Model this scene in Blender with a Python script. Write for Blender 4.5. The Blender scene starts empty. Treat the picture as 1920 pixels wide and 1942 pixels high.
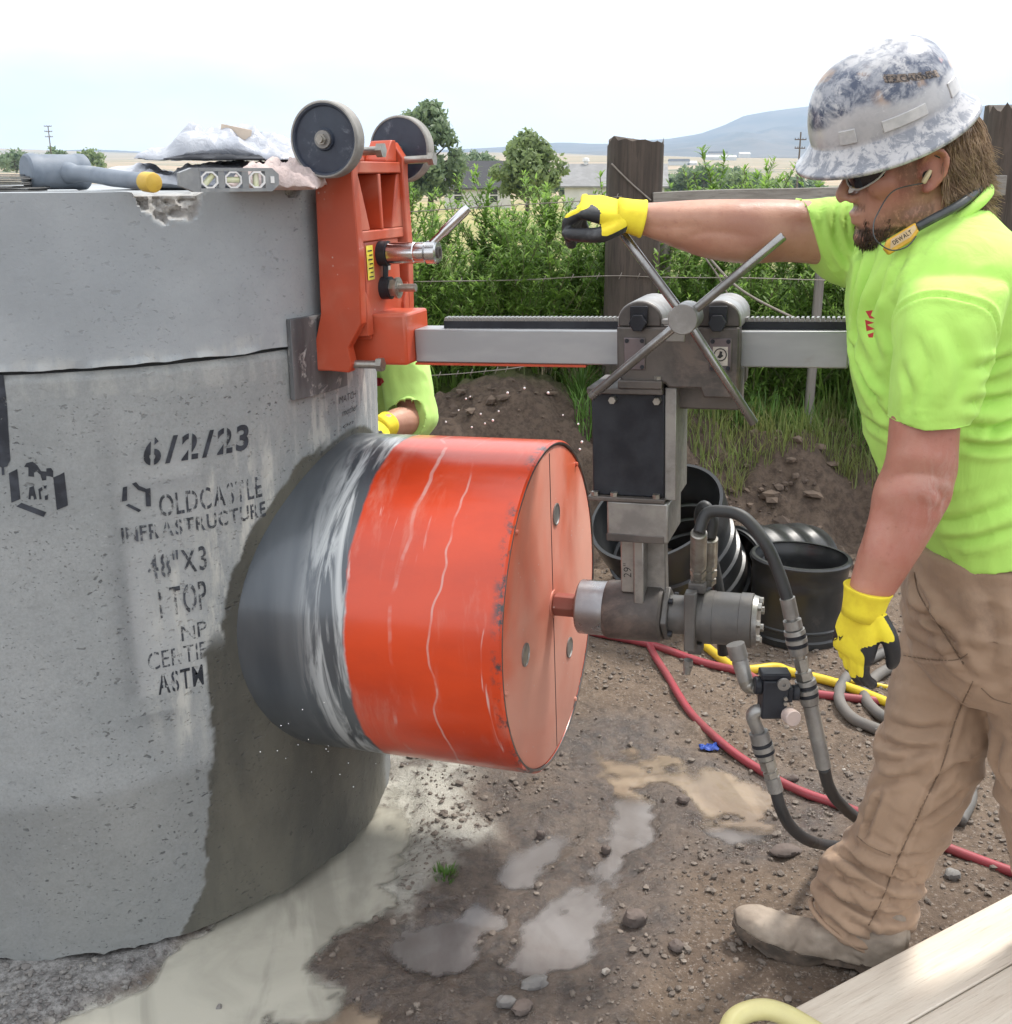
import bpy, bmesh, math, random
import numpy as np
from mathutils import Vector, Matrix

random.seed(7)
RNG = np.random.default_rng(7)
scene = bpy.context.scene
COL = scene.collection

# ------------------------------------------------------------------ camera
FPX, IMW, IMH, EYE, HORIZON = 2100.0, 1920.0, 1942.0, 1.6, 325.0
PITCH = math.atan((IMH / 2 - HORIZON) / FPX)
CP, SP = math.cos(PITCH), math.sin(PITCH)
cam_data = bpy.data.cameras.new("camera")
cam_data.sensor_fit = 'HORIZONTAL'
cam_data.sensor_width = 36.0
cam_data.lens = 36.0 * FPX / IMW
cam_data.clip_start = 0.05
cam_data.clip_end = 30000.0
cam = bpy.data.objects.new("camera", cam_data)
cam.location = (0, 0, EYE)
cam.rotation_euler = (math.pi / 2 - PITCH, 0, 0)
COL.objects.link(cam)
scene.camera = cam

# ------------------------------------------------------------------ light
SUN_DIR = Vector((0.42, 0.40, 0.90)).normalized()      # towards the sun: high, a little behind the scene
world = bpy.data.worlds.new("World")
scene.world = world
world.use_nodes = True
wn, wl = world.node_tree.nodes, world.node_tree.links
wn.clear()
w_out = wn.new("ShaderNodeOutputWorld")
w_bg = wn.new("ShaderNodeBackground")
w_sky = wn.new("ShaderNodeTexSky")
w_sky.sky_type = 'NISHITA'
w_sky.sun_disc = False
w_sky.sun_elevation = math.asin(SUN_DIR.z)
w_sky.sun_rotation = math.atan2(SUN_DIR.x, SUN_DIR.y)
w_sky.air_density = 1.0
w_sky.dust_density = 2.5
w_tc = wn.new("ShaderNodeTexCoord")
w_map = wn.new("ShaderNodeMapping")
w_map.inputs["Scale"].default_value = (1.0, 1.0, 3.2)
w_map.inputs["Location"].default_value = (0.35, 0.2, 0.1)
w_noise = wn.new("ShaderNodeTexNoise")
w_noise.inputs["Scale"].default_value = 2.1
w_noise.inputs["Detail"].default_value = 7
w_noise.inputs["Roughness"].default_value = 0.55
w_ramp = wn.new("ShaderNodeValToRGB")
w_ramp.color_ramp.elements[0].position = 0.28
w_ramp.color_ramp.elements[0].color = (0.45, 0.45, 0.45, 1)
w_ramp.color_ramp.elements[1].position = 0.50
w_ramp.color_ramp.elements[1].color = (0.985, 0.985, 0.985, 1)
w_cloud = wn.new("ShaderNodeRGB")
w_cloud.outputs[0].default_value = (8.8, 8.95, 9.2, 1)
w_mix = wn.new("ShaderNodeMix")
w_mix.data_type = 'RGBA'
wl.new(w_tc.outputs["Generated"], w_map.inputs["Vector"])
wl.new(w_map.outputs[0], w_noise.inputs["Vector"])
wl.new(w_noise.outputs["Fac"], w_ramp.inputs["Fac"])
wl.new(w_ramp.outputs["Color"], w_mix.inputs["Factor"])
wl.new(w_sky.outputs["Color"], w_mix.inputs["A"])
wl.new(w_cloud.outputs[0], w_mix.inputs["B"])
wl.new(w_mix.outputs["Result"], w_bg.inputs["Color"])
w_bg.inputs["Strength"].default_value = 0.105
wl.new(w_bg.outputs[0], w_out.inputs["Surface"])

sun_data = bpy.data.lights.new("sun", 'SUN')
sun_data.energy = 2.4
sun_data.angle = math.radians(9)
sun_data.color = (1.0, 0.95, 0.88)
sun = bpy.data.objects.new("sun", sun_data)
sun.rotation_euler = SUN_DIR.to_track_quat('Z', 'Y').to_euler()
COL.objects.link(sun)

scene.view_settings.view_transform = 'Standard'
scene.view_settings.look = 'None'
scene.view_settings.gamma = 1.0
scene.view_settings.use_curve_mapping = False
scene.view_settings.exposure = 0.93
scene.render.engine = 'CYCLES'
scene.cycles.use_denoising = True
scene.cycles.max_bounces = 5
scene.cycles.diffuse_bounces = 2
scene.cycles.glossy_bounces = 3
scene.cycles.transmission_bounces = 4
scene.cycles.transparent_max_bounces = 12
scene.cycles.volume_bounces = 0
scene.cycles.sample_clamp_indirect = 6.0

# ------------------------------------------------------------------ survey helpers: photo position -> point in the place
def ray(px, py):
    u, v = (px - IMW / 2) / FPX, (IMH / 2 - py) / FPX
    return Vector((u, CP + v * SP, -SP + v * CP))

def at_depth(px, py, Y):
    d = ray(px, py)
    return Vector((0, 0, EYE)) + d * (Y / d.y)

def at_height(px, py, z=0.0):
    d = ray(px, py)
    return Vector((0, 0, EYE)) + d * ((z - EYE) / d.z)

# ------------------------------------------------------------------ noise on arrays
def _hash(ix, iy, iz, seed):
    with np.errstate(over='ignore'):
        h = (ix.astype(np.int64) * 374761393 + iy.astype(np.int64) * 668265263 + iz.astype(np.int64) * 2147483647 + seed * 1274126177) & 0xFFFFFFFF
        h = ((h ^ (h >> 13)) * 1274126177) & 0xFFFFFFFF
        h = (h ^ (h >> 16)) & 0xFFFFFFFF
    return h.astype(np.float64) / 2147483647.5 - 1.0

def vnoise(x, y, z=None, seed=0):
    x = np.asarray(x, float); y = np.asarray(y, float)
    z = np.zeros_like(x) if z is None else np.asarray(z, float)
    ix, iy, iz = np.floor(x), np.floor(y), np.floor(z)
    fx, fy, fz = x - ix, y - iy, z - iz
    fx, fy, fz = (f * f * f * (f * (f * 6 - 15) + 10) for f in (fx, fy, fz))
    r = 0
    for dz in (0, 1):
        wz = fz if dz else 1 - fz
        if dz and not np.any(fz):
            continue
        for dy in (0, 1):
            wy = fy if dy else 1 - fy
            for dx in (0, 1):
                wx = fx if dx else 1 - fx
                r = r + wx * wy * wz * _hash(ix + dx, iy + dy, iz + dz, seed)
    return r

def fbm(x, y, z=None, oct=4, seed=0, gain=0.5):
    r, a, f = 0, 1.0, 1.0
    for o in range(oct):
        r = r + a * vnoise(np.asarray(x) * f + 17.3 * o, np.asarray(y) * f - 9.1 * o, None if z is None else np.asarray(z) * f + 3.7 * o, seed + o)
        a *= gain; f *= 2.03
    return r

def smooth(e0, e1, x):
    t = np.clip((np.asarray(x, float) - e0) / (e1 - e0), 0, 1)
    return t * t * (3 - 2 * t)

def poly_sdf(x, y, poly):
    """signed distance to a closed polygon, negative inside"""
    x = np.asarray(x, float); y = np.asarray(y, float)
    d = np.full(x.shape, 1e9); inside = np.zeros(x.shape, bool)
    n = len(poly)
    for i in range(n):
        ax, ay = poly[i]; bx, by = poly[(i + 1) % n]
        ex, ey = bx - ax, by - ay
        t = np.clip(((x - ax) * ex + (y - ay) * ey) / (ex * ex + ey * ey + 1e-12), 0, 1)
        d = np.minimum(d, np.hypot(x - ax - t * ex, y - ay - t * ey))
        c = ((ay > y) != (by > y)) & (x < (bx - ax) * (y - ay) / ((by - ay) if by != ay else 1e-9) + ax)
        inside ^= c
    return np.where(inside, -d, d)

# ------------------------------------------------------------------ object helpers
def tag(o, label=None, category=None, group=None, kind=None):
    if label: o["label"] = label
    if category: o["category"] = category
    if group: o["group"] = group
    if kind: o["kind"] = kind
    return o

def empty(name, loc=(0, 0, 0), matrix=None):
    o = bpy.data.objects.new(name, None)
    o.empty_display_size = 0.1
    if matrix is not None:
        o.matrix_world = matrix
    else:
        o.location = loc
    COL.objects.link(o)
    return o

def link_mesh(name, me, mats, parent=None, sharp=40, bevel=0.0, subsurf=0, loc=None):
    if not isinstance(mats, (list, tuple)):
        mats = [mats]
    if not me.materials:
        for m in mats:
            me.materials.append(m)
    if sharp is None:
        me.shade_flat()
    else:
        me.shade_smooth()
        if sharp < 180:
            me.set_sharp_from_angle(angle=math.radians(sharp))
    o = bpy.data.objects.new(name, me)
    COL.objects.link(o)
    if parent is not None:
        o.parent = parent
    if loc is not None:
        o.location = loc
    if bevel:
        b = o.modifiers.new("bevel", 'BEVEL')
        b.width = bevel; b.segments = 2; b.limit_method = 'ANGLE'; b.angle_limit = math.radians(35)
    if subsurf:
        s = o.modifiers.new("subsurf", 'SUBSURF')
        s.levels = s.render_levels = subsurf
    return o

def set_attr(me, name, values):
    a = me.attributes.get(name) or me.attributes.new(name, 'FLOAT', 'POINT')
    a.data.foreach_set("value", np.asarray(values, np.float32))

def mesh_co(me):
    co = np.empty(len(me.vertices) * 3, np.float32)
    me.vertices.foreach_get("co", co)
    return co.reshape(-1, 3).astype(float)

def set_co(me, co):
    me.vertices.foreach_set("co", np.asarray(co, np.float32).ravel())
    me.update()

def frame_for(d, up=Vector((0, 0, 1))):
    d = Vector(d).normalized()
    if abs(d.dot(up)) > 0.97:
        up = Vector((1, 0, 0)) if abs(d.x) < 0.9 else Vector((0, 1, 0))
    a = up.cross(d).normalized()
    b = d.cross(a).normalized()
    return a, b, d

class MB:
    """collects shapes for one mesh"""
    def __init__(self):
        self.v, self.f, self.mi, self.cur = [], [], [], 0
    def add(self, vs, fs):
        o = len(self.v)
        self.v.extend(tuple(p) for p in vs)
        for f in fs:
            self.f.append(tuple(i + o for i in f)); self.mi.append(self.cur)
        return self
    def box(self, c, s, rot=None):
        hx, hy, hz = s[0] / 2, s[1] / 2, s[2] / 2
        vs = [Vector((x, y, z)) for x in (-hx, hx) for y in (-hy, hy) for z in (-hz, hz)]
        if rot is not None:
            vs = [rot @ p for p in vs]
        c = Vector(c)
        return self.add([p + c for p in vs], [(0, 1, 3, 2), (4, 6, 7, 5), (0, 4, 5, 1), (2, 3, 7, 6), (0, 2, 6, 4), (1, 5, 7, 3)])
    def span(self, lo, hi):
        return self.box([(a + b) / 2 for a, b in zip(lo, hi)], [abs(b - a) for a, b in zip(lo, hi)])
    def rings(self, rings, cap0=True, cap1=True, closed=False):
        n = len(rings[0]); vs = [p for r in rings for p in r]; fs = []
        m = len(rings)
        for i in range(m if closed else m - 1):
            for j in range(n):
                a, b = i * n + j, i * n + (j + 1) % n
                c, d = ((i + 1) % m) * n + (j + 1) % n, ((i + 1) % m) * n + j
                fs.append((a, b, c, d))
        if not closed:
            if cap0: fs.append(tuple(range(n - 1, -1, -1)))
            if cap1: fs.append(tuple(range((m - 1) * n, m * n)))
        return self.add(vs, fs)
    def tube(self, pts, rad, n=12, flat=1.0, up=Vector((0, 0, 1)), cap=True):
        pts = [Vector(p) for p in pts]
        if not hasattr(rad, '__len__'): rad = [rad] * len(pts)
        rings, a = [], None
        for i, p in enumerate(pts):
            d = (pts[min(i + 1, len(pts) - 1)] - pts[max(i - 1, 0)])
            if d.length < 1e-9: d = Vector((0, 0, 1))
            d.normalize()
            if a is None:
                a, b, _ = frame_for(d, up)
            else:
                a = (a - d * a.dot(d))
                a = a.normalized() if a.length > 1e-6 else frame_for(d, up)[0]
                b = d.cross(a).normalized()
            rings.append([p + (a * math.cos(t) + b * math.sin(t) * flat) * rad[i] for t in (2 * math.pi * k / n for k in range(n))])
        return self.rings(rings, cap, cap)
    def cyl(self, p0, p1, r, r1=None, n=20):
        return self.tube([p0, p1], [r, r if r1 is None else r1], n)
    def hexa(self, p0, p1, r):
        return self.tube([p0, p1], r, 6)
    def lathe(self, prof, p, d, n=32, closed=False, up=Vector((0, 0, 1))):
        """prof: list of (along, radius)"""
        a, b, d = frame_for(d, up); p = Vector(p)
        rings = [[p + d * s + (a * math.cos(t) + b * math.sin(t)) * r for t in (2 * math.pi * k / n for k in range(n))] for s, r in prof]
        return self.rings(rings, True, True, closed)
    def prism(self, poly, origin, ax, ay, az, depth):
        origin, ax, ay, az = Vector(origin), Vector(ax), Vector(ay), Vector(az)
        n = len(poly)
        lo = [origin + ax * x + ay * y for x, y in poly]
        hi = [p + az * depth for p in lo]
        fs = [tuple(range(n - 1, -1, -1)), tuple(range(n, 2 * n))]
        fs += [(i, (i + 1) % n, n + (i + 1) % n, n + i) for i in range(n)]
        return self.add(lo + hi, fs)
    def ball(self, c, r, n=10, m=8):
        c = Vector(c); r = Vector((r, r, r)) if not hasattr(r, '__len__') else Vector(r)
        vs = [c + Vector((0, 0, -r.z))]; fs = []
        for i in range(1, m):
            t = math.pi * i / m
            for k in range(n):
                a = 2 * math.pi * k / n
                vs.append(c + Vector((r.x * math.sin(t) * math.cos(a), r.y * math.sin(t) * math.sin(a), -r.z * math.cos(t))))
        vs.append(c + Vector((0, 0, r.z))); L = len(vs) - 1
        for k in range(n):
            fs.append((0, 1 + (k + 1) % n, 1 + k)); fs.append((L, L - n + k, L - n + (k + 1) % n))
        for i in range(m - 2):
            for k in range(n):
                a, b = 1 + i * n + k, 1 + i * n + (k + 1) % n
                fs.append((a, b, b + n, a + n))
        return self.add(vs, fs)
    def mesh(self, name="mesh", fix=True):
        me = bpy.data.meshes.new(name)
        me.from_pydata([tuple(p) for p in self.v], [], self.f)
        if any(self.mi):
            me.polygons.foreach_set("material_index", self.mi)
        if fix:
            bm = bmesh.new(); bm.from_mesh(me)
            bmesh.ops.recalc_face_normals(bm, faces=bm.faces)
            bm.to_mesh(me); bm.free()
        me.update()
        return me
    def build(self, name, mats, parent=None, **kw):
        return link_mesh(name, self.mesh(name), mats, parent, **kw)

def bez(pts, n=8):
    """Catmull-Rom through points"""
    pts = [Vector(p) for p in pts]; out = []
    for i in range(len(pts) - 1):
        p0, p1, p2, p3 = pts[max(i - 1, 0)], pts[i], pts[i + 1], pts[min(i + 2, len(pts) - 1)]
        for k in range(n):
            t = k / n
            out.append(0.5 * ((2 * p1) + (p2 - p0) * t + (2 * p0 - 5 * p1 + 4 * p2 - p3) * t * t + (3 * p1 - p0 - 3 * p2 + p3) * t ** 3))
    out.append(pts[-1])
    return out

def remeshed(mb, voxel, smooth_iter=6, factor=0.5):
    """union of closed overlapping shapes as one continuous surface"""
    me = mb.mesh("tmp")
    o = bpy.data.objects.new("tmp", me); COL.objects.link(o)
    r = o.modifiers.new("remesh", 'REMESH'); r.mode = 'VOXEL'; r.voxel_size = voxel; r.use_smooth_shade = True
    if smooth_iter:
        s = o.modifiers.new("smooth", 'SMOOTH'); s.iterations = smooth_iter; s.factor = factor
    dg = bpy.context.evaluated_depsgraph_get(); dg.update()
    out = bpy.data.meshes.new_from_object(o.evaluated_get(dg), preserve_all_data_layers=False, depsgraph=dg)
    bpy.data.objects.remove(o); bpy.data.meshes.remove(me)
    out.materials.clear()
    return out

def vert_normals(me):
    n = np.empty(len(me.vertices) * 3, np.float32)
    me.vertices.foreach_get("normal", n)
    return n.reshape(-1, 3).astype(float)

def text_shapes(txt, stencil=True, gap=0.09, bold=0.0):
    """each glyph as (verts2d, faces); stencil bridges are cut out of the closed letters. Unit cap height about 0.7"""
    out, x = [], 0.0
    for ch in txt:
        if ch == ' ':
            x += 0.35; continue
        cu = bpy.data.curves.new("glyph", 'FONT'); cu.body = ch; cu.offset = bold
        cu.resolution_u = 4
        o = bpy.data.objects.new("glyph", cu); COL.objects.link(o)
        dg = bpy.context.evaluated_depsgraph_get(); dg.update()
        me = bpy.data.meshes.new_from_object(o.evaluated_get(dg), depsgraph=dg)
        bpy.data.objects.remove(o); bpy.data.curves.remove(cu)
        bm = bmesh.new(); bm.from_mesh(me); bpy.data.meshes.remove(me)
        xs = [v.co.x for v in bm.verts]
        if not xs:
            bm.free(); continue
        x0, x1 = min(xs), max(xs); xc = (x0 + x1) / 2
        if stencil and ch in "OCDSQG06289ABR":
            for px_ in (xc - gap / 2, xc + gap / 2):
                bmesh.ops.bisect_plane(bm, geom=bm.verts[:] + bm.edges[:] + bm.faces[:], plane_co=(px_, 0, 0), plane_no=(1, 0, 0))
            bmesh.ops.delete(bm, geom=[f for f in bm.faces if abs(f.calc_center_median().x - xc) < gap / 2], context='FACES')
        # split long faces so that the letters can follow a curved wall
        bmesh.ops.triangulate(bm, faces=bm.faces[:])
        bmesh.ops.subdivide_edges(bm, edges=[e for e in bm.edges if e.calc_length() > 0.25], cuts=2)
        bmesh.ops.triangulate(bm, faces=bm.faces[:])
        bm.verts.index_update()
        out.append(([(v.co.x - x0 + x, v.co.y) for v in bm.verts], [tuple(v.index for v in f.verts) for f in bm.faces]))
        x += (x1 - x0) + 0.12
        bm.free()
    return out, max(x - 0.12, 0.01)

# ------------------------------------------------------------------ materials
class NT:
    def __init__(self, name):
        self.m = bpy.data.materials.new(name); self.m.use_nodes = True
        self.n, self.l = self.m.node_tree.nodes, self.m.node_tree.links
        self.b = self.n["Principled BSDF"]; self.out = self.n["Material Output"]
        self.tc = self.n.new("ShaderNodeTexCoord")
    def set(self, **kw):
        for k, v in kw.items():
            self.put(k.replace('_', ' '), v)
    def put(self, sock, v):
        s = self.b.inputs[sock]
        if hasattr(v, 'is_linked'): self.l.new(v, s)
        else: s.default_value = (*v, 1) if hasattr(v, '__len__') and len(v) == 3 and s.type == 'RGBA' else v
    def noise(self, scale, detail=5, rough=0.55, stretch=None, coord='Object', dist=0.0, seed=0.0):
        t = self.n.new("ShaderNodeTexNoise")
        t.inputs["Scale"].default_value = scale; t.inputs["Detail"].default_value = detail
        t.inputs["Roughness"].default_value = rough; t.inputs["Distortion"].default_value = dist
        src = self.tc.outputs[coord] if isinstance(coord, str) else coord
        mp = self.n.new("ShaderNodeMapping"); mp.inputs["Location"].default_value = (seed, seed * 1.7, -seed)
        if stretch: mp.inputs["Scale"].default_value = stretch
        self.l.new(src, mp.inputs["Vector"]); self.l.new(mp.outputs[0], t.inputs["Vector"])
        return t.outputs["Fac"]
    def voro(self, scale, feature='F1', stretch=None, coord='Object', rnd=1.0, warp=0.0):
        t = self.n.new("ShaderNodeTexVoronoi"); t.feature = feature
        t.inputs["Scale"].default_value = scale; t.inputs["Randomness"].default_value = rnd
        src = self.tc.outputs[coord] if isinstance(coord, str) else coord
        if stretch:
            mp = self.n.new("ShaderNodeMapping"); mp.inputs["Scale"].default_value = stretch
            self.l.new(src, mp.inputs["Vector"]); src = mp.outputs[0]
        if warp:
            nz = self.n.new("ShaderNodeTexNoise"); nz.inputs["Scale"].default_value = scale * 1.1; nz.inputs["Detail"].default_value = 3
            self.l.new(src, nz.inputs["Vector"])
            vm = self.n.new("ShaderNodeVectorMath"); vm.operation = 'MULTIPLY_ADD'; vm.inputs[1].default_value = (warp,) * 3
            self.l.new(nz.outputs["Color"], vm.inputs[0]); self.l.new(src, vm.inputs[2]); src = vm.outputs[0]
        self.l.new(src, t.inputs["Vector"])
        return t.outputs["Distance"]
    def ramp(self, f, lo, hi, a=0.0, b=1.0):
        r = self.n.new("ShaderNodeMapRange"); r.interpolation_type = 'SMOOTHSTEP'
        r.inputs["From Min"].default_value = lo; r.inputs["From Max"].default_value = hi
        r.inputs["To Min"].default_value = a; r.inputs["To Max"].default_value = b
        self.l.new(f, r.inputs["Value"]); return r.outputs["Result"]
    def mix(self, f, a, b, mode='MIX'):
        x = self.n.new("ShaderNodeMix"); x.data_type = 'RGBA'; x.blend_type = mode
        for s, v in (("Factor", f), ("A", a), ("B", b)):
            if hasattr(v, 'is_linked'): self.l.new(v, x.inputs[s])
            else: x.inputs[s].default_value = (*v, 1) if hasattr(v, '__len__') else v
        return x.outputs["Result"]
    def math(self, op, a, b=0.0):
        x = self.n.new("ShaderNodeMath"); x.operation = op
        for i, v in enumerate((a, b)):
            if hasattr(v, 'is_linked'): self.l.new(v, x.inputs[i])
            else: x.inputs[i].default_value = v
        return x.outputs[0]
    def attr(self, name):
        a = self.n.new("ShaderNodeAttribute"); a.attribute_name = name
        return a.outputs["Fac"]
    def bump(self, h, strength=0.3, dist=0.01, chain=None):
        b = self.n.new("ShaderNodeBump"); b.inputs["Strength"].default_value = strength; b.inputs["Distance"].default_value = dist
        self.l.new(h, b.inputs["Height"])
        if chain is not None: self.l.new(chain, b.inputs["Normal"])
        return b.outputs[0]

def simple(name, c1, c2=None, rough=0.6, metal=0.0, ns=12, bump=0.15, bs=120, bd=0.002, stretch=None, dirt=None, dfac=(0.55, 0.75), ds=9, spec=0.5, coord='Object', rvar=0.15):
    t = NT(name)
    c2 = c2 or tuple(x * 0.75 for x in c1)
    f = t.ramp(t.noise(ns, 6, 0.6, stretch, coord), 0.35, 0.65)
    col = t.mix(f, c1, c2)
    rg = t.ramp(f, 0, 1, max(rough - rvar * 0.5, 0.03), min(rough + rvar * 0.5, 1))
    if dirt:
        d = t.ramp(t.noise(ds, 8, 0.7, None, coord, 0.4, 5.0), dfac[0], dfac[1])
        col = t.mix(d, col, dirt)
        t.put("Roughness", t.math('MAXIMUM', rg, t.math('MULTIPLY', d, 0.85)))
        if metal: t.put("Metallic", t.math('MULTIPLY', t.math('SUBTRACT', 1.0, d), metal))
    else:
        t.put("Roughness", rg); t.put("Metallic", metal)
    t.put("Base Color", col)
    t.put("Specular IOR Level", spec)
    if bump:
        t.put("Normal", t.bump(t.noise(bs, 4, 0.6, stretch, coord), bump, bd))
    return t.m

MAT = {}
MAT['steel'] = simple("bright_steel", (0.42, 0.42, 0.42), (0.30, 0.30, 0.31), 0.32, 0.9, 14, 0.1, 200, 0.001, None, (0.20, 0.18, 0.16), (0.58, 0.8), 14)
MAT['chrome'] = simple("chrome_tool_steel", (0.66, 0.66, 0.67), (0.55, 0.55, 0.56), 0.16, 1.0, 14, 0.05, 200, 0.001, None, (0.3, 0.27, 0.25), (0.66, 0.85), 14)
MAT['alu'] = simple("rail_aluminium", (0.40, 0.41, 0.42), (0.32, 0.33, 0.34), 0.42, 0.55, 10, 0.1, 160, 0.001, (0.3, 1, 1), (0.26, 0.24, 0.22), (0.6, 0.85), 10)
MAT['cast'] = simple("dirty_cast_steel", (0.12, 0.105, 0.095), (0.07, 0.062, 0.058), 0.5, 0.35, 10, 0.25, 150, 0.002, None, (0.17, 0.13, 0.11), (0.5, 0.75), 8)
MAT['worn'] = simple("worn_machined_metal", (0.34, 0.335, 0.32), (0.22, 0.21, 0.20), 0.4, 0.6, 16, 0.15, 180, 0.001, None, (0.12, 0.10, 0.09), (0.55, 0.8), 12)
MAT['motor'] = simple("grey_motor_paint", (0.085, 0.082, 0.08), (0.13, 0.12, 0.11), 0.5, 0.2, 14, 0.12, 150, 0.001, None, (0.2, 0.17, 0.15), (0.62, 0.85), 10)
MAT['black'] = simple("black_paint", (0.018, 0.019, 0.024), (0.03, 0.032, 0.038), 0.42, 0.0, 14, 0.1, 150, 0.001, None, (0.13, 0.11, 0.1), (0.66, 0.85), 18, 0.22)
MAT['rubber'] = simple("black_rubber_hose", (0.022, 0.023, 0.025), (0.035, 0.035, 0.036), 0.5, 0, 12, 0.12, 220, 0.001, None, (0.13, 0.12, 0.11), (0.66, 0.9), 7)
MAT['bolt'] = simple("zinc_bolt", (0.40, 0.39, 0.36), (0.28, 0.26, 0.23), 0.4, 0.8, 30, 0.1, 200, 0.001, None, (0.12, 0.09, 0.07), (0.6, 0.8), 40)
MAT['spoke'] = simple("polished_dirty_rod", (0.30, 0.295, 0.29), (0.18, 0.175, 0.17), 0.3, 0.85, 12, 0.08, 150, 0.001, None, (0.13, 0.11, 0.1), (0.6, 0.85), 10)
MAT['white'] = simple("white_paint", (0.75, 0.75, 0.74), (0.62, 0.62, 0.62), 0.5)
MAT['wheel'] = simple("dark_wheel_plastic", (0.018, 0.024, 0.042), (0.035, 0.045, 0.065), 0.5, 0, 18, 0.1, 150, 0.001, None, (0.2, 0.22, 0.25), (0.56, 0.82), 26)
MAT['tyre'] = simple("dusty_wheel_rubber", (0.17, 0.165, 0.155), (0.30, 0.29, 0.27), 0.8, 0, 14, 0.2, 120)
MAT['pipe'] = simple("black_plastic_pipe", (0.02, 0.021, 0.022), (0.03, 0.031, 0.032), 0.35, 0, 6, 0.1, 90, 0.002, None, (0.2, 0.18, 0.165), (0.6, 0.95), 5)
MAT['redhose'] = simple("red_hose", (0.34, 0.055, 0.07), (0.25, 0.05, 0.055), 0.4, 0, 8, 0.1, 150, 0.001, None, (0.2, 0.13, 0.11), (0.6, 0.85), 12)
MAT['yelhose'] = simple("yellow_hose", (0.72, 0.52, 0.03), (0.6, 0.42, 0.03), 0.4, 0, 8, 0.1, 150, 0.001, None, (0.35, 0.27, 0.13), (0.62, 0.9), 9)
MAT['palehose'] = simple("pale_yellow_hose", (0.66, 0.6, 0.27), (0.58, 0.52, 0.25), 0.42, 0, 6, 0.08, 150, 0.001)
MAT['greyhose'] = simple("dusty_grey_hose", (0.10, 0.095, 0.088), (0.16, 0.145, 0.13), 0.7, 0, 7, 0.2, 120)
MAT['leather'] = simple("dusty_boot_leather", (0.35, 0.29, 0.23), (0.23, 0.185, 0.145), 0.8, 0, 11, 0.35, 90, 0.002, None, (0.11, 0.09, 0.075), (0.6, 0.85), 14)
MAT['sole'] = simple("muddy_boot_sole", (0.06, 0.048, 0.038), (0.14, 0.105, 0.08), 0.85, 0, 22, 0.6, 60, 0.004)
MAT['sticker_yellow'] = simple("yellow_label", (0.72, 0.62, 0.06), (0.5, 0.42, 0.08), 0.5, 0, 60)
MAT['decal'] = simple("worn_plate", (0.16, 0.13, 0.135), (0.11, 0.095, 0.1), 0.4, 0.4, 20)
MAT['tag'] = simple("pale_label", (0.52, 0.48, 0.42), (0.4, 0.36, 0.32), 0.5, 0, 40)
MAT['marker'] = simple("black_marker", (0.015, 0.014, 0.016), None, 0.6, 0, 20, 0)
MAT['glass'] = simple("vial_glass", (0.62, 0.65, 0.40), (0.7, 0.7, 0.55), 0.12, 0, 30, 0)
MAT['mallet_rubber'] = simple("grey_mallet_rubber", (0.13, 0.16, 0.20), (0.21, 0.24, 0.28), 0.65, 0, 16, 0.15, 120, 0.001, None, (0.32, 0.33, 0.33), (0.58, 0.85), 22)
MAT['mallet_cap'] = simple("yellow_handle_cap", (0.62, 0.42, 0.06), (0.55, 0.36, 0.06), 0.5, 0, 30)
MAT['level'] = simple("grey_level_casting", (0.22, 0.23, 0.24), (0.30, 0.31, 0.31), 0.5, 0.3, 30, 0.15, 150)
MAT['pale_cap'] = simple("pale_knob", (0.50, 0.40, 0.36), (0.40, 0.33, 0.3), 0.4, 0, 20)
MAT['cloth_pink'] = simple("pink_towel", (0.56, 0.46, 0.43), (0.46, 0.37, 0.35), 0.95, 0, 20, 0.8, 150, 0.004)
MAT['board'] = None

def wood_mat(name, c1, c2, grain_axis=0, rough=0.8, gs=30, dark=None):
    t = NT(name)
    st = [9, 9, 9]; st[grain_axis] = 0.45
    f = t.noise(gs * 0.12, 8, 0.65, tuple(st), 'Object', 0.6)
    col = t.mix(t.ramp(f, 0.3, 0.7), c1, c2)
    fine = t.noise(gs, 4, 0.7, tuple(s * 0.6 for s in st), 'Object', 0.0, 2.0)
    col = t.mix(t.ramp(fine, 0.52, 0.72, 0, 0.55), col, dark or tuple(x * 0.4 for x in c2))
    spots = t.ramp(t.noise(6, 6, 0.7, None, 'Object', 0.3, 9.0), 0.62, 0.8, 0, 0.6)
    col = t.mix(spots, col, tuple(x * 0.6 for x in c2))
    t.put("Base Color", col); t.put("Roughness", rough)
    t.put("Normal", t.bump(fine, 0.35, 0.004))
    return t.m
MAT['board'] = wood_mat("pale_planed_board", (0.68, 0.61, 0.51), (0.58, 0.50, 0.41), 0, 0.75, 30, (0.36, 0.29, 0.22))
MAT['post'] = wood_mat("old_brown_post", (0.088, 0.068, 0.055), (0.045, 0.036, 0.030), 2, 0.9, 30, (0.02, 0.014, 0.012))
MAT['greywood'] = wood_mat("weathered_grey_wood", (0.24, 0.22, 0.20), (0.15, 0.135, 0.12), 2, 0.9, 30, (0.06, 0.052, 0.046))
MAT['greyrail'] = wood_mat("weathered_grey_rail", (0.30, 0.28, 0.25), (0.19, 0.17, 0.15), 0, 0.9, 30, (0.07, 0.06, 0.05))

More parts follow.
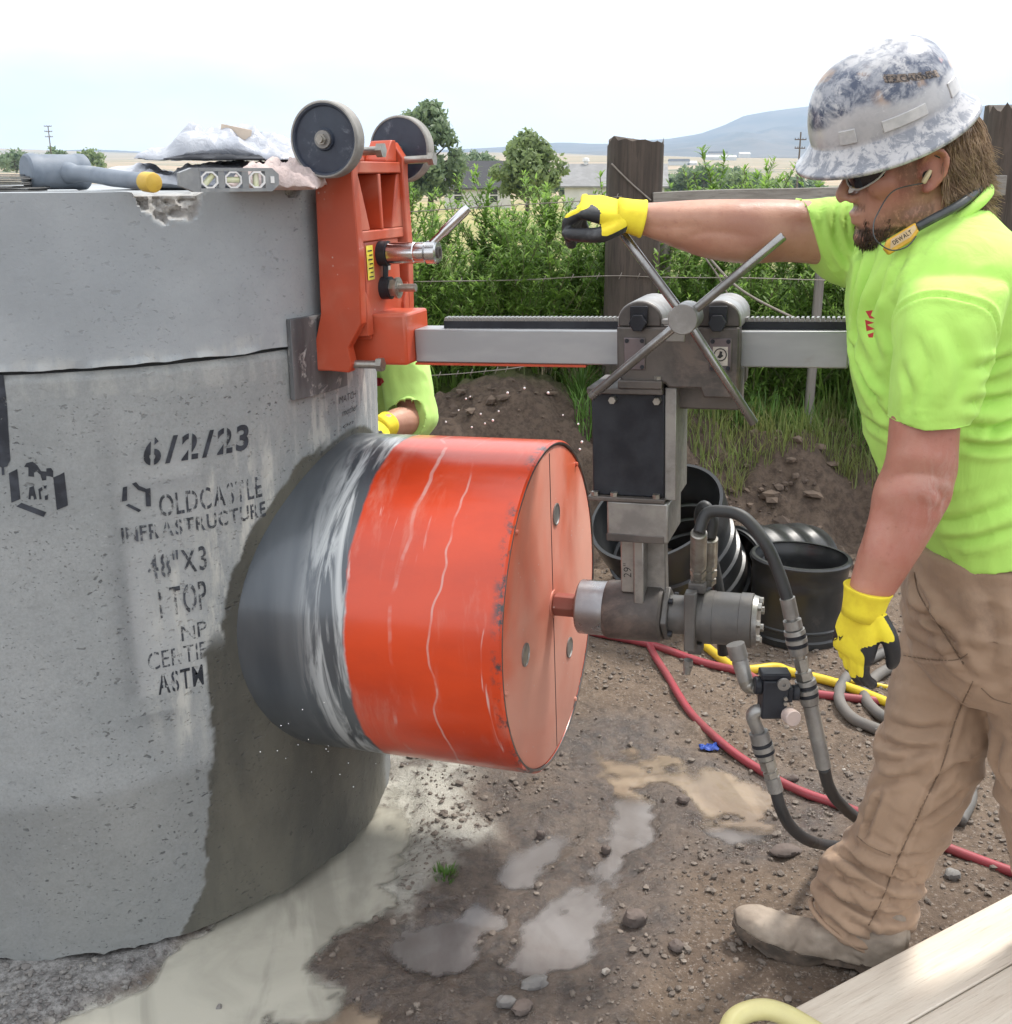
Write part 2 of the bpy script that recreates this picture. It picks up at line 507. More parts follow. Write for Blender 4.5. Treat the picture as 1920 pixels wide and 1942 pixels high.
def concrete_mat(name, base, light, gr=0.35):
    t = NT(name)
    co = 'Object'
    a = t.noise(3.0, 7, 0.6, (1, 1, 0.8), co)
    col = t.mix(t.ramp(a, 0.3, 0.7), base, light)
    b = t.noise(16, 8, 0.7, (1, 1, 2.5), co, 0.3, 3.0)
    col = t.mix(t.ramp(b, 0.55, 0.8, 0, 0.35), col, tuple(x * 0.62 for x in base))
    bl = t.noise(1.6, 5, 0.6, None, co, 0.8, 17.0)
    col = t.mix(t.ramp(bl, 0.42, 0.68, 0, 0.4), col, tuple(x * 0.70 for x in base))
    run = t.noise(7, 6, 0.6, (1, 1, 0.12), co, 0.2, 8.0)
    col = t.mix(t.ramp(run, 0.55, 0.75, 0, 0.25), col, tuple(x * 1.25 for x in light))
    # bug holes
    v1 = t.voro(34, 'F1', (1, 1, 1.5), co, 1.0, 0.045)
    pick = t.ramp(t.noise(9, 3, 0.6, None, co, 0, 4.0), 0.45, 0.57)
    h1 = t.math('MULTIPLY', t.ramp(v1, 0.13, 0.21, 1, 0), pick)
    v2 = t.voro(90, 'F1', (1, 1, 1.5), co, 1.0, 0.018)
    h2 = t.math('MULTIPLY', t.ramp(v2, 0.12, 0.22, 1, 0), t.ramp(t.noise(22, 3, 0.6, None, co, 0, 7.0), 0.41, 0.54))
    hole = t.math('MULTIPLY', t.math('MAXIMUM', h1, h2), t.attr("pits"))
    col = t.mix(t.math('MULTIPLY', hole, 0.68), col, (0.035, 0.037, 0.04))
    agg = t.math('MULTIPLY', t.ramp(t.voro(48, 'F1', (1, 1, 2.2), co), 0.1, 0.2, 1, 0), t.ramp(t.noise(5, 3, 0.5, None, co, 0, 11.0), 0.55, 0.66))
    col = t.mix(t.math('MULTIPLY', agg, 0.3), col, (0.52, 0.53, 0.53))
    grain = t.noise(150, 5, 0.8, None, co, 0, 13.0)
    col = t.mix(t.ramp(grain, 0.35, 0.7, 0, gr), col, tuple(x * 0.6 for x in base))
    col = t.mix(t.math('MULTIPLY', t.attr("panel"), 0.45), col, (0.43, 0.44, 0.44))
    # overspray, wet zone, slurry film, broken concrete
    col = t.mix(t.math('MULTIPLY', t.attr("spray"), 0.55), col, (0.06, 0.065, 0.075))
    wet = t.attr("wet")
    wetcol = t.mix(t.ramp(t.noise(5, 6, 0.6, (1, 1, 0.35), co, 0.3, 2.0), 0.35, 0.68), (0.060, 0.060, 0.053), (0.118, 0.112, 0.090))
    wetcol = t.mix(t.math('MULTIPLY', hole, 0.7), wetcol, (0.03, 0.03, 0.03))
    col = t.mix(wet, col, wetcol)
    sl = t.math('MULTIPLY', t.attr("slurry"), t.ramp(t.noise(30, 6, 0.7, (1, 1, 0.25), co, 0.2, 6.0), 0.40, 0.62))
    col = t.mix(sl, col, (0.56, 0.55, 0.50))
    col = t.mix(t.attr("broken"), col, t.mix(t.ramp(t.noise(45, 5, 0.7, None, co), 0.4, 0.6), (0.40, 0.39, 0.37), (0.24, 0.23, 0.22)))
    t.put("Base Color", col)
    t.put("Roughness", t.ramp(wet, 0, 1, 0.88, 0.42))
    n = t.bump(t.noise(70, 6, 0.7, None, co), 0.25, 0.004)
    n = t.bump(t.math('SUBTRACT', 1.0, hole), 0.6, 0.004, n)
    t.put("Normal", n)
    return t.m
MAT['barrel'] = concrete_mat("barrel_concrete", (0.252, 0.268, 0.270), (0.325, 0.338, 0.338))
MAT['slab'] = concrete_mat("slab_concrete", (0.295, 0.318, 0.336), (0.365, 0.387, 0.402), 0.10)

def orange_mat(name, base, dust, amt=(0.45, 0.8), rough=0.38, dsc=5):
    t = NT(name)
    a = t.noise(4, 6, 0.6)
    col = t.mix(t.ramp(a, 0.3, 0.7), base, tuple(x * 0.72 for x in base))
    d = t.ramp(t.noise(dsc, 6, 0.5, None, 'Object', 0.5, 3.0), amt[0], amt[1], 0, 0.7)
    col = t.mix(d, col, dust)
    chips = t.math('MULTIPLY', t.ramp(t.voro(60), 0.08, 0.16, 1, 0), t.ramp(t.noise(14, 3), 0.56, 0.64))
    col = t.mix(t.math('MULTIPLY', chips, 0.7), col, (0.5, 0.44, 0.4))
    t.put("Base Color", col)
    t.put("Roughness", t.ramp(d, 0, 0.7, rough, 0.8))
    t.put("Normal", t.bump(t.noise(90, 4), 0.08, 0.002))
    return t.m
MAT['orange_frame'] = orange_mat("orange_casting_paint", (0.52, 0.078, 0.030), (0.50, 0.24, 0.17), (0.46, 0.82), 0.36, 6)
MAT['orange_plate'] = orange_mat("orange_backplate_paint", (0.60, 0.10, 0.04), (0.62, 0.36, 0.28), (0.26, 0.62), 0.32, 2.6)

def drum_mat():
    # paint on the outer part, bare steel with milky slurry streaks near the wall; x runs along the drum axis
    t = NT("drum_shell")
    sep = t.n.new("ShaderNodeSeparateXYZ"); t.l.new(t.tc.outputs["Object"], sep.inputs[0])
    x = sep.outputs["X"]
    wob = t.math('MULTIPLY', t.math('SUBTRACT', t.noise(7, 5, 0.6), 0.5), 0.035)
    xe = t.math('ADD', x, wob)
    paint = t.ramp(xe, -0.338, -0.330)
    a = t.noise(5, 6, 0.6, (0.5, 1, 1))
    orange = t.mix(t.ramp(a, 0.3, 0.7), (0.62, 0.058, 0.012), (0.47, 0.042, 0.012))
    film = t.ramp(t.noise(9, 7, 0.65, (2.2, 0.5, 0.5), 'Object', 0.4, 2.0), 0.52, 0.8, 0, 0.55)
    orange = t.mix(film, orange, (0.56, 0.26, 0.2))
    st = t.ramp(t.noise(17, 4, 0.5, (1.6, 0.22, 0.22), 'Object', 0.9, 5.0), 0.68, 0.75, 0, 0.7)
    orange = t.mix(st, orange, (0.66, 0.50, 0.46))
    drip = None
    for x0, wd, sd in ((-0.225, 0.0055, 1.0), (-0.135, 0.0032, 7.0)):
        xw = t.math('ADD', x, t.math('MULTIPLY', t.math('SUBTRACT', t.noise(3.2, 3, 0.5, (0.1, 1, 1), 'Object', 0.0, sd), 0.5), 0.19))
        dd = t.math('ABSOLUTE', t.math('SUBTRACT', xw, x0))
        k = t.math('MULTIPLY', t.ramp(dd, wd * 0.4, wd, 1, 0), t.ramp(t.noise(7, 5, 0.6, (0.5, 1, 1), 'Object', 0.6, sd + 3), 0.40, 0.66, 0, 0.8))
        drip = k if drip is None else t.math('MAXIMUM', drip, k)
    orange = t.mix(t.math('MULTIPLY', drip, 0.75), orange, (0.62, 0.42, 0.38))
    scuff = t.math('MULTIPLY', t.ramp(x, -0.03, -0.006), t.ramp(t.noise(16, 5, 0.7, None, 'Object', 0, 9.0), 0.5, 0.6))
    orange = t.mix(scuff, orange, (0.05, 0.05, 0.055))
    s = t.noise(5, 4, 0.5, (1.5, 0.4, 0.4), 'Object', 0.3, 1.0)
    steel = t.mix(t.ramp(s, 0.3, 0.7), (0.062, 0.072, 0.085), (0.12, 0.132, 0.145))
    near = t.ramp(x, -0.46, -0.375, 0.0, 1.0)
    milk = t.math('MULTIPLY', t.ramp(t.noise(14, 6, 0.6, (2.2, 0.28, 0.28), 'Object', 1.0, 4.0), 0.42, 0.62), near)
    steel = t.mix(t.math('MULTIPLY', milk, 0.72), steel, (0.60, 0.62, 0.62))
    t.put("Base Color", t.mix(paint, steel, orange))
    t.put("Metallic", t.math('MULTIPLY', t.math('SUBTRACT', 1.0, paint), t.math('SUBTRACT', 0.35, t.math('MULTIPLY', milk, 0.35))))
    t.put("Roughness", t.ramp(film, 0, 0.55, 0.28, 0.55))
    t.put("Coat Weight", 0.25); t.put("Coat Roughness", 0.12)
    t.put("Normal", t.bump(t.noise(40, 4, 0.6, (1.5, 0.4, 0.4)), 0.12, 0.003))
    return t.m
MAT['drum'] = drum_mat()

def skin_mat():
    t = NT("skin")
    a = t.noise(9, 5)
    col = t.mix(t.ramp(a, 0.35, 0.68), (0.47, 0.255, 0.175), (0.36, 0.17, 0.115))
    fine = t.noise(90, 3, 0.6)
    col = t.mix(t.ramp(fine, 0.55, 0.75, 0, 0.3), col, (0.33, 0.13, 0.09))
    bd = t.math('MULTIPLY', t.attr("beard"), t.ramp(t.noise(160, 3, 0.7, (1, 1, 0.6)), 0.3, 0.55))
    col = t.mix(bd, col, (0.055, 0.032, 0.02))
    col = t.mix(t.math('MULTIPLY', t.attr("flush"), t.ramp(t.noise(16, 5, 0.6, None, 'Object', 0.3, 6.0), 0.25, 0.7, 0.55, 1.0)), col, (0.37, 0.105, 0.08))
    col = t.mix(t.math('MULTIPLY', t.attr("dust"), t.ramp(t.noise(38, 7, 0.75, (1, 1, 0.5), 'Object', 0.6, 9.0), 0.42, 0.62)), col, (0.50, 0.38, 0.33))
    col = t.mix(t.ramp(t.noise(55, 4, 0.7, None, 'Object', 0.2, 14.0), 0.60, 0.72, 0, 0.35), col, (0.24, 0.09, 0.06))
    t.put("Base Color", col); t.put("Roughness", t.ramp(t.noise(30, 4), 0.3, 0.7, 0.38, 0.6))
    t.put("Subsurface Weight", 0.12); t.put("Subsurface Radius", (0.02, 0.008, 0.005)); t.put("Subsurface Scale", 0.3)
    t.put("Normal", t.bump(t.noise(320, 3), 0.3, 0.0012, t.bump(t.noise(28, 4), 0.15, 0.006)))
    return t.m
MAT['skin'] = skin_mat()

def cloth_mat(name, c1, c2, weave=900, dirt=None, dfac=(0.62, 0.85), ds=7, rough=0.9, sheen=0.2, fold=0.0):
    t = NT(name)
    col = t.mix(t.ramp(t.noise(6, 5), 0.3, 0.7), c1, c2)
    if dirt:
        d = t.ramp(t.noise(ds, 8, 0.7, None, 'Object', 0.3, 4.0), dfac[0], dfac[1], 0, 0.7)
        col = t.mix(d, col, dirt)
    t.put("Base Color", col); t.put("Roughness", rough); t.put("Sheen Weight", sheen)
    n = t.bump(t.noise(weave, 2, 0.5), 0.15, 0.0006)
    if fold:
        n = t.bump(t.noise(14, 4, 0.5, (1, 1, 0.5), 'Object', 1.2), fold, 0.02, n)
    t.put("Normal", n)
    return t.m
MAT['hivis'] = cloth_mat("hi_vis_cotton", (0.48, 0.79, 0.155), (0.42, 0.72, 0.13), 700, (0.20, 0.29, 0.08), (0.60, 0.78), 6, 0.85, 0.05, 0.28)
MAT['hivis2'] = cloth_mat("hi_vis_sweatshirt", (0.48, 0.74, 0.20), (0.42, 0.66, 0.17), 500, None, (0.62, 0.85), 7, 0.9, 0.1, 0.15)
MAT['canvas'] = cloth_mat("tan_canvas", (0.36, 0.245, 0.165), (0.285, 0.19, 0.125), 600, (0.16, 0.11, 0.08), (0.52, 0.8), 5, 0.9, 0.1, 0.2)
MAT['seam'] = simple("trouser_seam", (0.20, 0.135, 0.09), None, 0.9, 0, 30)
MAT['denim'] = cloth_mat("dark_trousers", (0.06, 0.07, 0.10), (0.045, 0.05, 0.07), 600)

def glove_mat():
    t = NT("coated_glove")
    k = t.ramp(t.attr("coat"), 0.45, 0.55)
    y = t.mix(t.ramp(t.noise(30, 4), 0.4, 0.7), (0.80, 0.66, 0.035), (0.70, 0.55, 0.03))
    b = t.mix(t.ramp(t.noise(40, 5), 0.5, 0.75), (0.02, 0.021, 0.024), (0.075, 0.078, 0.082))
    t.put("Base Color", t.mix(k, y, b))
    t.put("Roughness", t.ramp(k, 0, 1, 0.85, 0.5))
    t.put("Normal", t.bump(t.noise(260, 3), 0.2, 0.001))
    return t.m
MAT['glove'] = glove_mat()

def hat_mat():
    t = NT("scuffed_hard_hat")
    base = t.mix(t.ramp(t.noise(7, 5), 0.35, 0.7), (0.50, 0.495, 0.50), (0.40, 0.395, 0.405))
    band = t.attr("stickers")
    n1 = t.noise(17, 7, 0.72, None, 'Object', 0.7)
    n2 = t.noise(30, 5, 0.7, None, 'Object', 0.5, 6.0)
    st = t.mix(t.ramp(n2, 0.40, 0.6), (0.035, 0.05, 0.095), (0.30, 0.31, 0.34))
    st = t.mix(t.ramp(t.noise(11, 3, 0.6, None, 'Object', 0.3, 12.0), 0.58, 0.66), st, (0.40, 0.28, 0.2))
    st = t.mix(t.ramp(t.noise(13, 3, 0.6, None, 'Object', 0.3, 22.0), 0.64, 0.70), st, (0.46, 0.16, 0.15))
    m = t.math('MULTIPLY', t.ramp(n1, 0.40, 0.5), band)
    col = t.mix(m, base, st)
    grime = t.math('MULTIPLY', t.attr("grime"), t.ramp(t.noise(42, 6, 0.75, (1, 1, 1.0), 'Object', 0.4, 3.0), 0.44, 0.58))
    col = t.mix(t.math('MULTIPLY', grime, 0.75), col, (0.10, 0.12, 0.16))
    sc = t.ramp(t.noise(60, 6, 0.8, (1, 1, 1), 'Object', 0.8, 9.0), 0.60, 0.70, 0, 0.6)
    col = t.mix(sc, col, (0.68, 0.68, 0.68))
    t.put("Base Color", col); t.put("Roughness", 0.3); t.put("Coat Weight", 0.3); t.put("Coat Roughness", 0.15)
    t.put("Normal", t.bump(t.noise(80, 4), 0.08, 0.002))
    return t.m
MAT['hat'] = hat_mat()
MAT['hatplain'] = simple("white_hat_fitting", (0.55, 0.54, 0.53), (0.42, 0.42, 0.42), 0.4, 0, 40, 0.1, 120, 0.001, None, (0.12, 0.12, 0.14), (0.62, 0.8), 60)
MAT['lens'] = simple("dark_lens", (0.012, 0.01, 0.016), None, 0.06, 0, 5, 0)
MAT['hair'] = simple("brown_hair", (0.34, 0.235, 0.14), (0.20, 0.13, 0.078), 0.45, 0, 40, 0)
MAT['band'] = simple("black_neckband", (0.03, 0.034, 0.036), (0.055, 0.06, 0.06), 0.35, 0, 40)
MAT['dewalt'] = simple("yellow_headset", (0.72, 0.40, 0.03), None, 0.4, 0, 40, 0)
MAT['dewalt2'] = simple("pale_headset_face", (0.62, 0.44, 0.24), None, 0.4, 0, 40, 0)
MAT['logo_red'] = simple("red_print", (0.45, 0.03, 0.04), None, 0.8, 0, 20, 0)

def paint_mat(name, col, keep=(0.36, 0.52), sc=60):
    """worn stencil paint: flakes missing"""
    t = NT(name)
    t.put("Base Color", t.mix(t.ramp(t.noise(30, 4), 0.4, 0.7), col, tuple(x * 2.0 + 0.01 for x in col)))
    t.put("Roughness", 0.75)
    t.put("Alpha", t.ramp(t.noise(sc, 6, 0.75, None, 'Object', 0.2), keep[0], keep[1]))
    return t.m
MAT['stencil'] = paint_mat("black_stencil_paint", (0.016, 0.019, 0.026), (0.30, 0.42), 45)
MAT['stencil_faded'] = paint_mat("faded_stencil_paint", (0.03, 0.034, 0.042), (0.40, 0.56), 55)

def leaf_mat(name, c1, c2, trans=0.35, rough=0.55):
    t = NT(name)
    oi = t.n.new("ShaderNodeObjectInfo")
    col = t.mix(t.ramp(t.noise(3.0, 4), 0.3, 0.7), c1, c2)
    col = t.mix(t.math('MULTIPLY', t.attr("shade"), 0.75), col, tuple(x * 1.5 for x in c1))
    t.put("Base Color", col); t.put("Roughness", rough)
    tr = t.n.new("ShaderNodeBsdfTranslucent"); t.l.new(col, tr.inputs["Color"])
    mx = t.n.new("ShaderNodeMixShader"); mx.inputs[0].default_value = trans
    t.l.new(t.b.outputs[0], mx.inputs[1]); t.l.new(tr.outputs[0], mx.inputs[2]); t.l.new(mx.outputs[0], t.out.inputs["Surface"])
    return t.m
MAT['weedleaf'] = leaf_mat("weed_leaf", (0.20, 0.315, 0.068), (0.135, 0.245, 0.052), 0.6)
MAT['grassleaf'] = leaf_mat("bank_grass", (0.17, 0.23, 0.065), (0.25, 0.22, 0.09), 0.45)
MAT['greengrass'] = leaf_mat("green_grass", (0.10, 0.20, 0.035), (0.07, 0.14, 0.03), 0.3)
MAT['drystalk'] = simple("dry_stalk", (0.30, 0.25, 0.17), (0.22, 0.18, 0.12), 0.9, 0, 20, 0)
MAT['stem'] = simple("green_stem", (0.09, 0.13, 0.04), (0.12, 0.11, 0.05), 0.8, 0, 20, 0)
MAT['treeleaf'] = leaf_mat("tree_leaf", (0.17, 0.23, 0.125), (0.13, 0.19, 0.11), 0.5)
MAT['treeleaf2'] = leaf_mat("light_tree_leaf", (0.19, 0.25, 0.10), (0.145, 0.205, 0.085), 0.5)
MAT['bark'] = simple("bark", (0.12, 0.10, 0.08), (0.07, 0.06, 0.05), 0.95, 0, 8, 0.5, 20, 0.02)

def plastic_mat():
    t = NT("cloudy_plastic_film")
    col = t.mix(t.ramp(t.noise(14, 5), 0.35, 0.7), (0.42, 0.44, 0.48), (0.27, 0.29, 0.34))
    t.put("Base Color", col); t.put("Roughness", 0.28); t.put("Specular IOR Level", 0.6)
    t.put("Normal", t.bump(t.noise(24, 6, 0.6, None, 'Object', 1.5), 0.6, 0.01))
    return t.m
MAT['plastic'] = plastic_mat()

def water_mat(name, col, col2, rough, alpha=1.0, ripple=0.15, rs=40):
    t = NT(name)
    c = t.mix(t.ramp(t.noise(5, 6, 0.6, None, 'Object', 0.8), 0.35, 0.7), col, col2)
    sw = t.noise(3.5, 5, 0.55, (1.0, 0.35, 1), 'Object', 2.5, 7.0)
    c = t.mix(t.ramp(sw, 0.45, 0.62, 0, 0.45), c, tuple(x * 0.62 for x in col2))
    t.put("Base Color", c); t.put("Roughness", rough); t.put("IOR", 1.33); t.put("Specular IOR Level", 0.5)
    t.put("Normal", t.bump(t.noise(rs, 3, 0.5, None, 'Object', 0.5), ripple, 0.004))
    t.put("Alpha", t.math('MULTIPLY', t.attr("depth"), alpha))
    return t.m
MAT['slurry'] = water_mat("pale_cement_slurry", (0.45, 0.43, 0.36), (0.36, 0.345, 0.29), 0.16, 1, 0.06, 18)
MAT['mudwater'] = water_mat("muddy_water", (0.33, 0.26, 0.19), (0.25, 0.19, 0.14), 0.05, 0.92, 0.25, 30)
MAT['greywater'] = water_mat("cloudy_rinse_water", (0.25, 0.232, 0.222), (0.185, 0.165, 0.152), 0.03, 0.82, 0.08, 30)

def soil_mat():
    t = NT("soil")
    a = t.noise(2.2, 8, 0.65)
    col = t.mix(t.ramp(a, 0.33, 0.68), (0.205, 0.155, 0.115), (0.135, 0.10, 0.077))
    b = t.noise(38, 6, 0.7, None, 'Object', 0.3, 3.0)
    col = t.mix(t.ramp(b, 0.45, 0.7, 0, 0.7), col, (0.075, 0.058, 0.047))
    c = t.noise(120, 4, 0.7, None, 'Object', 0, 5.0)
    col = t.mix(t.ramp(c, 0.54, 0.68, 0, 0.7), col, (0.36, 0.31, 0.265))
    col = t.mix(t.attr("bank"), col, t.mix(t.ramp(b, 0.4, 0.65), (0.125, 0.092, 0.070), (0.075, 0.056, 0.045)))
    wet = t.attr("wet")
    col = t.mix(t.math('MULTIPLY', wet, 0.80), col, t.mix(t.ramp(b, 0.35, 0.6), (0.098, 0.072, 0.058), (0.040, 0.030, 0.026)))
    res = t.math('MULTIPLY', t.attr("slurry"), t.ramp(t.noise(24, 7, 0.75, None, 'Object', 0.4, 8.0), 0.36, 0.5))
    col = t.mix(res, col, (0.56, 0.54, 0.47))
    col = t.mix(t.attr("grey"), col, t.mix(t.ramp(t.noise(60, 6, 0.75), 0.35, 0.65), (0.36, 0.35, 0.34), (0.14, 0.135, 0.13)))
    g = t.mix(t.ramp(t.noise(0.8, 6), 0.35, 0.65), (0.07, 0.11, 0.028), (0.12, 0.13, 0.045))
    col = t.mix(t.attr("grass"), col, g)
    dry = t.mix(t.ramp(t.noise(0.05, 6), 0.35, 0.65), (0.36, 0.31, 0.15), (0.24, 0.24, 0.10))
    col = t.mix(t.attr("dry"), col, dry)
    far = t.mix(t.ramp(t.noise(0.006, 4, 0.5, (0.35, 2.2, 1)), 0.42, 0.52), (0.40, 0.30, 0.20), (0.30, 0.25, 0.16))
    far = t.mix(t.ramp(t.noise(0.011, 4, 0.5, (0.2, 3.0, 1), 'Object', 0, 4.0), 0.58, 0.64), far, (0.10, 0.12, 0.06))
    col = t.mix(t.attr("far"), col, far)
    t.put("Base Color", col)
    t.put("Roughness", t.math('ADD', t.ramp(wet, 0, 1, 0.95, 0.12), t.math('MULTIPLY', t.ramp(b, 0.4, 0.7), 0.12)))
    t.put("Specular IOR Level", t.ramp(wet, 0, 1, 0.2, 0.9))
    n = t.bump(t.noise(45, 8, 0.75), 0.75, 0.016)
    n = t.bump(t.noise(220, 4, 0.7), 0.35, 0.003, n)
    t.put("Normal", n)
    return t.m
MAT['soil'] = soil_mat()
def stone_mat(name, c1, c2):
    return simple(name, c1, c2, 0.85, 0, 9, 0.5, 60, 0.004, None, (0.24, 0.2, 0.165), (0.6, 0.9), 12)
MAT['stone'] = stone_mat("brown_stone", (0.13, 0.10, 0.085), (0.085, 0.068, 0.06))
MAT['clod'] = simple("brown_soil_clod", (0.15, 0.108, 0.080), (0.09, 0.066, 0.052), 0.95, 0, 9, 0.7, 40, 0.006)
MAT['stone2'] = stone_mat("grey_stone", (0.21, 0.20, 0.185), (0.14, 0.13, 0.125))
MAT['gravel'] = simple("gravel", (0.20, 0.165, 0.135), (0.11, 0.09, 0.075), 0.8, 0, 14, 0.3, 90, 0.003, None, (0.38, 0.35, 0.31), (0.6, 0.7), 11)
MAT['hill'] = simple("bare_hill", (0.17, 0.14, 0.11), (0.10, 0.092, 0.078), 1.0, 0, 0.004, 0, 10, 0.1, None, (0.09, 0.085, 0.065), (0.5, 0.7), 0.003, 0.1)
MAT['roof_dark'] = simple("dark_shingle", (0.05, 0.05, 0.056), (0.07, 0.07, 0.075), 0.9, 0, 3)
MAT['roof_grey'] = simple("grey_metal_roof", (0.20, 0.20, 0.20), (0.17, 0.17, 0.17), 0.6, 0, 1)
MAT['siding'] = simple("pale_siding", (0.60, 0.60, 0.58), (0.52, 0.52, 0.50), 0.8, 0, 1)
MAT['pane'] = simple("window_pane", (0.03, 0.035, 0.04), None, 0.1, 0, 2, 0)
MAT['pole'] = simple("utility_pole_wood", (0.14, 0.11, 0.09), (0.10, 0.08, 0.065), 0.95, 0, 3)
MAT['wire'] = simple("rusty_wire", (0.22, 0.19, 0.16), (0.30, 0.27, 0.24), 0.6, 0.4, 20, 0)
MAT['blue'] = simple("blue_rag", (0.03, 0.09, 0.42), (0.02, 0.05, 0.25), 0.6, 0, 20)
def droplet_mat():
    t = NT("water_drop"); t.put("Base Color", (0.85, 0.87, 0.88)); t.put("Roughness", 0.1)
    return t.m
MAT['drop'] = droplet_mat()

# ------------------------------------------------------------------ the ground
BC = Vector((-1.055, 2.675, 0.0)); BR = 0.735            # manhole axis and outer radius
BZ0, BZ1, SZ0, SZ1 = 0.012, 1.2515, 1.2595, 1.565          # barrel and top slab heights

def gpoly(pts):
    return [(p.x, p.y) for p in (at_height(a, b) for a, b in pts)]

SLURRY = gpoly([(40, 1990), (90, 1935), (166, 1901), (271, 1861), (322, 1805), (400, 1750), (480, 1700), (600, 1600), (690, 1500), (740, 1470),
                (775, 1480), (800, 1560), (775, 1640), (742, 1712), (628, 1776), (563, 1836), (643, 1872), (610, 1902), (510, 1912), (470, 2000)])
RESIDUE = gpoly([(735, 1440), (880, 1460), (895, 1560), (850, 1640), (770, 1705), (735, 1600)])
GREYGRIT = gpoly([(-300, 1990), (-300, 1850), (0, 1825), (200, 1800), (345, 1770), (320, 1810), (271, 1865), (166, 1905), (60, 1960), (-40, 2020)])
PUDDLES = [gpoly(p) for p in (
    [(1120, 1425), (1180, 1400), (1240, 1410), (1330, 1452), (1420, 1470), (1475, 1500), (1450, 1545), (1350, 1540), (1280, 1505), (1190, 1485), (1140, 1465)],
    [(1165, 1600), (1215, 1615), (1180, 1715), (1120, 1800), (1040, 1862), (945, 1875), (960, 1805), (1035, 1725), (1100, 1640)],
    [(750, 1795), (815, 1742), (900, 1712), (945, 1735), (905, 1800), (830, 1838), (775, 1822)],
    [(925, 1615), (1000, 1570), (1105, 1555), (1090, 1620), (1010, 1672), (935, 1670)],
    [(1185, 1490), (1255, 1512), (1235, 1590), (1180, 1650), (1115, 1660), (1150, 1570)],
    [(540, 1915), (640, 1885), (730, 1915), (720, 1975), (560, 1985)],
    [(1340, 1560), (1400, 1548), (1465, 1560), (1440, 1585), (1370, 1588)])]
TROUGH = gpoly([(1180, 1480), (1260, 1500), (1230, 1600), (1150, 1720), (1020, 1860), (940, 1880), (820, 1850), (740, 1790), (830, 1720), (930, 1640), (1050, 1560), (1130, 1490)])
WATER_Z = -0.010

FAR_Y = np.log(np.array([4.0, 5.4, 8, 14, 30, 60, 120, 300, 700, 1500, 2500, 3800, 12000.]))
FAR_Z = np.array([0.0, 0.66, 0.62, 0.42, 0.20, -0.6, -2.1, -5.0, -8.0, 4.0, 25.0, 60.0, 60.0])

def ground_parts(x, y):
    x = np.asarray(x, float); y = np.asarray(y, float)
    near = 1 - smooth(8.0, 16.0, np.hypot(x, y))
    z = 0.004 + near * (0.010 * fbm(x * 1.6, y * 1.6, oct=3, seed=3) + 0.0065 * fbm(x * 8, y * 8, oct=3, seed=5) + 0.005 * fbm(x * 30, y * 30, oct=3, seed=9) * smooth(-0.4, 0.4, fbm(x * 3, y * 3, oct=2, seed=31) + 0.2))
    jag = 0.025 * fbm(x * 9, y * 9, oct=4, seed=12)
    ds = poly_sdf(x, y, SLURRY) + jag * 0.7
    pd = np.full(x.shape, 9.0)
    for p in PUDDLES:
        pd = np.minimum(pd, poly_sdf(x, y, p))
    pd = pd + jag * 1.3
    tr = poly_sdf(x, y, TROUGH) + jag
    rs = poly_sdf(x, y, RESIDUE) + jag
    gg = poly_sdf(x, y, GREYGRIT) + jag * 0.6
    z = z - 0.026 * smooth(0.03, -0.05, ds) - 0.022 * smooth(0.04, -0.05, pd) - 0.006 * smooth(0.06, -0.06, tr) + 0.008 * smooth(0.03, -0.06, gg)
    raw = np.minimum(poly_sdf(x, y, SLURRY), np.minimum.reduce([poly_sdf(x, y, p) for p in PUDDLES]))
    z = np.where(raw > 0.028, np.maximum(z, -0.0035 + 0.004 * fbm(x * 40, y * 40, oct=2, seed=13) * 0.5), z)
    # the cut dirt bank behind the work area and the ground falling away beyond it
    edge = 4.18 + 0.16 * fbm(x * 0.9, y * 0.2, oct=3, seed=21) + 0.10 * np.exp(-((x - 1.5) / 0.5) ** 2)
    up = smooth(0.0, 0.5, y - edge)
    mound = 0.22 * np.exp(-((x - 0.02) / 0.75) ** 2 - ((y - 4.85) / 0.42) ** 2)
    lump = (0.075 * fbm(x * 3.2, y * 3.2, oct=4, seed=41) + 0.03 * np.abs(fbm(x * 11, y * 11, oct=3, seed=43))) * smooth(-0.35, 0.15, y - edge) * (1 - smooth(1.0, 1.8, y - edge))
    far = np.interp(np.log(np.maximum(y, 4.0)), FAR_Y, FAR_Z)
    bankh = 0.45 * up + (far - 0.45) * smooth(0.4, 1.4, y - edge) * (y > 4)
    slope_in = 0.10 * smooth(-0.9, 0.0, y - edge) * (1 - up)
    side = smooth(0, 1, np.ones_like(x))
    z = z + (bankh + mound + lump + slope_in) * side
    behind = y < 1.0
    d = np.hypot(x, y)
    bigroll = 14 * fbm(x / 900, y / 900, oct=3, seed=77) * smooth(300, 1500, d)
    z = z + np.where(y > 0, bigroll, 0.0)
    return z, ds, pd, tr, rs, gg, edge

def gz(x, y):
    return float(ground_parts(np.array([x]), np.array([y]))[0][0])

def axis_vals(lo, hi, step, far_lo, far_hi, grow=1.16):
    mid = list(np.arange(lo, hi + step * 0.5, step))
    a, s = [], step
    v = lo
    while v > far_lo:
        s *= grow; v -= s; a.append(v)
    b, s = [], step
    v = hi
    while v < far_hi:
        s *= grow; v += s; b.append(v)
    return np.array(a[::-1] + mid + b)

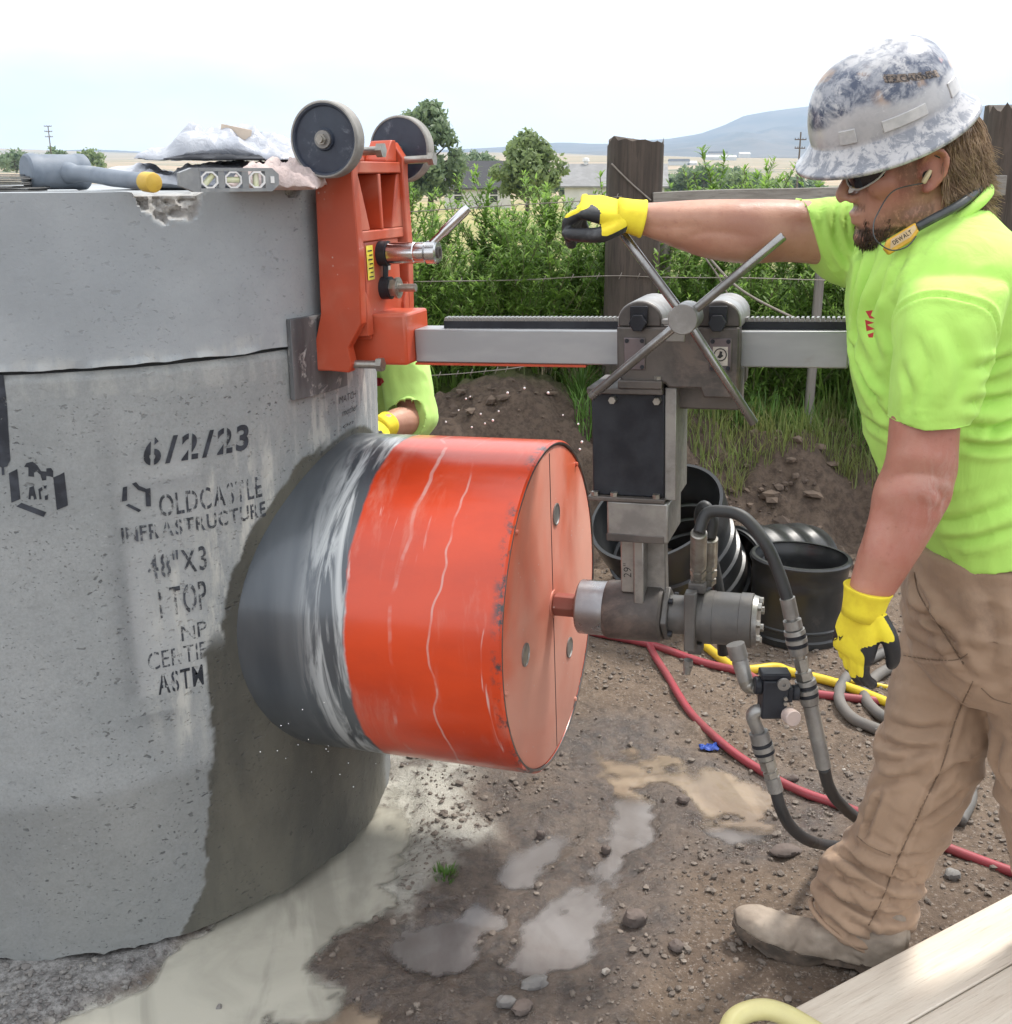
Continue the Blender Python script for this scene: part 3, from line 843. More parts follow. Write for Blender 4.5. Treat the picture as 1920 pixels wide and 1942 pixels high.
gxs = axis_vals(-1.5, 2.3, 0.0125, -9000, 9000)
gys = axis_vals(1.45, 5.3, 0.0125, -400, 4200, 1.10)
GX, GY = np.meshgrid(gxs, gys)
gx, gy = GX.ravel(), GY.ravel()
gzv, g_ds, g_pd, g_tr, g_rs, g_gg, g_edge = ground_parts(gx, gy)
nx, ny = len(gxs), len(gys)
idx = np.arange(nx * ny).reshape(ny, nx)
quads = np.stack([idx[:-1, :-1], idx[:-1, 1:], idx[1:, 1:], idx[1:, :-1]], -1).reshape(-1, 4)

def fast_mesh(name, co, quads):
    me = bpy.data.meshes.new(name)
    me.vertices.add(len(co)); me.vertices.foreach_set("co", np.asarray(co, np.float32).ravel())
    n, k = quads.shape
    me.loops.add(n * k); me.loops.foreach_set("vertex_index", quads.astype(np.int32).ravel())
    me.polygons.add(n); me.polygons.foreach_set("loop_start", np.arange(0, n * k, k, dtype=np.int32))
    me.update(calc_edges=True); me.validate()
    return me

gme = fast_mesh("ground", np.stack([gx, gy, gzv], -1), quads)
wn_ = fbm(gx * 2.2, gy * 2.2, oct=4, seed=51) * 0.16
wet = np.maximum.reduce([smooth(0.30, 0.0, g_pd + wn_ * 0.9), smooth(0.20, -0.06, g_tr + wn_), 0.95 * smooth(0.26, 0.0, g_ds + wn_)])
wet *= 0.62 + 0.38 * smooth(-0.3, 0.4, fbm(gx * 14, gy * 14, oct=3, seed=55))
set_attr(gme, "wet", np.clip(wet, 0, 1))
set_attr(gme, "slurry", np.clip(np.maximum(smooth(0.06, -0.06, g_rs + 0.04 * fbm(gx * 12, gy * 12, oct=3, seed=8)) * 0.85, smooth(0.02, -0.02, g_ds)), 0, 1))
set_attr(gme, "grey", smooth(0.02, -0.03, g_gg))
set_attr(gme, "bank", smooth(-0.15, 0.15, gy - g_edge))
gdist = np.hypot(gx, gy)
set_attr(gme, "grass", smooth(0.65, 1.3, gy - g_edge + 0.4 * fbm(gx * 1.3, gy * 1.3, oct=3, seed=61)) * (gy > 3))
set_attr(gme, "dry", smooth(10, 18, gdist) * (gy > 0))
set_attr(gme, "far", smooth(130, 320, gdist))
ground = link_mesh("ground", gme, MAT['soil'], sharp=180)
tag(ground, "brown dirt work site with wet churned mud and fields beyond", kind="structure")

# ------------------------------------------------------------------ hills on the horizon
def hills():
    prof = [(-900, 296), (-400, 290), (0, 286), (90, 287), (180, 283), (300, 290), (500, 293), (700, 286), (860, 284), (930, 281), (1010, 276), (1060, 271), (1150, 272), (1210, 266), (1270, 262),
            (1330, 252), (1372, 238), (1412, 220), (1455, 212), (1500, 206), (1560, 199), (1640, 201), (1760, 200), (1850, 202), (1920, 197), (2050, 205), (2300, 222), (2700, 250), (3200, 290)]
    px_ = np.linspace(-900, 3200, 420)
    ry = np.interp(px_, [p[0] for p in prof], [p[1] for p in prof])
    rows = []
    RY = 6200.0
    for i, t in enumerate(np.linspace(0, 1, 60)):
        Yd = 3500 + (RY - 3500) * t
        pts = []
        for a, b in zip(px_, ry):
            top = at_depth(a, b, RY)
            pts.append((top.x * Yd / RY, Yd, top.z))
        rows.append(pts)
    co = np.array(rows)                      # rows x cols x 3
    t = np.linspace(0, 1, 60)[:, None]
    z0 = 42.0
    top = co[..., 2] - z0
    nz = fbm(co[..., 0] / 700, co[..., 1] / 700, oct=5, seed=91)
    gul = 1 - np.abs(fbm(co[..., 0] / 320, co[..., 1] / 900, oct=4, seed=95))
    shape = t ** 1.35
    co[..., 2] = z0 + top * shape * (1 + 0.0 * nz) + (18 * nz + 26 * (gul - 0.6)) * np.sin(np.pi * np.clip(t, 0, 1)) * np.clip(top / 150, 0.35, 2.0)
    co[-1, :, 2] += 4 * nz[-1]
    back = co[-1].copy(); back[:, 1] += 900; back[:, 2] -= 200
    co = np.concatenate([co, back[None]], 0)
    R_, C_ = co.shape[:2]
    ix = np.arange(R_ * C_).reshape(R_, C_)
    q = np.stack([ix[:-1, :-1], ix[:-1, 1:], ix[1:, 1:], ix[1:, :-1]], -1).reshape(-1, 4)
    o = link_mesh("hills", fast_mesh("hills", co.reshape(-1, 3), q), MAT['hill'], sharp=180)
    tag(o, "long bare ridge of hills on the horizon", kind="structure")
hills()

# ------------------------------------------------------------------ air
hz = MB(); hz.span((-9500, -450, -30), (9500, 7600, 520))
hzm = bpy.data.materials.new("haze_air"); hzm.use_nodes = True
hn = hzm.node_tree.nodes; hn.clear()
ho = hn.new("ShaderNodeOutputMaterial"); hv = hn.new("ShaderNodeVolumePrincipled")
hv.inputs["Color"].default_value = (0.56, 0.76, 1.0, 1); hv.inputs["Density"].default_value = 0.00016
hv.inputs["Anisotropy"].default_value = 0.2
hzm.node_tree.links.new(hv.outputs[0], ho.inputs["Volume"])
haze = hz.build("haze", hzm, sharp=None)
tag(haze, "pale summer haze over the valley", kind="stuff")

# ------------------------------------------------------------------ water lying on the ground
def pool(name, poly, mat, z, label, grow=0.10):
    xs = [p[0] for p in poly]; ys = [p[1] for p in poly]
    st = 0.011
    X, Y = np.meshgrid(np.arange(min(xs) - grow, max(xs) + grow, st), np.arange(min(ys) - grow, max(ys) + grow, st))
    d = poly_sdf(X.ravel(), Y.ravel(), poly).reshape(X.shape)
    ix = np.arange(X.size).reshape(X.shape)
    keep = (d[:-1, :-1] < grow)
    q = np.stack([ix[:-1, :-1], ix[:-1, 1:], ix[1:, 1:], ix[1:, :-1]], -1)[keep]
    used = np.unique(q); remap = np.full(X.size, -1); remap[used] = np.arange(len(used))
    co = np.stack([X.ravel(), Y.ravel(), np.full(X.size, z)], -1)[used]
    me = fast_mesh(name, co, remap[q])
    dep = z - ground_parts(co[:, 0], co[:, 1])[0]
    set_attr(me, "depth", smooth(-0.0005, 0.0075, dep) * smooth(grow * 0.95, grow * 0.3, d.ravel()[used] + 0.02 * fbm(co[:, 0] * 16, co[:, 1] * 16, oct=4, seed=12)))
    o = link_mesh(name, me, mat, sharp=180)
    tag(o, label, kind="structure")
pool("slurry_puddle", SLURRY, MAT['slurry'], -0.008, "pale cement slurry pooled round the foot of the concrete", 0.06)
for i_, p_ in enumerate(PUDDLES):
    pool("muddy_puddle", p_, MAT['mudwater' if i_ in (0, 5) else 'greywater'], WATER_Z - 0.0012 * i_, "shallow muddy puddle in the churned dirt", 0.09)

# ------------------------------------------------------------------ stones
def rock_mesh(name, s, seed, n=10, m=8, rough=0.28):
    mb = MB(); mb.ball((0, 0, 0), 1.0, n, m)
    me = mb.mesh(name); co = mesh_co(me)
    nn = fbm(co[:, 0] * 1.3 + seed, co[:, 1] * 1.3, co[:, 2] * 1.3, oct=3, seed=seed)
    fac = np.round(nn * 3) / 3 * 0.5 + nn * 0.5
    co = co * (1 + rough * fac)[:, None] * np.array(s)
    set_co(me, co); return me

def place_rock(px, py, s, mat, label, seed, rz=0.0, z=0.0):
    p = at_height(px, py, z)
    g = gz(p.x, p.y)
    o = link_mesh("stone", rock_mesh("stone", s, seed, 14, 10), mat, sharp=28)
    o.location = (p.x, p.y, g + s[2] * 0.72); o.rotation_euler = (0, 0, rz)
    tag(o, label, "stone")
place_rock(1203, 1752, (0.026, 0.024, 0.021), MAT['stone'], "dark brown fist sized stone standing on bare mud beside the water trough", 3, 0.4)
place_rock(1284, 1798, (0.018, 0.016, 0.013), MAT['stone'], "small dark angular stone in the mud near the boot toe", 8)
place_rock(1015, 1862, (0.030, 0.018, 0.009), MAT['stone2'], "flat grey wet stone at the lower end of the water trough", 11, 0.3)
place_rock(958, 1905, (0.020, 0.016, 0.013), MAT['stone2'], "dark grey stone beside a reddish brown one in wet mud", 14)
place_rock(990, 1915, (0.022, 0.018, 0.011), MAT['stone'], "reddish brown stone lying against a dark grey one", 18, 0.6)
place_rock(1297, 1522, (0.017, 0.012, 0.010), MAT['stone'], "dark stone at the edge of the brown puddle", 21)
place_rock(1150, 1612, (0.012, 0.011, 0.012), MAT['stone'], "small upright dark stone in the wet gravel trough", 25)
place_rock(1026, 1580, (0.012, 0.011, 0.013), MAT['stone'], "small black stone on gravel below the orange drum", 28)
place_rock(1805, 1960 - 290, (0.018, 0.016, 0.012), MAT['stone2'], "pale round stone in front of the pale boards", 31)
place_rock(1500, 1478, (0.020, 0.014, 0.010), MAT['stone'], "brown stone beside the red hose", 35)
place_rock(1490, 1620, (0.035, 0.024, 0.012), MAT['stone'], "dark flat clod beside the hanging black hose", 41)
place_rock(465, 1868, (0.008, 0.007, 0.006), MAT['stone2'], "small dark pebble showing through the pale slurry", 44, z=0.0)
place_rock(415, 1905, (0.011, 0.009, 0.012), MAT['stone2'], "small pointed grey stone standing in the pale slurry", 48)
place_rock(540, 1885, (0.026, 0.008, 0.006), MAT['stone2'], "thin grey sliver of stone lying in the pale slurry", 52, -0.6)

def scatter(name, count, region, size, mat, label, seed, avoid=None, sink=0.25):
    rng = np.random.default_rng(seed)
    ico = bmesh.new(); bmesh.ops.create_icosphere(ico, subdivisions=1, radius=1.0)
    base = np.array([v.co for v in ico.verts]); tris = np.array([[v.index for v in f.verts] for f in ico.faces]); ico.free()
    xs, ys = [], []
    x0, x1, y0, y1 = region
    X = rng.uniform(x0, x1, count * 3); Y = rng.uniform(y0, y1, count * 3)
    Z, ds, pd, tr, rs, gg, ed = ground_parts(X, Y)
    w = 0.25 + 0.75 * smooth(-0.35, 0.35, fbm(X * 2.3, Y * 2.3, oct=3, seed=seed))
    ok = (rng.uniform(size=X.size) < w) & (np.hypot(X - BC.x, Y - BC.y) > BR + 0.01) & (ds > -0.01) & ((pd > -0.02) | (rng.uniform(size=X.size) < 0.25))
    ok &= (tr > 0.10) | (rng.uniform(size=X.size) < 0.22)
    if avoid is not None: ok &= avoid(X, Y, ed)
    X, Y, Z = X[ok][:count], Y[ok][:count], Z[ok][:count]
    n = len(X)
    s = size[0] * (size[1] / size[0]) ** (rng.uniform(size=n) ** 2.2)
    sc = s[:, None] * rng.uniform(0.6, 1.3, (n, 3)) * np.array([1, 1, 0.65])
    V = base[None] * (1 + 0.3 * rng.uniform(-1, 1, (n, len(base), 1))) * sc[:, None, :]
    a = rng.uniform(0, 6.28, n); c, sn = np.cos(a)[:, None], np.sin(a)[:, None]
    vx, vy = V[..., 0] * c - V[..., 1] * sn, V[..., 0] * sn + V[..., 1] * c
    V = np.stack([vx + X[:, None], vy + Y[:, None], V[..., 2] + (Z + s * (0.65 - sink))[:, None]], -1)
    F = (tris[None] + (np.arange(n) * len(base))[:, None, None]).reshape(-1, 3)
    o = link_mesh(name, fast_mesh(name, V.reshape(-1, 3), F), mat, sharp=None)
    tag(o, label, kind="stuff")
    return o
scatter("gravel", 12000, (-0.5, 2.0, 1.55, 4.2), (0.0018, 0.010), MAT['gravel'], "loose gravel and small stones over the dirt", 5, lambda X, Y, E: Y < E)
scatter("clods", 900, (-0.7, 2.6, 3.6, 5.2), (0.006, 0.04), MAT['clod'], "loose clods of dark soil on the dirt bank", 6, lambda X, Y, E: (Y > E - 0.45) & (Y < E + 0.75), 0.3)
def grit_only(X, Y, E):
    return poly_sdf(X, Y, GREYGRIT) < 0.0
scatter("grit", 2600, (-1.7, -0.7, 1.5, 2.1), (0.002, 0.009), MAT['stone2'], "grey crushed grit along the foot of the concrete", 9, grit_only)

def tuft(name, px, py, n, h, mat, label, spread=0.05, group=None, parent=None, z=0.0, droop=0.6, width=0.0035):
    p = at_height(px, py, z); g = gz(p.x, p.y)
    mb = MB()
    for i in range(n):
        a = random.uniform(0, 6.28); r = random.uniform(0, spread); l = h * random.uniform(0.5, 1.1)
        b = Vector((r * math.cos(a), r * math.sin(a), -0.01)); d = Vector((math.cos(a), math.sin(a), 0)) * random.uniform(0.1, droop)
        w = Vector((-math.sin(a), math.cos(a), 0)) * width
        pts = [b + Vector((0, 0, 1)) * l * t * (1 - 0.25 * t * d.length) + d * l * t * t for t in (0, 0.4, 0.75, 1)]
        vs = []
        for t, q in zip((1, 0.9, 0.6, 0.05), pts): vs += [q - w * t, q + w * t]
        mb.add(vs, [(0, 1, 3, 2), (2, 3, 5, 4), (4, 5, 7, 6)])
    o = mb.build(name, mat, sharp=180, loc=(p.x, p.y, g))
    tag(o, label, "grass tuft", group)
tuft("grass_tuft", 845, 1668, 70, 0.035, MAT['greengrass'], "small green tuft of grass at the edge of the white slurry residue", 0.03, width=0.0022)

# ------------------------------------------------------------------ machine frame (drill axis is radial to the manhole)
MO = Vector((0.108, 2.295, 0.676))
TH, TI = math.radians(18.36), math.radians(2.2)
M_N = Vector((math.cos(TH) * math.cos(TI), -math.sin(TH) * math.cos(TI), math.sin(TI)))
M_H = Vector((math.sin(TH), math.cos(TH), 0))
M_W = M_N.cross(M_H)
MMAT = Matrix(((M_N.x, M_H.x, M_W.x, MO.x), (M_N.y, M_H.y, M_W.y, MO.y), (M_N.z, M_H.z, M_W.z, MO.z), (0, 0, 0, 1)))
MINV = MMAT.inverted()
DRUM_R = 0.368

def on_barrel(px, py):
    """where a line of sight meets the manhole: angle and height"""
    d = ray(px, py); ox, oy = -BC.x, -BC.y
    a = d.x ** 2 + d.y ** 2; b = 2 * (ox * d.x + oy * d.y); c = ox * ox + oy * oy - BR * BR
    disc = max(b * b - 4 * a * c, 0.0)
    t = (-b - math.sqrt(disc)) / (2 * a)
    p = Vector((0, 0, EYE)) + d * t
    return math.atan2(p.y - BC.y, p.x - BC.x), p.z

def shell(name, r_out, r_in, z0, z1, attrs, mat, label, cat, disp=None, dz=0.006, step=0.0062):
    # outer wall finely divided on the side that faces the work, coarser behind; hollow inside
    a0, a1 = math.radians(-205), math.radians(40)
    fine = np.linspace(a0, a1, int((a1 - a0) * r_out / step))
    coarse = np.linspace(a1, a0 + 2 * math.pi, 40)[1:-1]
    th = np.concatenate([fine, coarse]); zz = np.linspace(z0, z1, int((z1 - z0) / dz) + 1)
    TT, ZZ = np.meshgrid(th, zz)
    r = np.full(TT.shape, r_out)
    A = attrs(TT, ZZ)
    if disp is not None:
        r, ZZ = disp(TT, ZZ, r)
    co = np.stack([r * np.cos(TT), r * np.sin(TT), ZZ], -1)
    inner_top = np.stack([r_in * np.cos(th), r_in * np.sin(th), np.full(th.shape, z1)], -1)
    inner_bot = np.stack([r_in * np.cos(th), r_in * np.sin(th), np.full(th.shape, z0)], -1)
    co = np.concatenate([co, inner_top[None], inner_bot[None], co[:1]], 0)
    rows, cols = co.shape[:2]
    ix = np.arange(rows * cols).reshape(rows, cols); nx_ = np.roll(ix, -1, 1)
    q = np.stack([ix[:-1], nx_[:-1], nx_[1:], ix[1:]], -1).reshape(-1, 4)
    me = fast_mesh(name, co.reshape(-1, 3), q)
    for k in ("wet", "slurry", "spray", "broken", "pits", "panel"):
        v = A.get(k, np.zeros(TT.shape) if k != "pits" else np.ones(TT.shape))
        set_attr(me, k, np.concatenate([np.clip(v, 0, 1), np.zeros((3, cols))], 0).ravel())
    o = link_mesh(name, me, mat, sharp=42, loc=(BC.x, BC.y, 0))
    tag(o, label, cat)
    return o

def barrel_attrs(T, Z):
    u = T * BR
    n1 = fbm(u * 6, Z * 6, oct=5, seed=101); n2 = fbm(u * 30, Z * 9, oct=3, seed=103)
    # position in the drill frame
    x = BC.x + BR * np.cos(T); y = BC.y + BR * np.sin(T)
    rel = np.stack([x - MO.x, y - MO.y, Z - MO.z], -1)
    ly = rel @ np.array(M_H); lz = rel @ np.array(M_W)
    rad = np.hypot(ly, lz)
    tl = np.array([on_barrel(a, b) for a, b in [(398, 1250), (400, 1350), (400, 1480), (396, 1560), (388, 1640), (380, 1700), (340, 1770)]])
    left = np.interp(Z, tl[::-1, 1], tl[::-1, 0] * BR)
    right = math.radians(-3) * BR + 0.03 * n1
    under = smooth(-0.006, 0.004, u - left + 0.012 * n1 + 0.007 * fbm(u * 40, Z * 40, oct=3, seed=105)) * smooth(0.72, 0.66, Z + 0.02 * n1) * smooth(0.02, -0.05, u - right) * (ly < 0.36)
    ring = smooth(0.404, 0.398, rad + 0.010 * n1 + 0.006 * n2) * smooth(-0.06, 0.03, -ly - 0.14 + 0.02 * n1)
    ring2 = smooth(0.384, 0.379, rad + 0.004 * n1) * (ly > -0.2)
    wet = np.maximum(np.maximum(under, ring), ring2)
    wet = np.maximum(wet, 0.33 * smooth(0.40, 0.36, Z + 0.03 * np.sin(u * 3) + 0.004 * n1))
    # milky splashes above and beside the cut
    sl = smooth(0.60, 0.40, rad + 0.05 * n1) * smooth(-0.05, 0.12, lz + 0.30) * smooth(0.12, 0.30, -ly) * smooth(0.36, 0.40, rad)
    streak = smooth(-0.1, 0.5, fbm(u * 45, Z * 4, oct=3, seed=107))
    sl = sl * (0.25 + 0.75 * streak)
    sl = np.maximum(sl, 0.55 * smooth(-0.28, -0.10, ly) * smooth(0.3, 0.6, streak) * smooth(0.35, 0.40, rad) * (lz > 0))
    sl = np.maximum(sl, 0.7 * smooth(0.46, 0.41, rad + 0.02 * n1) * (lz < 0.16) * (lz > -0.2) * (ly < 0))
    sl = sl * (1 - np.clip(wet * 1.5, 0, 1))
    # dark halo left round the stencil card
    spray = np.zeros_like(T)
    (tA, zA), (tB, zB) = on_barrel(196, 800), on_barrel(196, 1340)
    v = np.exp(-((u - tA * BR) / 0.022) ** 2) * smooth(zB - 0.03, zB + 0.04, Z) * smooth(zA + 0.05, zA, Z)
    spray = np.maximum(spray, 0.5 * v)
    tC, zC = on_barrel(330, 905)
    spray = np.maximum(spray, 0.65 * smooth(zC + 0.002, zC - 0.002, Z) * smooth(zC - 0.06, zC, Z) * smooth(tA * BR - 0.01, tA * BR + 0.05, u) * smooth(0.0, -0.18, u - tC * BR - 0.17))
    tD, zD = on_barrel(300, 1352)
    spray = np.maximum(spray, 0.8 * smooth(zD + 0.002, zD - 0.002, Z) * smooth(zD - 0.05, zD, Z) * np.exp(-((u - tD * BR) / 0.05) ** 2))
    tE, zE = on_barrel(370, 868)
    spray = np.maximum(spray, 0.35 * smooth(zE, zE + 0.003, Z) * smooth(zE + 0.05, zE, Z) * smooth(tA * BR, tA * BR + 0.03, u) * smooth(0.03, -0.02, u - on_barrel(500, 870)[0] * BR))
    tF, zF = on_barrel(90, 930)
    spray = np.maximum(spray, 0.25 * np.exp(-((u - tF * BR) / 0.09) ** 2 - ((Z - zF) / 0.09) ** 2))
    spray *= 0.8 + 0.3 * n1
    panel = smooth(tA * BR + 0.005, tA * BR + 0.02, u) * smooth(zB + 0.0, zB + 0.008, Z) * smooth(zA - 0.06, zA - 0.075, Z) * smooth(left + 0.02, left - 0.01, u) * (0.7 + 0.4 * n1)
    topband = smooth(BZ1 - 0.055, BZ1 - 0.045, Z + 0.008 * n1)
    return dict(panel=panel, wet=wet, slurry=np.maximum(sl, 0.18 * topband), spray=spray, pits=(1 - 0.75 * topband) * (0.55 + 0.6 * smooth(-0.3, 0.4, n1)))

def barrel_disp(T, Z, r):
    u = T * BR
    r = r + 0.0012 * fbm(u * 5, Z * 5, oct=3, seed=111) + 0.0005 * fbm(u * 60, Z * 60, oct=2, seed=113)
    low = smooth(BZ0 + 0.03, BZ0, Z)
    Z = Z + low * 0.010 * np.abs(fbm(u * 12, Z * 0 + 3, oct=4, seed=115))
    lip = smooth(BZ1 - 0.012, BZ1, Z)
    r = r - lip * 0.006
    return r, Z
barrel = shell("concrete_manhole_barrel", BR, BR - 0.127, BZ0, BZ1, barrel_attrs, MAT['barrel'],
               "grey precast concrete manhole barrel with black stencils being cored by the drill", "manhole", barrel_disp)

CHIP_T, CHIP_Z = on_barrel(320, 372)
def slab_attrs(T, Z):
    u = T * BR
    n1 = fbm(u * 22, Z * 22, oct=4, seed=121)
    d = np.hypot((u - CHIP_T * BR) / 0.058, (Z - SZ1) / 0.056) + 0.28 * n1
    t2, _ = on_barrel(553, 362)
    d2 = np.hypot((u - t2 * BR) / 0.02, (Z - SZ1) / 0.015) + 0.3 * n1
    low = smooth(SZ0 + 0.03, SZ0 + 0.006, Z + 0.012 * fbm(u * 16, Z * 3, oct=3, seed=127))
    return dict(broken=np.maximum(smooth(1.0, 0.93, d), smooth(1.0, 0.9, d2)), pits=np.full(T.shape, 0.22) + 0.5 * smooth(-0.12, 0.1, T + 0.6) * 0.6, slurry=0.3 * low)

def slab_disp(T, Z, r):
    u = T * BR
    n1 = fbm(u * 22, Z * 22, oct=4, seed=121)
    d = np.hypot((u - CHIP_T * BR) / 0.058, (Z - SZ1) / 0.056) + 0.28 * n1
    t2, _ = on_barrel(553, 362)
    d2 = np.hypot((u - t2 * BR) / 0.02, (Z - SZ1) / 0.015) + 0.3 * n1
    k = smooth(1.0, 0.8, d)
    r = r - k * (0.010 + 0.016 * np.abs(fbm(u * 40, Z * 40, oct=3, seed=123))) - 0.010 * smooth(1, 0.7, d2)
    Z = Z - k * 0.008 * smooth(SZ1 - 0.03, SZ1, Z)
    r = r + 0.0010 * fbm(u * 4, Z * 4, oct=3, seed=125)
    low = smooth(SZ0 + 0.012, SZ0, Z)
    rag = fbm(u * 14, u * 0 + 5, oct=4, seed=129)
    Z = Z + low * 0.0022 * rag
    r = r + low * (0.003 * fbm(u * 30, u * 0, oct=3, seed=131) + 0.002)
    return r, Z
slab = shell("concrete_top_ring", BR + 0.003, BR - 0.127, SZ0, SZ1, slab_attrs, MAT['slab'],
             "smooth grey concrete ring with a chipped upper edge, set on the stenciled manhole barrel", "concrete ring", slab_disp, 0.005)
# a lid across the opening carries the tools
lid = MB(); lid.lathe([(0, 0.601), (0.05, 0.601), (0.05, 0.001), (0, 0.001)], (0, 0, 0), (0, 0, 1), 72)
o = lid.build("cover_plate", MAT['slab'], sharp=40, loc=(BC.x, BC.y, SZ1 - 0.0505))
tag(o, "round flat cover closing the opening of the concrete top ring", "cover")
# mortar bed between barrel and ring
mo = MB(); mo.lathe([(0, BR - 0.012), (SZ0 - BZ1 + 0.002, BR - 0.012), (SZ0 - BZ1 + 0.002, BR - 0.12), (0, BR - 0.12)], (0, 0, 0), (0, 0, 1), 96, closed=True)
jm = simple("dark_joint_mastic", (0.03, 0.032, 0.034), None, 0.8, 0, 20)
o = mo.build("joint_seal", jm, barrel, sharp=30, loc=(0, 0, BZ1 - 0.001))

# ------------------------------------------------------------------ stencils and marks on the barrel
def to_wall(u, z, lift=0.0014):
    t = u / BR
    return ((BR + lift) * math.cos(t), (BR + lift) * math.sin(t), z)

def wall_text(name, txt, x0, y0, x1, y1, mat, stencil=True, bold=0.02, slant=0.0):
    """letters sprayed inside the photo box x0..x1, y0..y1 (top, bottom)"""
    ta, za = on_barrel(x0, (y0 + y1) / 2); tb, zb = on_barrel(x1, (y0 + y1) / 2)
    _, zt = on_barrel((x0 + x1) / 2, y0); _, zl = on_barrel((x0 + x1) / 2, y1)
    shapes, wd = text_shapes(txt, stencil, 0.10, bold)
    sx = (tb - ta) * BR / wd; sz = (zt - zl) / 0.72
    mb = MB()
    for vs, fs in shapes:
        mb.add([to_wall(ta * BR + (x + slant * y) * sx, zl + y * sz) for x, y in vs], fs)
    me = mb.mesh(name)
    return link_mesh(name, me, mat, barrel, sharp=180)

def wall_poly(mb, pts):
    """a painted patch given by photo corner points, cut fine enough to follow the wall"""
    q = [on_barrel(a, b) for a, b in pts]
    us = [t * BR for t, _ in q]; zs = [z for _, z in q]
    bm = bmesh.new()
    f = bm.faces.new([bm.verts.new((u, z, 0)) for u, z in zip(us, zs)])
    lo, hi = min(us), max(us); s = lo + 0.02
    while s < hi:
        bmesh.ops.bisect_plane(bm, geom=bm.verts[:] + bm.edges[:] + bm.faces[:], plane_co=(s, 0, 0), plane_no=(1, 0, 0)); s += 0.02
    bm.verts.index_update()
    mb.add([to_wall(v.co.x, v.co.y) for v in bm.verts], [tuple(v.index for v in f_.verts) for f_ in bm.faces])
    bm.free()

wall_text("lettering", "6/2/23", 268, 820, 470, 868, MAT['stencil'], True, 0.03, 0.12)
wall_text("lettering", "OLDCASTLE", 300, 921, 497, 963, MAT['stencil_faded'], True, 0.01)
wall_text("lettering", "INFRASTRUCTURE", 228, 979, 505, 1008, MAT['stencil_faded'], True, 0.02)
wall_text("lettering", '48"X3', 279, 1043, 392, 1090, MAT['stencil_faded'], True, 0.01)
wall_text("lettering", "1 TOP", 301, 1107, 392, 1163, MAT['stencil_faded'], True, 0.01)
wall_text("lettering", "NP", 343, 1180, 392, 1211, MAT['stencil_faded'], False, 0.0)
wall_text("lettering", "CERTIF", 279, 1226, 392, 1260, MAT['stencil_faded'], True, 0.0)
wall_text("lettering", "ASTM", 298, 1268, 386, 1308, MAT['stencil'], True, 0.01)
wall_text("handwriting", "MATCH", 642, 746, 674, 760, MAT['marker'], False, -0.012, 0.2)
wall_text("handwriting", "mother", 648, 770, 676, 784, MAT['marker'], False, -0.01, 0.3)
wall_text("handwriting", "on", 648, 800, 668, 808, MAT['marker'], False, -0.01, 0.3)
em = MB()
for pts in ([(17, 897), (33, 889), (39, 946), (22, 953)], [(113, 900), (122, 895), (129, 958), (108, 967), (101, 905)],
            [(31, 960), (41, 953), (88, 971), (83, 980)],
            [(46, 885), (50, 878), (62, 875), (71, 882), (78, 893), (88, 894), (88, 888), (97, 887), (101, 893), (101, 905), (95, 903), (88, 902), (88, 910), (80, 911), (77, 900), (70, 894), (65, 896), (65, 904), (54, 903), (54, 886)],
            [(54, 946), (56, 924), (64, 921), (70, 946), (65, 947), (63, 940), (59, 940), (58, 947)],
            [(73, 927), (80, 923), (81, 929), (77, 932), (79, 946), (75, 947)], [(83, 921), (89, 920), (88, 926), (83, 926)], [(85, 940), (91, 938), (91, 947), (86, 948)]):
    wall_poly(em, pts)
em.build("stencil_emblem", MAT['stencil'], barrel, sharp=180)
em = MB()
for pts in ([(233, 924), (241, 922), (241, 949), (231, 951)], [(275, 927), (285, 925), (286, 960), (277, 960)], [(238, 958), (244, 955), (268, 967), (263, 971)],
            [(250, 917), (258, 914), (264, 921), (276, 926), (276, 933), (262, 929), (256, 923)]):
    wall_poly(em, pts)
em.build("stencil_emblem", MAT['stencil'], barrel, sharp=180)
em = MB(); wall_poly(em, [(-70, 712), (7, 711), (13, 760), (20, 872), (14, 884), (8, 886), (9, 900), (4, 901), (3, 886), (-8, 880), (-70, 876)])
em.build("painted_bar", MAT['stencil'], barrel, sharp=180)

# ------------------------------------------------------------------ things lying on the cover
TOPZ = SZ1 + 0.0002
def top_at(px, py):
    return at_height(px, py, TOPZ)

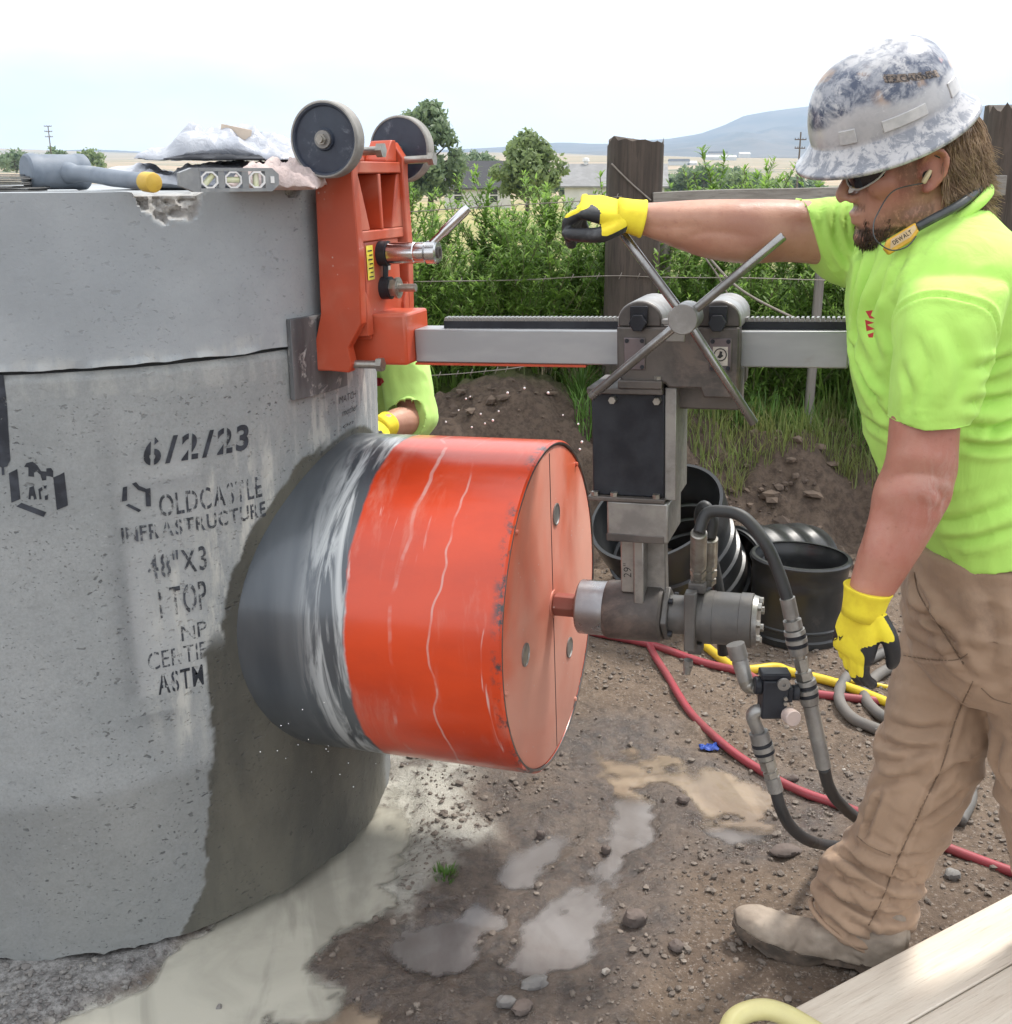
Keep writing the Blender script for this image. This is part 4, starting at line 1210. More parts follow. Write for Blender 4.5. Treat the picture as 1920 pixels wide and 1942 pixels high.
def mallet():
    c = at_depth(105, 345, 2.22)
    hx0, hx1 = at_depth(48, 325, 2.16), at_depth(163, 322, 2.24)
    r = 0.034
    a = Vector((hx0.x, hx0.y, TOPZ + r)); b = Vector((hx1.x, hx1.y, TOPZ + r))
    root = empty("rubber_mallet", ((a + b) / 2 - Vector((0, 0, r))))
    off = root.location
    d = (b - a).normalized(); L = (b - a).length
    h = MB(); h.lathe([(0, r * 0.86), (0.004, r * 0.97), (0.018, r), (0.022, r * 0.95), (0.03, r * 0.94), (L - 0.03, r * 0.94), (L - 0.022, r * 0.95), (L - 0.018, r), (L - 0.004, r * 0.97), (L, r * 0.86)], a - off, d, 36)
    h.build("head", MAT['mallet_rubber'], root, sharp=35)
    end = at_depth(292, 351, 2.02); end.z = TOPZ + 0.016
    st = (a + b) / 2 + d * 0.01; 
    hd = MB(); hd.tube(bez([st - off, st.lerp(end, 0.16) - off, st.lerp(end, 0.32) - off + Vector((0, 0, 0.002)), st.lerp(end, 0.6) - off, st.lerp(end, 0.9) - off]), [0.026 - 0.011 * min(1, k / 9) for k in range(33)], 18)
    hd.build("handle", MAT['mallet_rubber'], root, sharp=60)
    e = (end - st).normalized()
    cp = MB(); cp.lathe([(0, 0.0152), (0.004, 0.0172), (0.026, 0.0176), (0.031, 0.0165), (0.033, 0.012)], st.lerp(end, 0.9) - off, e, 24)
    cp.build("end_cap", MAT['mallet_cap'], root, sharp=50)
    tag(root, "grey rubber mallet with a yellow handle cap lying on the concrete top", "mallet")
mallet()

def torpedo_level():
    a, b = at_depth(343, 353, 2.03), at_depth(530, 349, 2.12)
    a.z = b.z = TOPZ
    ax = (b - a).normalized(); L = (b - a).length; ay = Vector((0, 0, 1)); az = Vector((-ax.y, ax.x, 0))
    root = empty("torpedo_level", a)
    h, t = 0.041, 0.022
    out = [(0, 0.010), (0.024, 0.0), (L - 0.024, 0), (L, 0.012), (L, 0.030), (L - 0.016, h), (0.022, h), (0, h - 0.008)]
    cx = [(0.052, 0.018), (0.096, 0.019), (0.140, 0.018)]
    m = MB()
    # body: top and bottom flanges, end blocks and the webs between the vial windows
    m.prism([(0, 0.010), (0.024, 0), (0.034, 0), (0.034, h), (0.022, h), (0, h - 0.008)], (0, 0, 0), ax, ay, az, t)
    m.prism([(L - 0.026, 0), (L - 0.014, 0.0), (L, 0.012), (L, 0.030), (L - 0.012, h), (L - 0.026, h)], (0, 0, 0), ax, ay, az, t)
    for x0, x1 in ((0.0342, 0.0360), (0.0680, 0.0790), (0.1110, 0.1230), (0.1540, L - 0.0262)):
        m.prism([(x0, 0.006), (x1, 0.006), (x1, h - 0.006), (x0, h - 0.006)], (0, 0, 0), ax, ay, az, t)
    m.prism([(0.0342, 0), (L - 0.0262, 0), (L - 0.0262, 0.0058), (0.0342, 0.0058)], tuple(-az * 0.001), ax, ay, az, t + 0.002)
    m.prism([(0.0342, h - 0.0058), (L - 0.0262, h - 0.0058), (L - 0.0262, h), (0.0342, h)], tuple(-az * 0.001), ax, ay, az, t + 0.002)
    m.build("body", MAT['level'], root, sharp=30, bevel=0.0012)
    for i, x in enumerate((0.052, 0.095, 0.1385)):
        fr = MB()
        c = ax * x + ay * (h / 2) - az * 0.0012
        ring0 = [(math.cos(k * math.pi / 4 + math.pi / 8), math.sin(k * math.pi / 4 + math.pi / 8)) for k in range(8)]
        rr = [[c + ax * p[0] * 0.0165 + ay * p[1] * 0.0155 - az * 0.0 for p in ring0], [c + ax * p[0] * 0.0165 + ay * p[1] * 0.0155 + az * 0.006 for p in ring0],
              [c + ax * p[0] * 0.0135 + ay * p[1] * 0.0125 + az * 0.006 for p in ring0], [c + ax * p[0] * 0.0135 + ay * p[1] * 0.0125 for p in ring0]]
        fr.rings(rr, closed=True)
        f_ = fr.build("vial_frame", MAT['white'], root, sharp=30)
        v = MB(); dr = (ax, ay, (ax + ay).normalized())[(2, 0, 1)[i]] if i != 1 else ax
        cc = ax * x + ay * (h / 2) + az * 0.008
        v.cyl(cc - dr * 0.012, cc + dr * 0.012, 0.0055, n=14)
        v.build("vial", MAT['glass'], f_, sharp=50)
    hole = MB(); c = ax * (L - 0.013) + ay * (h / 2) - az * 0.0006
    hole.box(c, (0.007, 0.003, 0.012), Matrix((ax, az, ay)).transposed())
    hole.build("hang_slot", MAT['white'], root, sharp=30)
    tag(root, "grey torpedo level with three vials standing on the edge of the concrete top", "level")
torpedo_level()

def shims():
    p = at_depth(20, 352, 2.12); p.z = TOPZ
    for i in range(9):
        L, W = 0.115 + random.uniform(-0.012, 0.01), 0.09
        m = MB(); m.box((0, 0, 0), (L, W, 0.0022), Matrix.Rotation(random.uniform(-0.12, 0.12), 3, 'Z'))
        o = m.build("steel_shim", MAT['worn'], sharp=30)
        o.location = (p.x - 0.01 + random.uniform(-0.014, 0.014) - 0.003 * i, p.y + random.uniform(-0.01, 0.01), TOPZ + 0.002 + 0.0034 * i)
        o.rotation_euler = (random.uniform(-0.008, 0.008), random.uniform(-0.012, 0.012), 0)
        tag(o, "thin flat grey steel shim in the loose stack beside the rubber mallet", "shim", "shims stacked on the concrete top")
shims()

def bundle(name, corners, h, z, mat, label, seed, cat, fold=0.018, sub=70, lift=None):
    """a crumpled sheet folded into a flat bundle: closed top, bottom on the support"""
    a, b = corners
    nx_, ny_ = sub, sub // 2
    s = np.linspace(-1, 1, nx_); t = np.linspace(-1, 1, ny_)
    S, T_ = np.meshgrid(s, t)
    edge = (1 - np.abs(S) ** 4) ** 0.5 * (1 - np.abs(T_) ** 4) ** 0.5
    n = fbm(S * 2.2 + seed, T_ * 1.6, oct=4, seed=seed); r = 1 - np.abs(fbm(S * 2.6, T_ * 2.2 + seed, oct=3, seed=seed + 3))
    zt = h * (0.30 + 0.70 * edge) * (0.75 + 0.35 * n) + fold * (r - 0.6) * edge
    if lift is not None: zt = zt + lift(S, T_)
    cx, cy = (a.x + b.x) / 2, (a.y + b.y) / 2
    hx, hy = abs(b.x - a.x) / 2, abs(b.y - a.y) / 2
    wob = 1 + 0.10 * fbm(S * 1.5, T_ * 1.5 + 9, oct=3, seed=seed + 7)
    top = np.stack([S * hx * wob, T_ * hy * wob, np.maximum(zt, 0.003)], -1)
    bot = top.copy(); bot[..., 2] = np.minimum(0.001 + 0.3 * h * (1 - edge) ** 2, top[..., 2] - 0.002)
    co = np.concatenate([top.reshape(-1, 3), bot.reshape(-1, 3)])
    ix = np.arange(nx_ * ny_).reshape(ny_, nx_); K = nx_ * ny_
    q = [np.stack([ix[:-1, :-1], ix[:-1, 1:], ix[1:, 1:], ix[1:, :-1]], -1).reshape(-1, 4)]
    q.append(q[0][:, ::-1] + K)
    loop = np.concatenate([ix[0, :], ix[1:, -1], ix[-1, -2::-1], ix[-2:0:-1, 0]])
    nxt = np.roll(loop, -1)
    q.append(np.stack([loop, loop + K, nxt + K, nxt], -1))
    o = link_mesh(name, fast_mesh(name, co, np.concatenate(q)), mat, sharp=55, loc=(cx, cy, z))
    return tag(o, label, cat)
b1 = bundle("plastic_sheeting", (Vector((-0.80, 2.26, 0)), Vector((-0.41, 2.62, 0))), 0.054, TOPZ, MAT['plastic'], "flat bundle of cloudy plastic sheeting lying under the higher folded plastic", 14, "plastic sheet", 0.026)
b2 = bundle("folded_plastic", (Vector((-0.725, 2.28, 0)), Vector((-0.395, 2.60, 0))), 0.060, TOPZ + 0.056, MAT['plastic'], "crumpled clear plastic bag folded on top of the flat plastic sheeting", 23, "plastic bag", 0.016,
            80, lambda S, T_: 0.012 * np.sin(3 * S + 1) - 0.03 * smooth(0.2, 1.0, S))
b3 = bundle("dark_strap", (Vector((-0.66, 2.25, 0)), Vector((-0.47, 2.33, 0))), 0.012, TOPZ + 0.056, MAT['black'], "dark strap pinched between the two plastic bundles", 33, "strap", 0.004, 24)
b4 = bundle("pink_towel", (Vector((-0.52, 2.16, 0)), Vector((-0.36, 2.30, 0))), 0.052, TOPZ, MAT['cloth_pink'], "dusty pink towel crumpled beside the black wheel of the clamp", 41, "towel", 0.012, 40)
fl = MB(); fl.box((0, 0, 0.010), (0.062, 0.003, 0.022), Matrix.Rotation(0.2, 3, 'Y'))
o = fl.build("cardboard_flap", simple("pale_cardboard", (0.62, 0.52, 0.42), None, 0.9), sharp=30, loc=(-0.545, 2.36, TOPZ + 0.100), bevel=0.0008)
tag(o, "small pale cardboard flap sticking up from the folded plastic", "cardboard")

# ------------------------------------------------------------------ coring machine, built in its own frame:
# x out from the wall along the drill axis, y away from the road side, z up; origin at the drum's back plate
rig = empty("coring_machine", matrix=MMAT)
tag(rig, "orange and steel wall mounted core drilling machine clamped to the concrete manhole", "core drill")
V = Vector

def rig_frame():
    # cast clamp frame: two side cheeks joined by webs, ribs and a cross head
    m = MB()
    cheek = [(-0.492, 0.545), (-0.392, 0.538), (-0.384, 0.556), (-0.390, 0.590), (-0.356, 0.640), (-0.350, 0.78), (-0.352, 0.930), (-0.350, 0.966), (-0.372, 1.0), (-0.412, 1.0), (-0.432, 0.975), (-0.436, 0.91), (-0.447, 0.66), (-0.462, 0.610), (-0.492, 0.598)]
    for y0, y1 in ((-0.14, -0.112), (0.112, 0.14)):
        m.prism([(x, z) for x, z in cheek], (0, y0, 0), V((1, 0, 0)), V((0, 0, 1)), V((0, 1, 0)), y1 - y0)
    m.span((-0.432, -0.1115, 0.60), (-0.415, 0.1115, 0.99))              # back web
    m.span((-0.4145, -0.1115, 0.935), (-0.356, 0.1115, 0.958))           # cross head shelf
    m.span((-0.414, -0.006, 0.822), (-0.357, 0.006, 0.9345))             # upright rib
    m.span((-0.414, -0.1115, 0.800), (-0.358, 0.1115, 0.8215))           # cross rib
    m.prism([(-0.086, 0.8), (0.086, 0.8), (0.088, 0.66), (0.085, 0.60), (-0.085, 0.60), (-0.088, 0.66)], (-0.412, 0, 0), V((0, 1, 0)), V((0, 0, 1)), V((1, 0, 0)), 0.050)   # nose plate
    for s in (-1, 1):                                                      # splayed ribs beside the plate
        m.prism([(s * 0.111, 0.9340), (s * 0.096, 0.9340), (s * 0.055, 0.8218), (s * 0.111, 0.8218)], (-0.414, 0, 0), V((0, 1, 0)), V((0, 0, 1)), V((1, 0, 0)), 0.054)
        m.prism([(s * 0.111, 0.705), (s * 0.084, 0.66), (s * 0.084, 0.61), (s * 0.111, 0.61)], (-0.4145, 0, 0), V((0, 1, 0)), V((0, 0, 1)), V((1, 0, 0)), 0.060)
    m.prism([(-0.0, 0.0), (0.0, 0.045), (0.022, 0.045), (0.06, 0.005), (0.06, 0)], (-0.4140, -0.111, 0.9585), V((0, 1, 0)), V((0, 0, 1)), V((1, 0, 0)), 0.05)
    m.prism([(-0.0, 0.0), (0.0, 0.045), (-0.022, 0.045), (-0.06, 0.005), (-0.06, 0)], (-0.4140, 0.111, 0.9585), V((0, 1, 0)), V((0, 0, 1)), V((1, 0, 0)), 0.05)
    m.span((-0.488, -0.139, 0.541), (-0.440, 0.139, 0.590))              # foot bar
    f = m.build("clamp_frame", MAT['orange_frame'], rig, sharp=30, bevel=0.006)
    k = MB(); k.span((-0.414, -0.078, 0.545), (-0.285, 0.048, 0.652))    # rail socket
    k.build("rail_socket", MAT['orange_frame'], rig, sharp=30, bevel=0.006)
    # label
    k = MB(); k.span((-0.4145, -0.1112, 0.72), (-0.4135, -0.1110, 0.73)); 
    l = MB(); l.add([(-0.3605, -0.082, 0.722), (-0.3605, -0.050, 0.722), (-0.3605, -0.050, 0.792), (-0.3605, -0.082, 0.792)], [(0, 1, 2, 3)])
    l.build("warning_label", MAT['sticker_yellow'], rig, sharp=None)
    l = MB(); l.add([(-0.3605, 0.014, 0.735), (-0.3605, 0.034, 0.735), (-0.3605, 0.034, 0.790), (-0.3605, 0.014, 0.790)], [(0, 1, 2, 3)])
    l.build("pale_label", MAT['tag'], rig, sharp=None)
    t = MB()
    for i in range(7):
        zz = 0.727 + i * 0.0088
        t.add([(-0.3599, -0.076 + 0.006 * (i % 2), zz), (-0.3599, -0.055, zz), (-0.3599, -0.055, zz + 0.0026), (-0.3599, -0.076 + 0.006 * (i % 2), zz + 0.0026)], [(0, 1, 2, 3)])
    t.build("label_print", MAT['marker'], rig, sharp=None)
rig_frame()

def wheel(y, x, z, side):
    r, w = 0.0715, 0.036
    ax = V((0, side, 0)); p = V((x, y, z))
    t = MB(); t.lathe([(0, r * 0.93), (0.0, r * 0.97), (0.003, r), (w - 0.003, r), (w, r * 0.97), (w, r * 0.93)], p, ax, 48, closed=True)
    ty = t.build("wheel", MAT['tyre'], rig, sharp=35)
    d = MB(); d.lathe([(w - 0.001, r * 0.932), (w - 0.002, r * 0.88), (w - 0.007, r * 0.84), (w - 0.007, r * 0.30), (w - 0.001, r * 0.27), (w - 0.001, 0.001), (0.002, 0.001), (0.002, r * 0.932)], p, ax, 48, closed=True)
    d.build("disc", MAT['wheel'], ty, sharp=30)
    h = MB(); h.lathe([(w + 0.0, 0.017), (w + 0.004, 0.0165), (w + 0.004, 0.009), (w + 0.0, 0.009)], p, ax, 28, closed=True)
    h.build("washer", MAT['worn'], ty, sharp=30)
    n = MB(); n.hexa(p + ax * (w - 0.001), p + ax * (w + 0.011), 0.0105); n.cyl(p + ax * (w + 0.0105), p + ax * (w + 0.017), 0.0065, n=14)
    n.build("axle_nut", MAT['bolt'], ty, sharp=30)
    a = MB(); a.cyl(p - ax * 0.045, p + ax * 0.003, 0.008, n=14)
    a.build("axle", MAT['bolt'], ty, sharp=40)
wheel(-0.165, -0.378, 0.998, -1)
wheel(0.168, -0.383, 0.987, 1)

def rig_bolt(p0, L, r=0.0085, head=0.015, name="clamp_bolt"):
    m = MB(); p0 = V(p0)
    m.cyl(p0, p0 + V((L, 0, 0)), r, n=14)
    m.hexa(p0 + V((L, 0, 0)), p0 + V((L + 0.013, 0, 0)), head)
    return m.build(name, MAT['bolt'], rig, sharp=30)
rig_bolt((-0.40, -0.085, 0.977), 0.082); rig_bolt((-0.40, 0.128, 0.962), 0.105); rig_bolt((-0.42, -0.120, 0.553), 0.085); rig_bolt((-0.42, 0.120, 0.553), 0.085)
m = MB(); m.tube(bez([(-0.358, -0.010, 0.70), (-0.352, -0.012, 0.735), (-0.352, -0.012, 0.772)]), 0.010, 10, 0.5)
m.lathe([(-0.012, 0.0), (-0.012, 0.026), (0.010, 0.026), (0.010, 0.0)], (-0.352, -0.012, 0.772), (1, 0, 0), 28)
m.lathe([(-0.012, 0.0), (-0.012, 0.024), (0.010, 0.024), (0.010, 0.0)], (-0.352, -0.010, 0.700), (1, 0, 0), 28)
m.build("lock_strap", MAT['black'], rig, sharp=40)
m = MB(); m.hexa((-0.3415, -0.010, 0.700), (-0.322, -0.010, 0.700), 0.019); m.lathe([(0, 0.0225), (0.006, 0.0225), (0.006, 0.009), (0, 0.009)], (-0.3300, -0.010, 0.70), (1, 0, 0), 24, closed=True); m.cyl((-0.3225, -0.010, 0.70), (-0.285, -0.010, 0.70), 0.0085, n=14)
m.build("lock_nut", MAT['bolt'], rig, sharp=30)

# ratchet left on the upper nut
rw = empty("ratchet_wrench", matrix=MMAT @ Matrix.Translation((-0.3415, -0.012, 0.772)))
m = MB(); m.lathe([(0.0, 0.021), (0.002, 0.0225), (0.060, 0.0225), (0.062, 0.021), (0.066, 0.0215), (0.084, 0.0215), (0.086, 0.019), (0.086, 0.0)], (0, 0, 0), (1, 0, 0), 36)
m.build("socket", MAT['chrome'], rw, sharp=30)
m = MB(); m.lathe([(0.087, 0.0), (0.087, 0.021), (0.090, 0.0245), (0.110, 0.0245), (0.113, 0.021), (0.113, 0)], (0, 0, 0), (1, 0, 0), 32)
m.build("ratchet_head", MAT['chrome'], rw, sharp=30)
m = MB(); a, b = V((0.100, -0.004, 0.018)), V((0.176, 0.02, 0.088))
m.tube([a, a.lerp(b, 0.25), a.lerp(b, 0.35), a.lerp(b, 0.9), b], [0.008, 0.008, 0.0105, 0.0105, 0.008], 14)
m.build("handle", MAT['chrome'], rw, sharp=40)
m = MB(); m.cyl((0.113, 0, 0), (0.116, 0, 0), 0.012, n=18); m.box((0.118, 0, 0), (0.004, 0.004, 0.016)); m.build("direction_switch", MAT['cast'], rw, sharp=30)
tag(rw, "chrome socket ratchet sitting on the upper nut of the orange clamp", "ratchet")

# dirty packing plate between the frame foot and the wall
p_, q_ = on_barrel(540, 605), on_barrel(600, 745)
pl = MB()
u0, u1 = p_[0] * BR, q_[0] * BR + 0.10
z0, z1 = q_[1], p_[1]
rr = []
for u in np.linspace(u0, u1, 10):
    t = u / BR
    rr.append([V(((BR + l) * math.cos(t), (BR + l) * math.sin(t), z)) for l, z in ((0.004, z0), (0.016, z0), (0.016, z1), (0.004, z1))])
pl.rings(rr)
o = pl.build("packing_plate", simple("scraped_black_plate", (0.06, 0.062, 0.068), (0.16, 0.165, 0.17), 0.55, 0.2, 10, 0.4, 60, 0.003, (1, 1, 0.25), (0.34, 0.34, 0.33), (0.56, 0.66), 16), sharp=30, bevel=0.001, loc=(BC.x, BC.y, 0))
tag(o, "scraped black packing plate between the orange frame foot and the concrete", "plate")

# rail with toothed rack
m = MB(); m.span((-0.2845, -0.035, 0.545), (0.60, 0.035, 0.615))
m.build("rail", MAT['alu'], rig, sharp=30, bevel=0.003)
m = MB(); m.span((-0.285, -0.037, 0.540), (0.09, 0.037, 0.5447)); m.build("rail_paint_strip", MAT['orange_frame'], rig, sharp=30)
m = MB(); m.span((-0.225, -0.012, 0.6152), (0.60, 0.014, 0.630)); rk = m.build("gear_rack", MAT['black'], rig, sharp=30)
tooth = MB(); tooth.prism([(-0.0042, 0), (0.0042, 0), (0.0022, 0.0075), (-0.0022, 0.0075)], (0, -0.012, 0), V((1, 0, 0)), V((0, 0, 1)), V((0, 1, 0)), 0.026)
tme = tooth.mesh("tooth"); tme.materials.append(MAT['worn'])
tme.shade_flat()
for i in range(86):
    o = bpy.data.objects.new("tooth", tme); COL.objects.link(o); o.parent = rk; o.location = (-0.220 + i * 0.0095, 0, 0.6302)

# carriage straddling the rail
def carriage():
    m = MB()
    prof = [(0.166, 0.628), (0.166, 0.535), (0.178, 0.520), (0.262, 0.518), (0.268, 0.510), (0.330, 0.510), (0.336, 0.492), (0.395, 0.492), (0.402, 0.505), (0.402, 0.628)]
    m.prism(prof, (0, -0.085, 0), V((1, 0, 0)), V((0, 0, 1)), V((0, 1, 0)), 0.046)
    m.prism(prof, (0, 0.039, 0), V((1, 0, 0)), V((0, 0, 1)), V((0, 1, 0)), 0.046)
    m.span((0.27, -0.0388, 0.46), (0.40, 0.0388, 0.540)); 
    body = m.build("carriage", MAT['cast'], rig, sharp=30, bevel=0.004)
    for x0, x1 in ((0.168, 0.252), (0.322, 0.402)):
        c = (x0 + x1) / 2; w = (x1 - x0) / 2
        pr = [(x0, 0.628)] + [(c - w * math.cos(a), 0.640 + 0.036 * math.sin(a)) for a in np.linspace(0.05, math.pi - 0.05, 14)] + [(x1, 0.628)]
        h = MB(); h.prism(pr, (0, -0.078, 0), V((1, 0, 0)), V((0, 0, 1)), V((0, 1, 0)), 0.156)
        hb = h.build("roller_housing", MAT['cast'], rig, sharp=30, bevel=0.003)
        pr2 = [(x0 - 0.002, 0.627)] + [(c - (w + 0.002) * math.cos(a), 0.640 + 0.0375 * math.sin(a)) for a in np.linspace(0.05, math.pi - 0.05, 14)] + [(x1 + 0.002, 0.627)]
        h = MB(); h.prism(pr2, (0, -0.074, 0), V((1, 0, 0)), V((0, 0, 1)), V((0, 1, 0)), 0.148)
        h.build("housing_cover", MAT['worn'], hb, sharp=30, bevel=0.002)
        b = MB(); b.span((c - 0.017, -0.088, 0.634), (c + 0.017, -0.0782, 0.668)); b.hexa((c, -0.1, 0.637), (c, -0.0785, 0.637), 0.0175)
        b.build("axle_bolt", MAT['black'], hb, sharp=30, bevel=0.0015)
    for x0, mt in ((0.181, 'decal'), (0.347, 'decal')):
        p = MB(); p.span((x0, -0.0885, 0.545), (x0 + 0.042, -0.0852, 0.608))
        pp = p.build("access_plate", MAT[mt], rig, sharp=30, bevel=0.002)
        for dx in (0.006, 0.036):
            for dz in (0.551, 0.602):
                s = MB(); s.cyl((x0 + dx, -0.0905, dz), (x0 + dx, -0.0883, dz), 0.0042, n=12); s.build("screw", MAT['black'], pp, sharp=30)
    p = MB(); p.span((0.354, -0.0895, 0.556), (0.382, -0.0887, 0.592)); lb = p.build("maker_plate", MAT['tag'], rig, sharp=30)
    c = MB(); c.lathe([(0, 0.0125), (0.0007, 0.0125), (0.0007, 0.0105), (0, 0.0105)], (0.368, -0.0897, 0.577), (0, -1, 0), 28, closed=True)
    c.add([(0.362, -0.0902, 0.572), (0.368, -0.0902, 0.570), (0.374, -0.0902, 0.575), (0.371, -0.0902, 0.578), (0.372, -0.0902, 0.583), (0.367, -0.0902, 0.584), (0.366, -0.0902, 0.578)], [(0, 1, 2, 3, 4, 5, 6)])
    c.build("round_emblem", MAT['marker'], lb, sharp=30)
    br = MB(); br.span((0.2522, -0.080, 0.632), (0.3218, -0.055, 0.642)); br.span((0.262, -0.080, 0.600), (0.30, -0.0862, 0.628)); br.build("bridge_bar", MAT['worn'], rig, sharp=30, bevel=0.002)
carriage()

# capstan hub and four spokes
hub = MB(); hub.cyl((0.3125, -0.086, 0.655), (0.3125, -0.118, 0.655), 0.020, n=24); hub.lathe([(0.0, 0.026), (0.002, 0.0275), (0.070, 0.0275), (0.072, 0.026)], (0.3125, -0.118, 0.655), (0, -1, 0), 40)
hub_o = hub.build("feed_hub", MAT['worn'], rig, sharp=30)
for (sx, sz), L in (((-0.116, 0.152), 0), ((0.172, 0.143), 0), ((-0.182, -0.152), 0), ((0.130, -0.195), 0)):
    d = V((sx, 0, sz)); e = d.normalized(); n0 = V((0.3125, -0.160, 0.655))
    m = MB(); end = n0 + d
    m.tube([n0 + e * 0.024, end - e * 0.002, end], [0.0085, 0.0085, 0.0072], 18)
    m.build("spoke", MAT['spoke'], rig, sharp=40)

# column, spacer, arm and gear case
m = MB(); m.span((0.112, -0.080, 0.285), (0.260, 0.06, 0.497)); m.build("column", MAT['black'], rig, sharp=30, bevel=0.003)
m = MB(); m.span((0.2602, -0.078, 0.28), (0.283, 0.055, 0.5095)); m.build("column_side_plate", MAT['worn'], rig, sharp=30, bevel=0.002)
m = MB(); m.span((0.106, -0.095, 0.4972), (0.258, 0.065, 0.509)); m.span((0.170, -0.0985, 0.5092), (0.258, 0.06, 0.5255)); cp = m.build("column_cap", MAT['cast'], rig, sharp=30, bevel=0.002)
for x in (0.158, 0.247):
    for z in (0.485, 0.531):
        s = MB(); s.hexa((x, -0.0985, z), (x, -0.078, z), 0.0075) if z < 0.5 else s.hexa((x, -0.085, 0.526), (x, -0.085, 0.533), 0.0075)
        s.build("cap_bolt", MAT['bolt'], rig, sharp=30)
m = MB(); m.span((0.104, -0.093, 0.2755), (0.263, 0.065, 0.2848)); m.build("column_foot", MAT['cast'], rig, sharp=30, bevel=0.002)
for x in (0.118, 0.158, 0.245):
    s = MB(); s.hexa((x, -0.086, 0.285), (x, -0.086, 0.2935), 0.0078); s.build("foot_bolt", MAT['bolt'], rig, sharp=30)
m = MB(); m.span((0.143, -0.088, 0.190), (0.270, 0.06, 0.2752)); m.build("spacer_block", MAT['worn'], rig, sharp=30, bevel=0.004)
m = MB(); m.span((0.142, -0.0895, 0.1895), (0.262, 0.061, 0.2065)); m.build("spacer_base", MAT['cast'], rig, sharp=30, bevel=0.002)
m = MB(); m.prism([(0.160, 0.19), (0.158, 0.05), (0.252, 0.05), (0.248, 0.19)], (0, -0.012, 0), V((1, 0, 0)), V((0, 0, 1)), V((0, 1, 0)), 0.035)
m.span((0.190, -0.052, 0.04), (0.212, -0.0122, 0.1893)); m.span((0.160, -0.040, 0.06), (0.1898, -0.0122, 0.1893))
m.build("arm", MAT['worn'], rig, sharp=30, bevel=0.003)
# size written on the arm
sh, wd = text_shapes('29"', False, 0, -0.01)
m = MB()
for vs, fs in sh:
    m.add([(0.183 - y * 0.024, -0.0408, 0.095 + x * 0.0235) for x, y in vs], fs)
m.build("handwriting", MAT['marker'], rig, sharp=180)
ax = (1, 0, 0)
m = MB(); m.lathe([(0, 0.010), (0, 0.056), (0.004, 0.060), (0.062, 0.060), (0.0625, 0.030)], (0.058, 0, 0.004), ax, 48); m.build("spindle_collar", MAT['steel'], rig, sharp=30)
m = MB(); m.lathe([(0, 0.03), (0, 0.0615), (0.008, 0.064), (0.12, 0.064), (0.126, 0.060), (0.126, 0.02)], (0.1207, 0, 0.004), ax, 48); m.build("gear_case", MAT['cast'], rig, sharp=30)
m = MB(); m.prism([(0.05 * math.cos(a), 0.05 * math.sin(a)) if i % 2 else (0.062 * math.cos(a), 0.062 * math.sin(a)) for i, a in enumerate(np.linspace(0, 2 * math.pi, 9)[:-1])], (0.247, 0, 0.004), V((0, 1, 0)), V((0, 0, 1)), V((1, 0, 0)), 0.014)
m.build("motor_flange", MAT['motor'], rig, sharp=30, bevel=0.003)
for a in (0.6, 2.2, 3.8, 5.4):
    s = MB(); s.cyl((0.2612, 0.05 * math.cos(a), 0.004 + 0.05 * math.sin(a)), (0.270, 0.05 * math.cos(a), 0.004 + 0.05 * math.sin(a)), 0.0065, n=12); s.build("flange_screw", MAT['black'], rig, sharp=30)
m = MB(); m.lathe([(0, 0.02), (0, 0.042), (0.034, 0.042), (0.036, 0.054), (0.072, 0.054), (0.0725, 0.0575), (0.0925, 0.0575), (0.093, 0.056), (0.147, 0.056), (0.148, 0.058), (0.172, 0.058), (0.174, 0.054), (0.174, 0.01)], (0.2612, 0, 0.004), ax, 48)
m.build("hydraulic_motor", MAT['motor'], rig, sharp=30)
m = MB(); m.span((0.300, -0.022, 0.0625), (0.335, 0.024, 0.085)); m.span((0.298, -0.060, -0.055), (0.322, -0.03, 0.076)); m.span((0.300, -0.02, -0.078), (0.33, 0.02, -0.0535)); m.build("port_block", MAT['motor'], rig, sharp=30, bevel=0.003)
ec = MB(); ec.lathe([(0, 0.055), (0.010, 0.052), (0.012, 0.03), (0.012, 0.0)], (0.4354, 0, 0.004), ax, 36); eo = ec.build("motor_end_cap", MAT['worn'], rig, sharp=30)
for k in range(7):
    a = k * 2 * math.pi / 7 + 0.2
    s = MB(); s.hexa((0.443, 0.043 * math.cos(a), 0.004 + 0.043 * math.sin(a)), (0.453, 0.043 * math.cos(a), 0.004 + 0.043 * math.sin(a)), 0.0085); s.build("cap_screw", MAT['bolt'], eo, sharp=30)
m = MB(); m.hexa((0.0012, 0, 0.004), (0.050, 0, 0.004), 0.0265)
m.build("drive_hex", orange_mat("rusty_orange_hex", (0.30, 0.05, 0.03), (0.25, 0.13, 0.1), (0.45, 0.7)), rig, sharp=30, bevel=0.002)
m = MB(); m.lathe([(0, 0.014), (0, 0.020), (0.010, 0.020), (0.0102, 0.014)], (0.0503, 0, 0.004), ax, 24); m.build("drive_collar", MAT['cast'], rig, sharp=30)

# the core barrel itself
R = DRUM_R
m = MB(); m.lathe([(-0.60, R - 0.006), (-0.60, R), (-0.005, R), (-0.001, R - 0.004), (-0.004, R - 0.010)], (0, 0, 0), ax, 160)
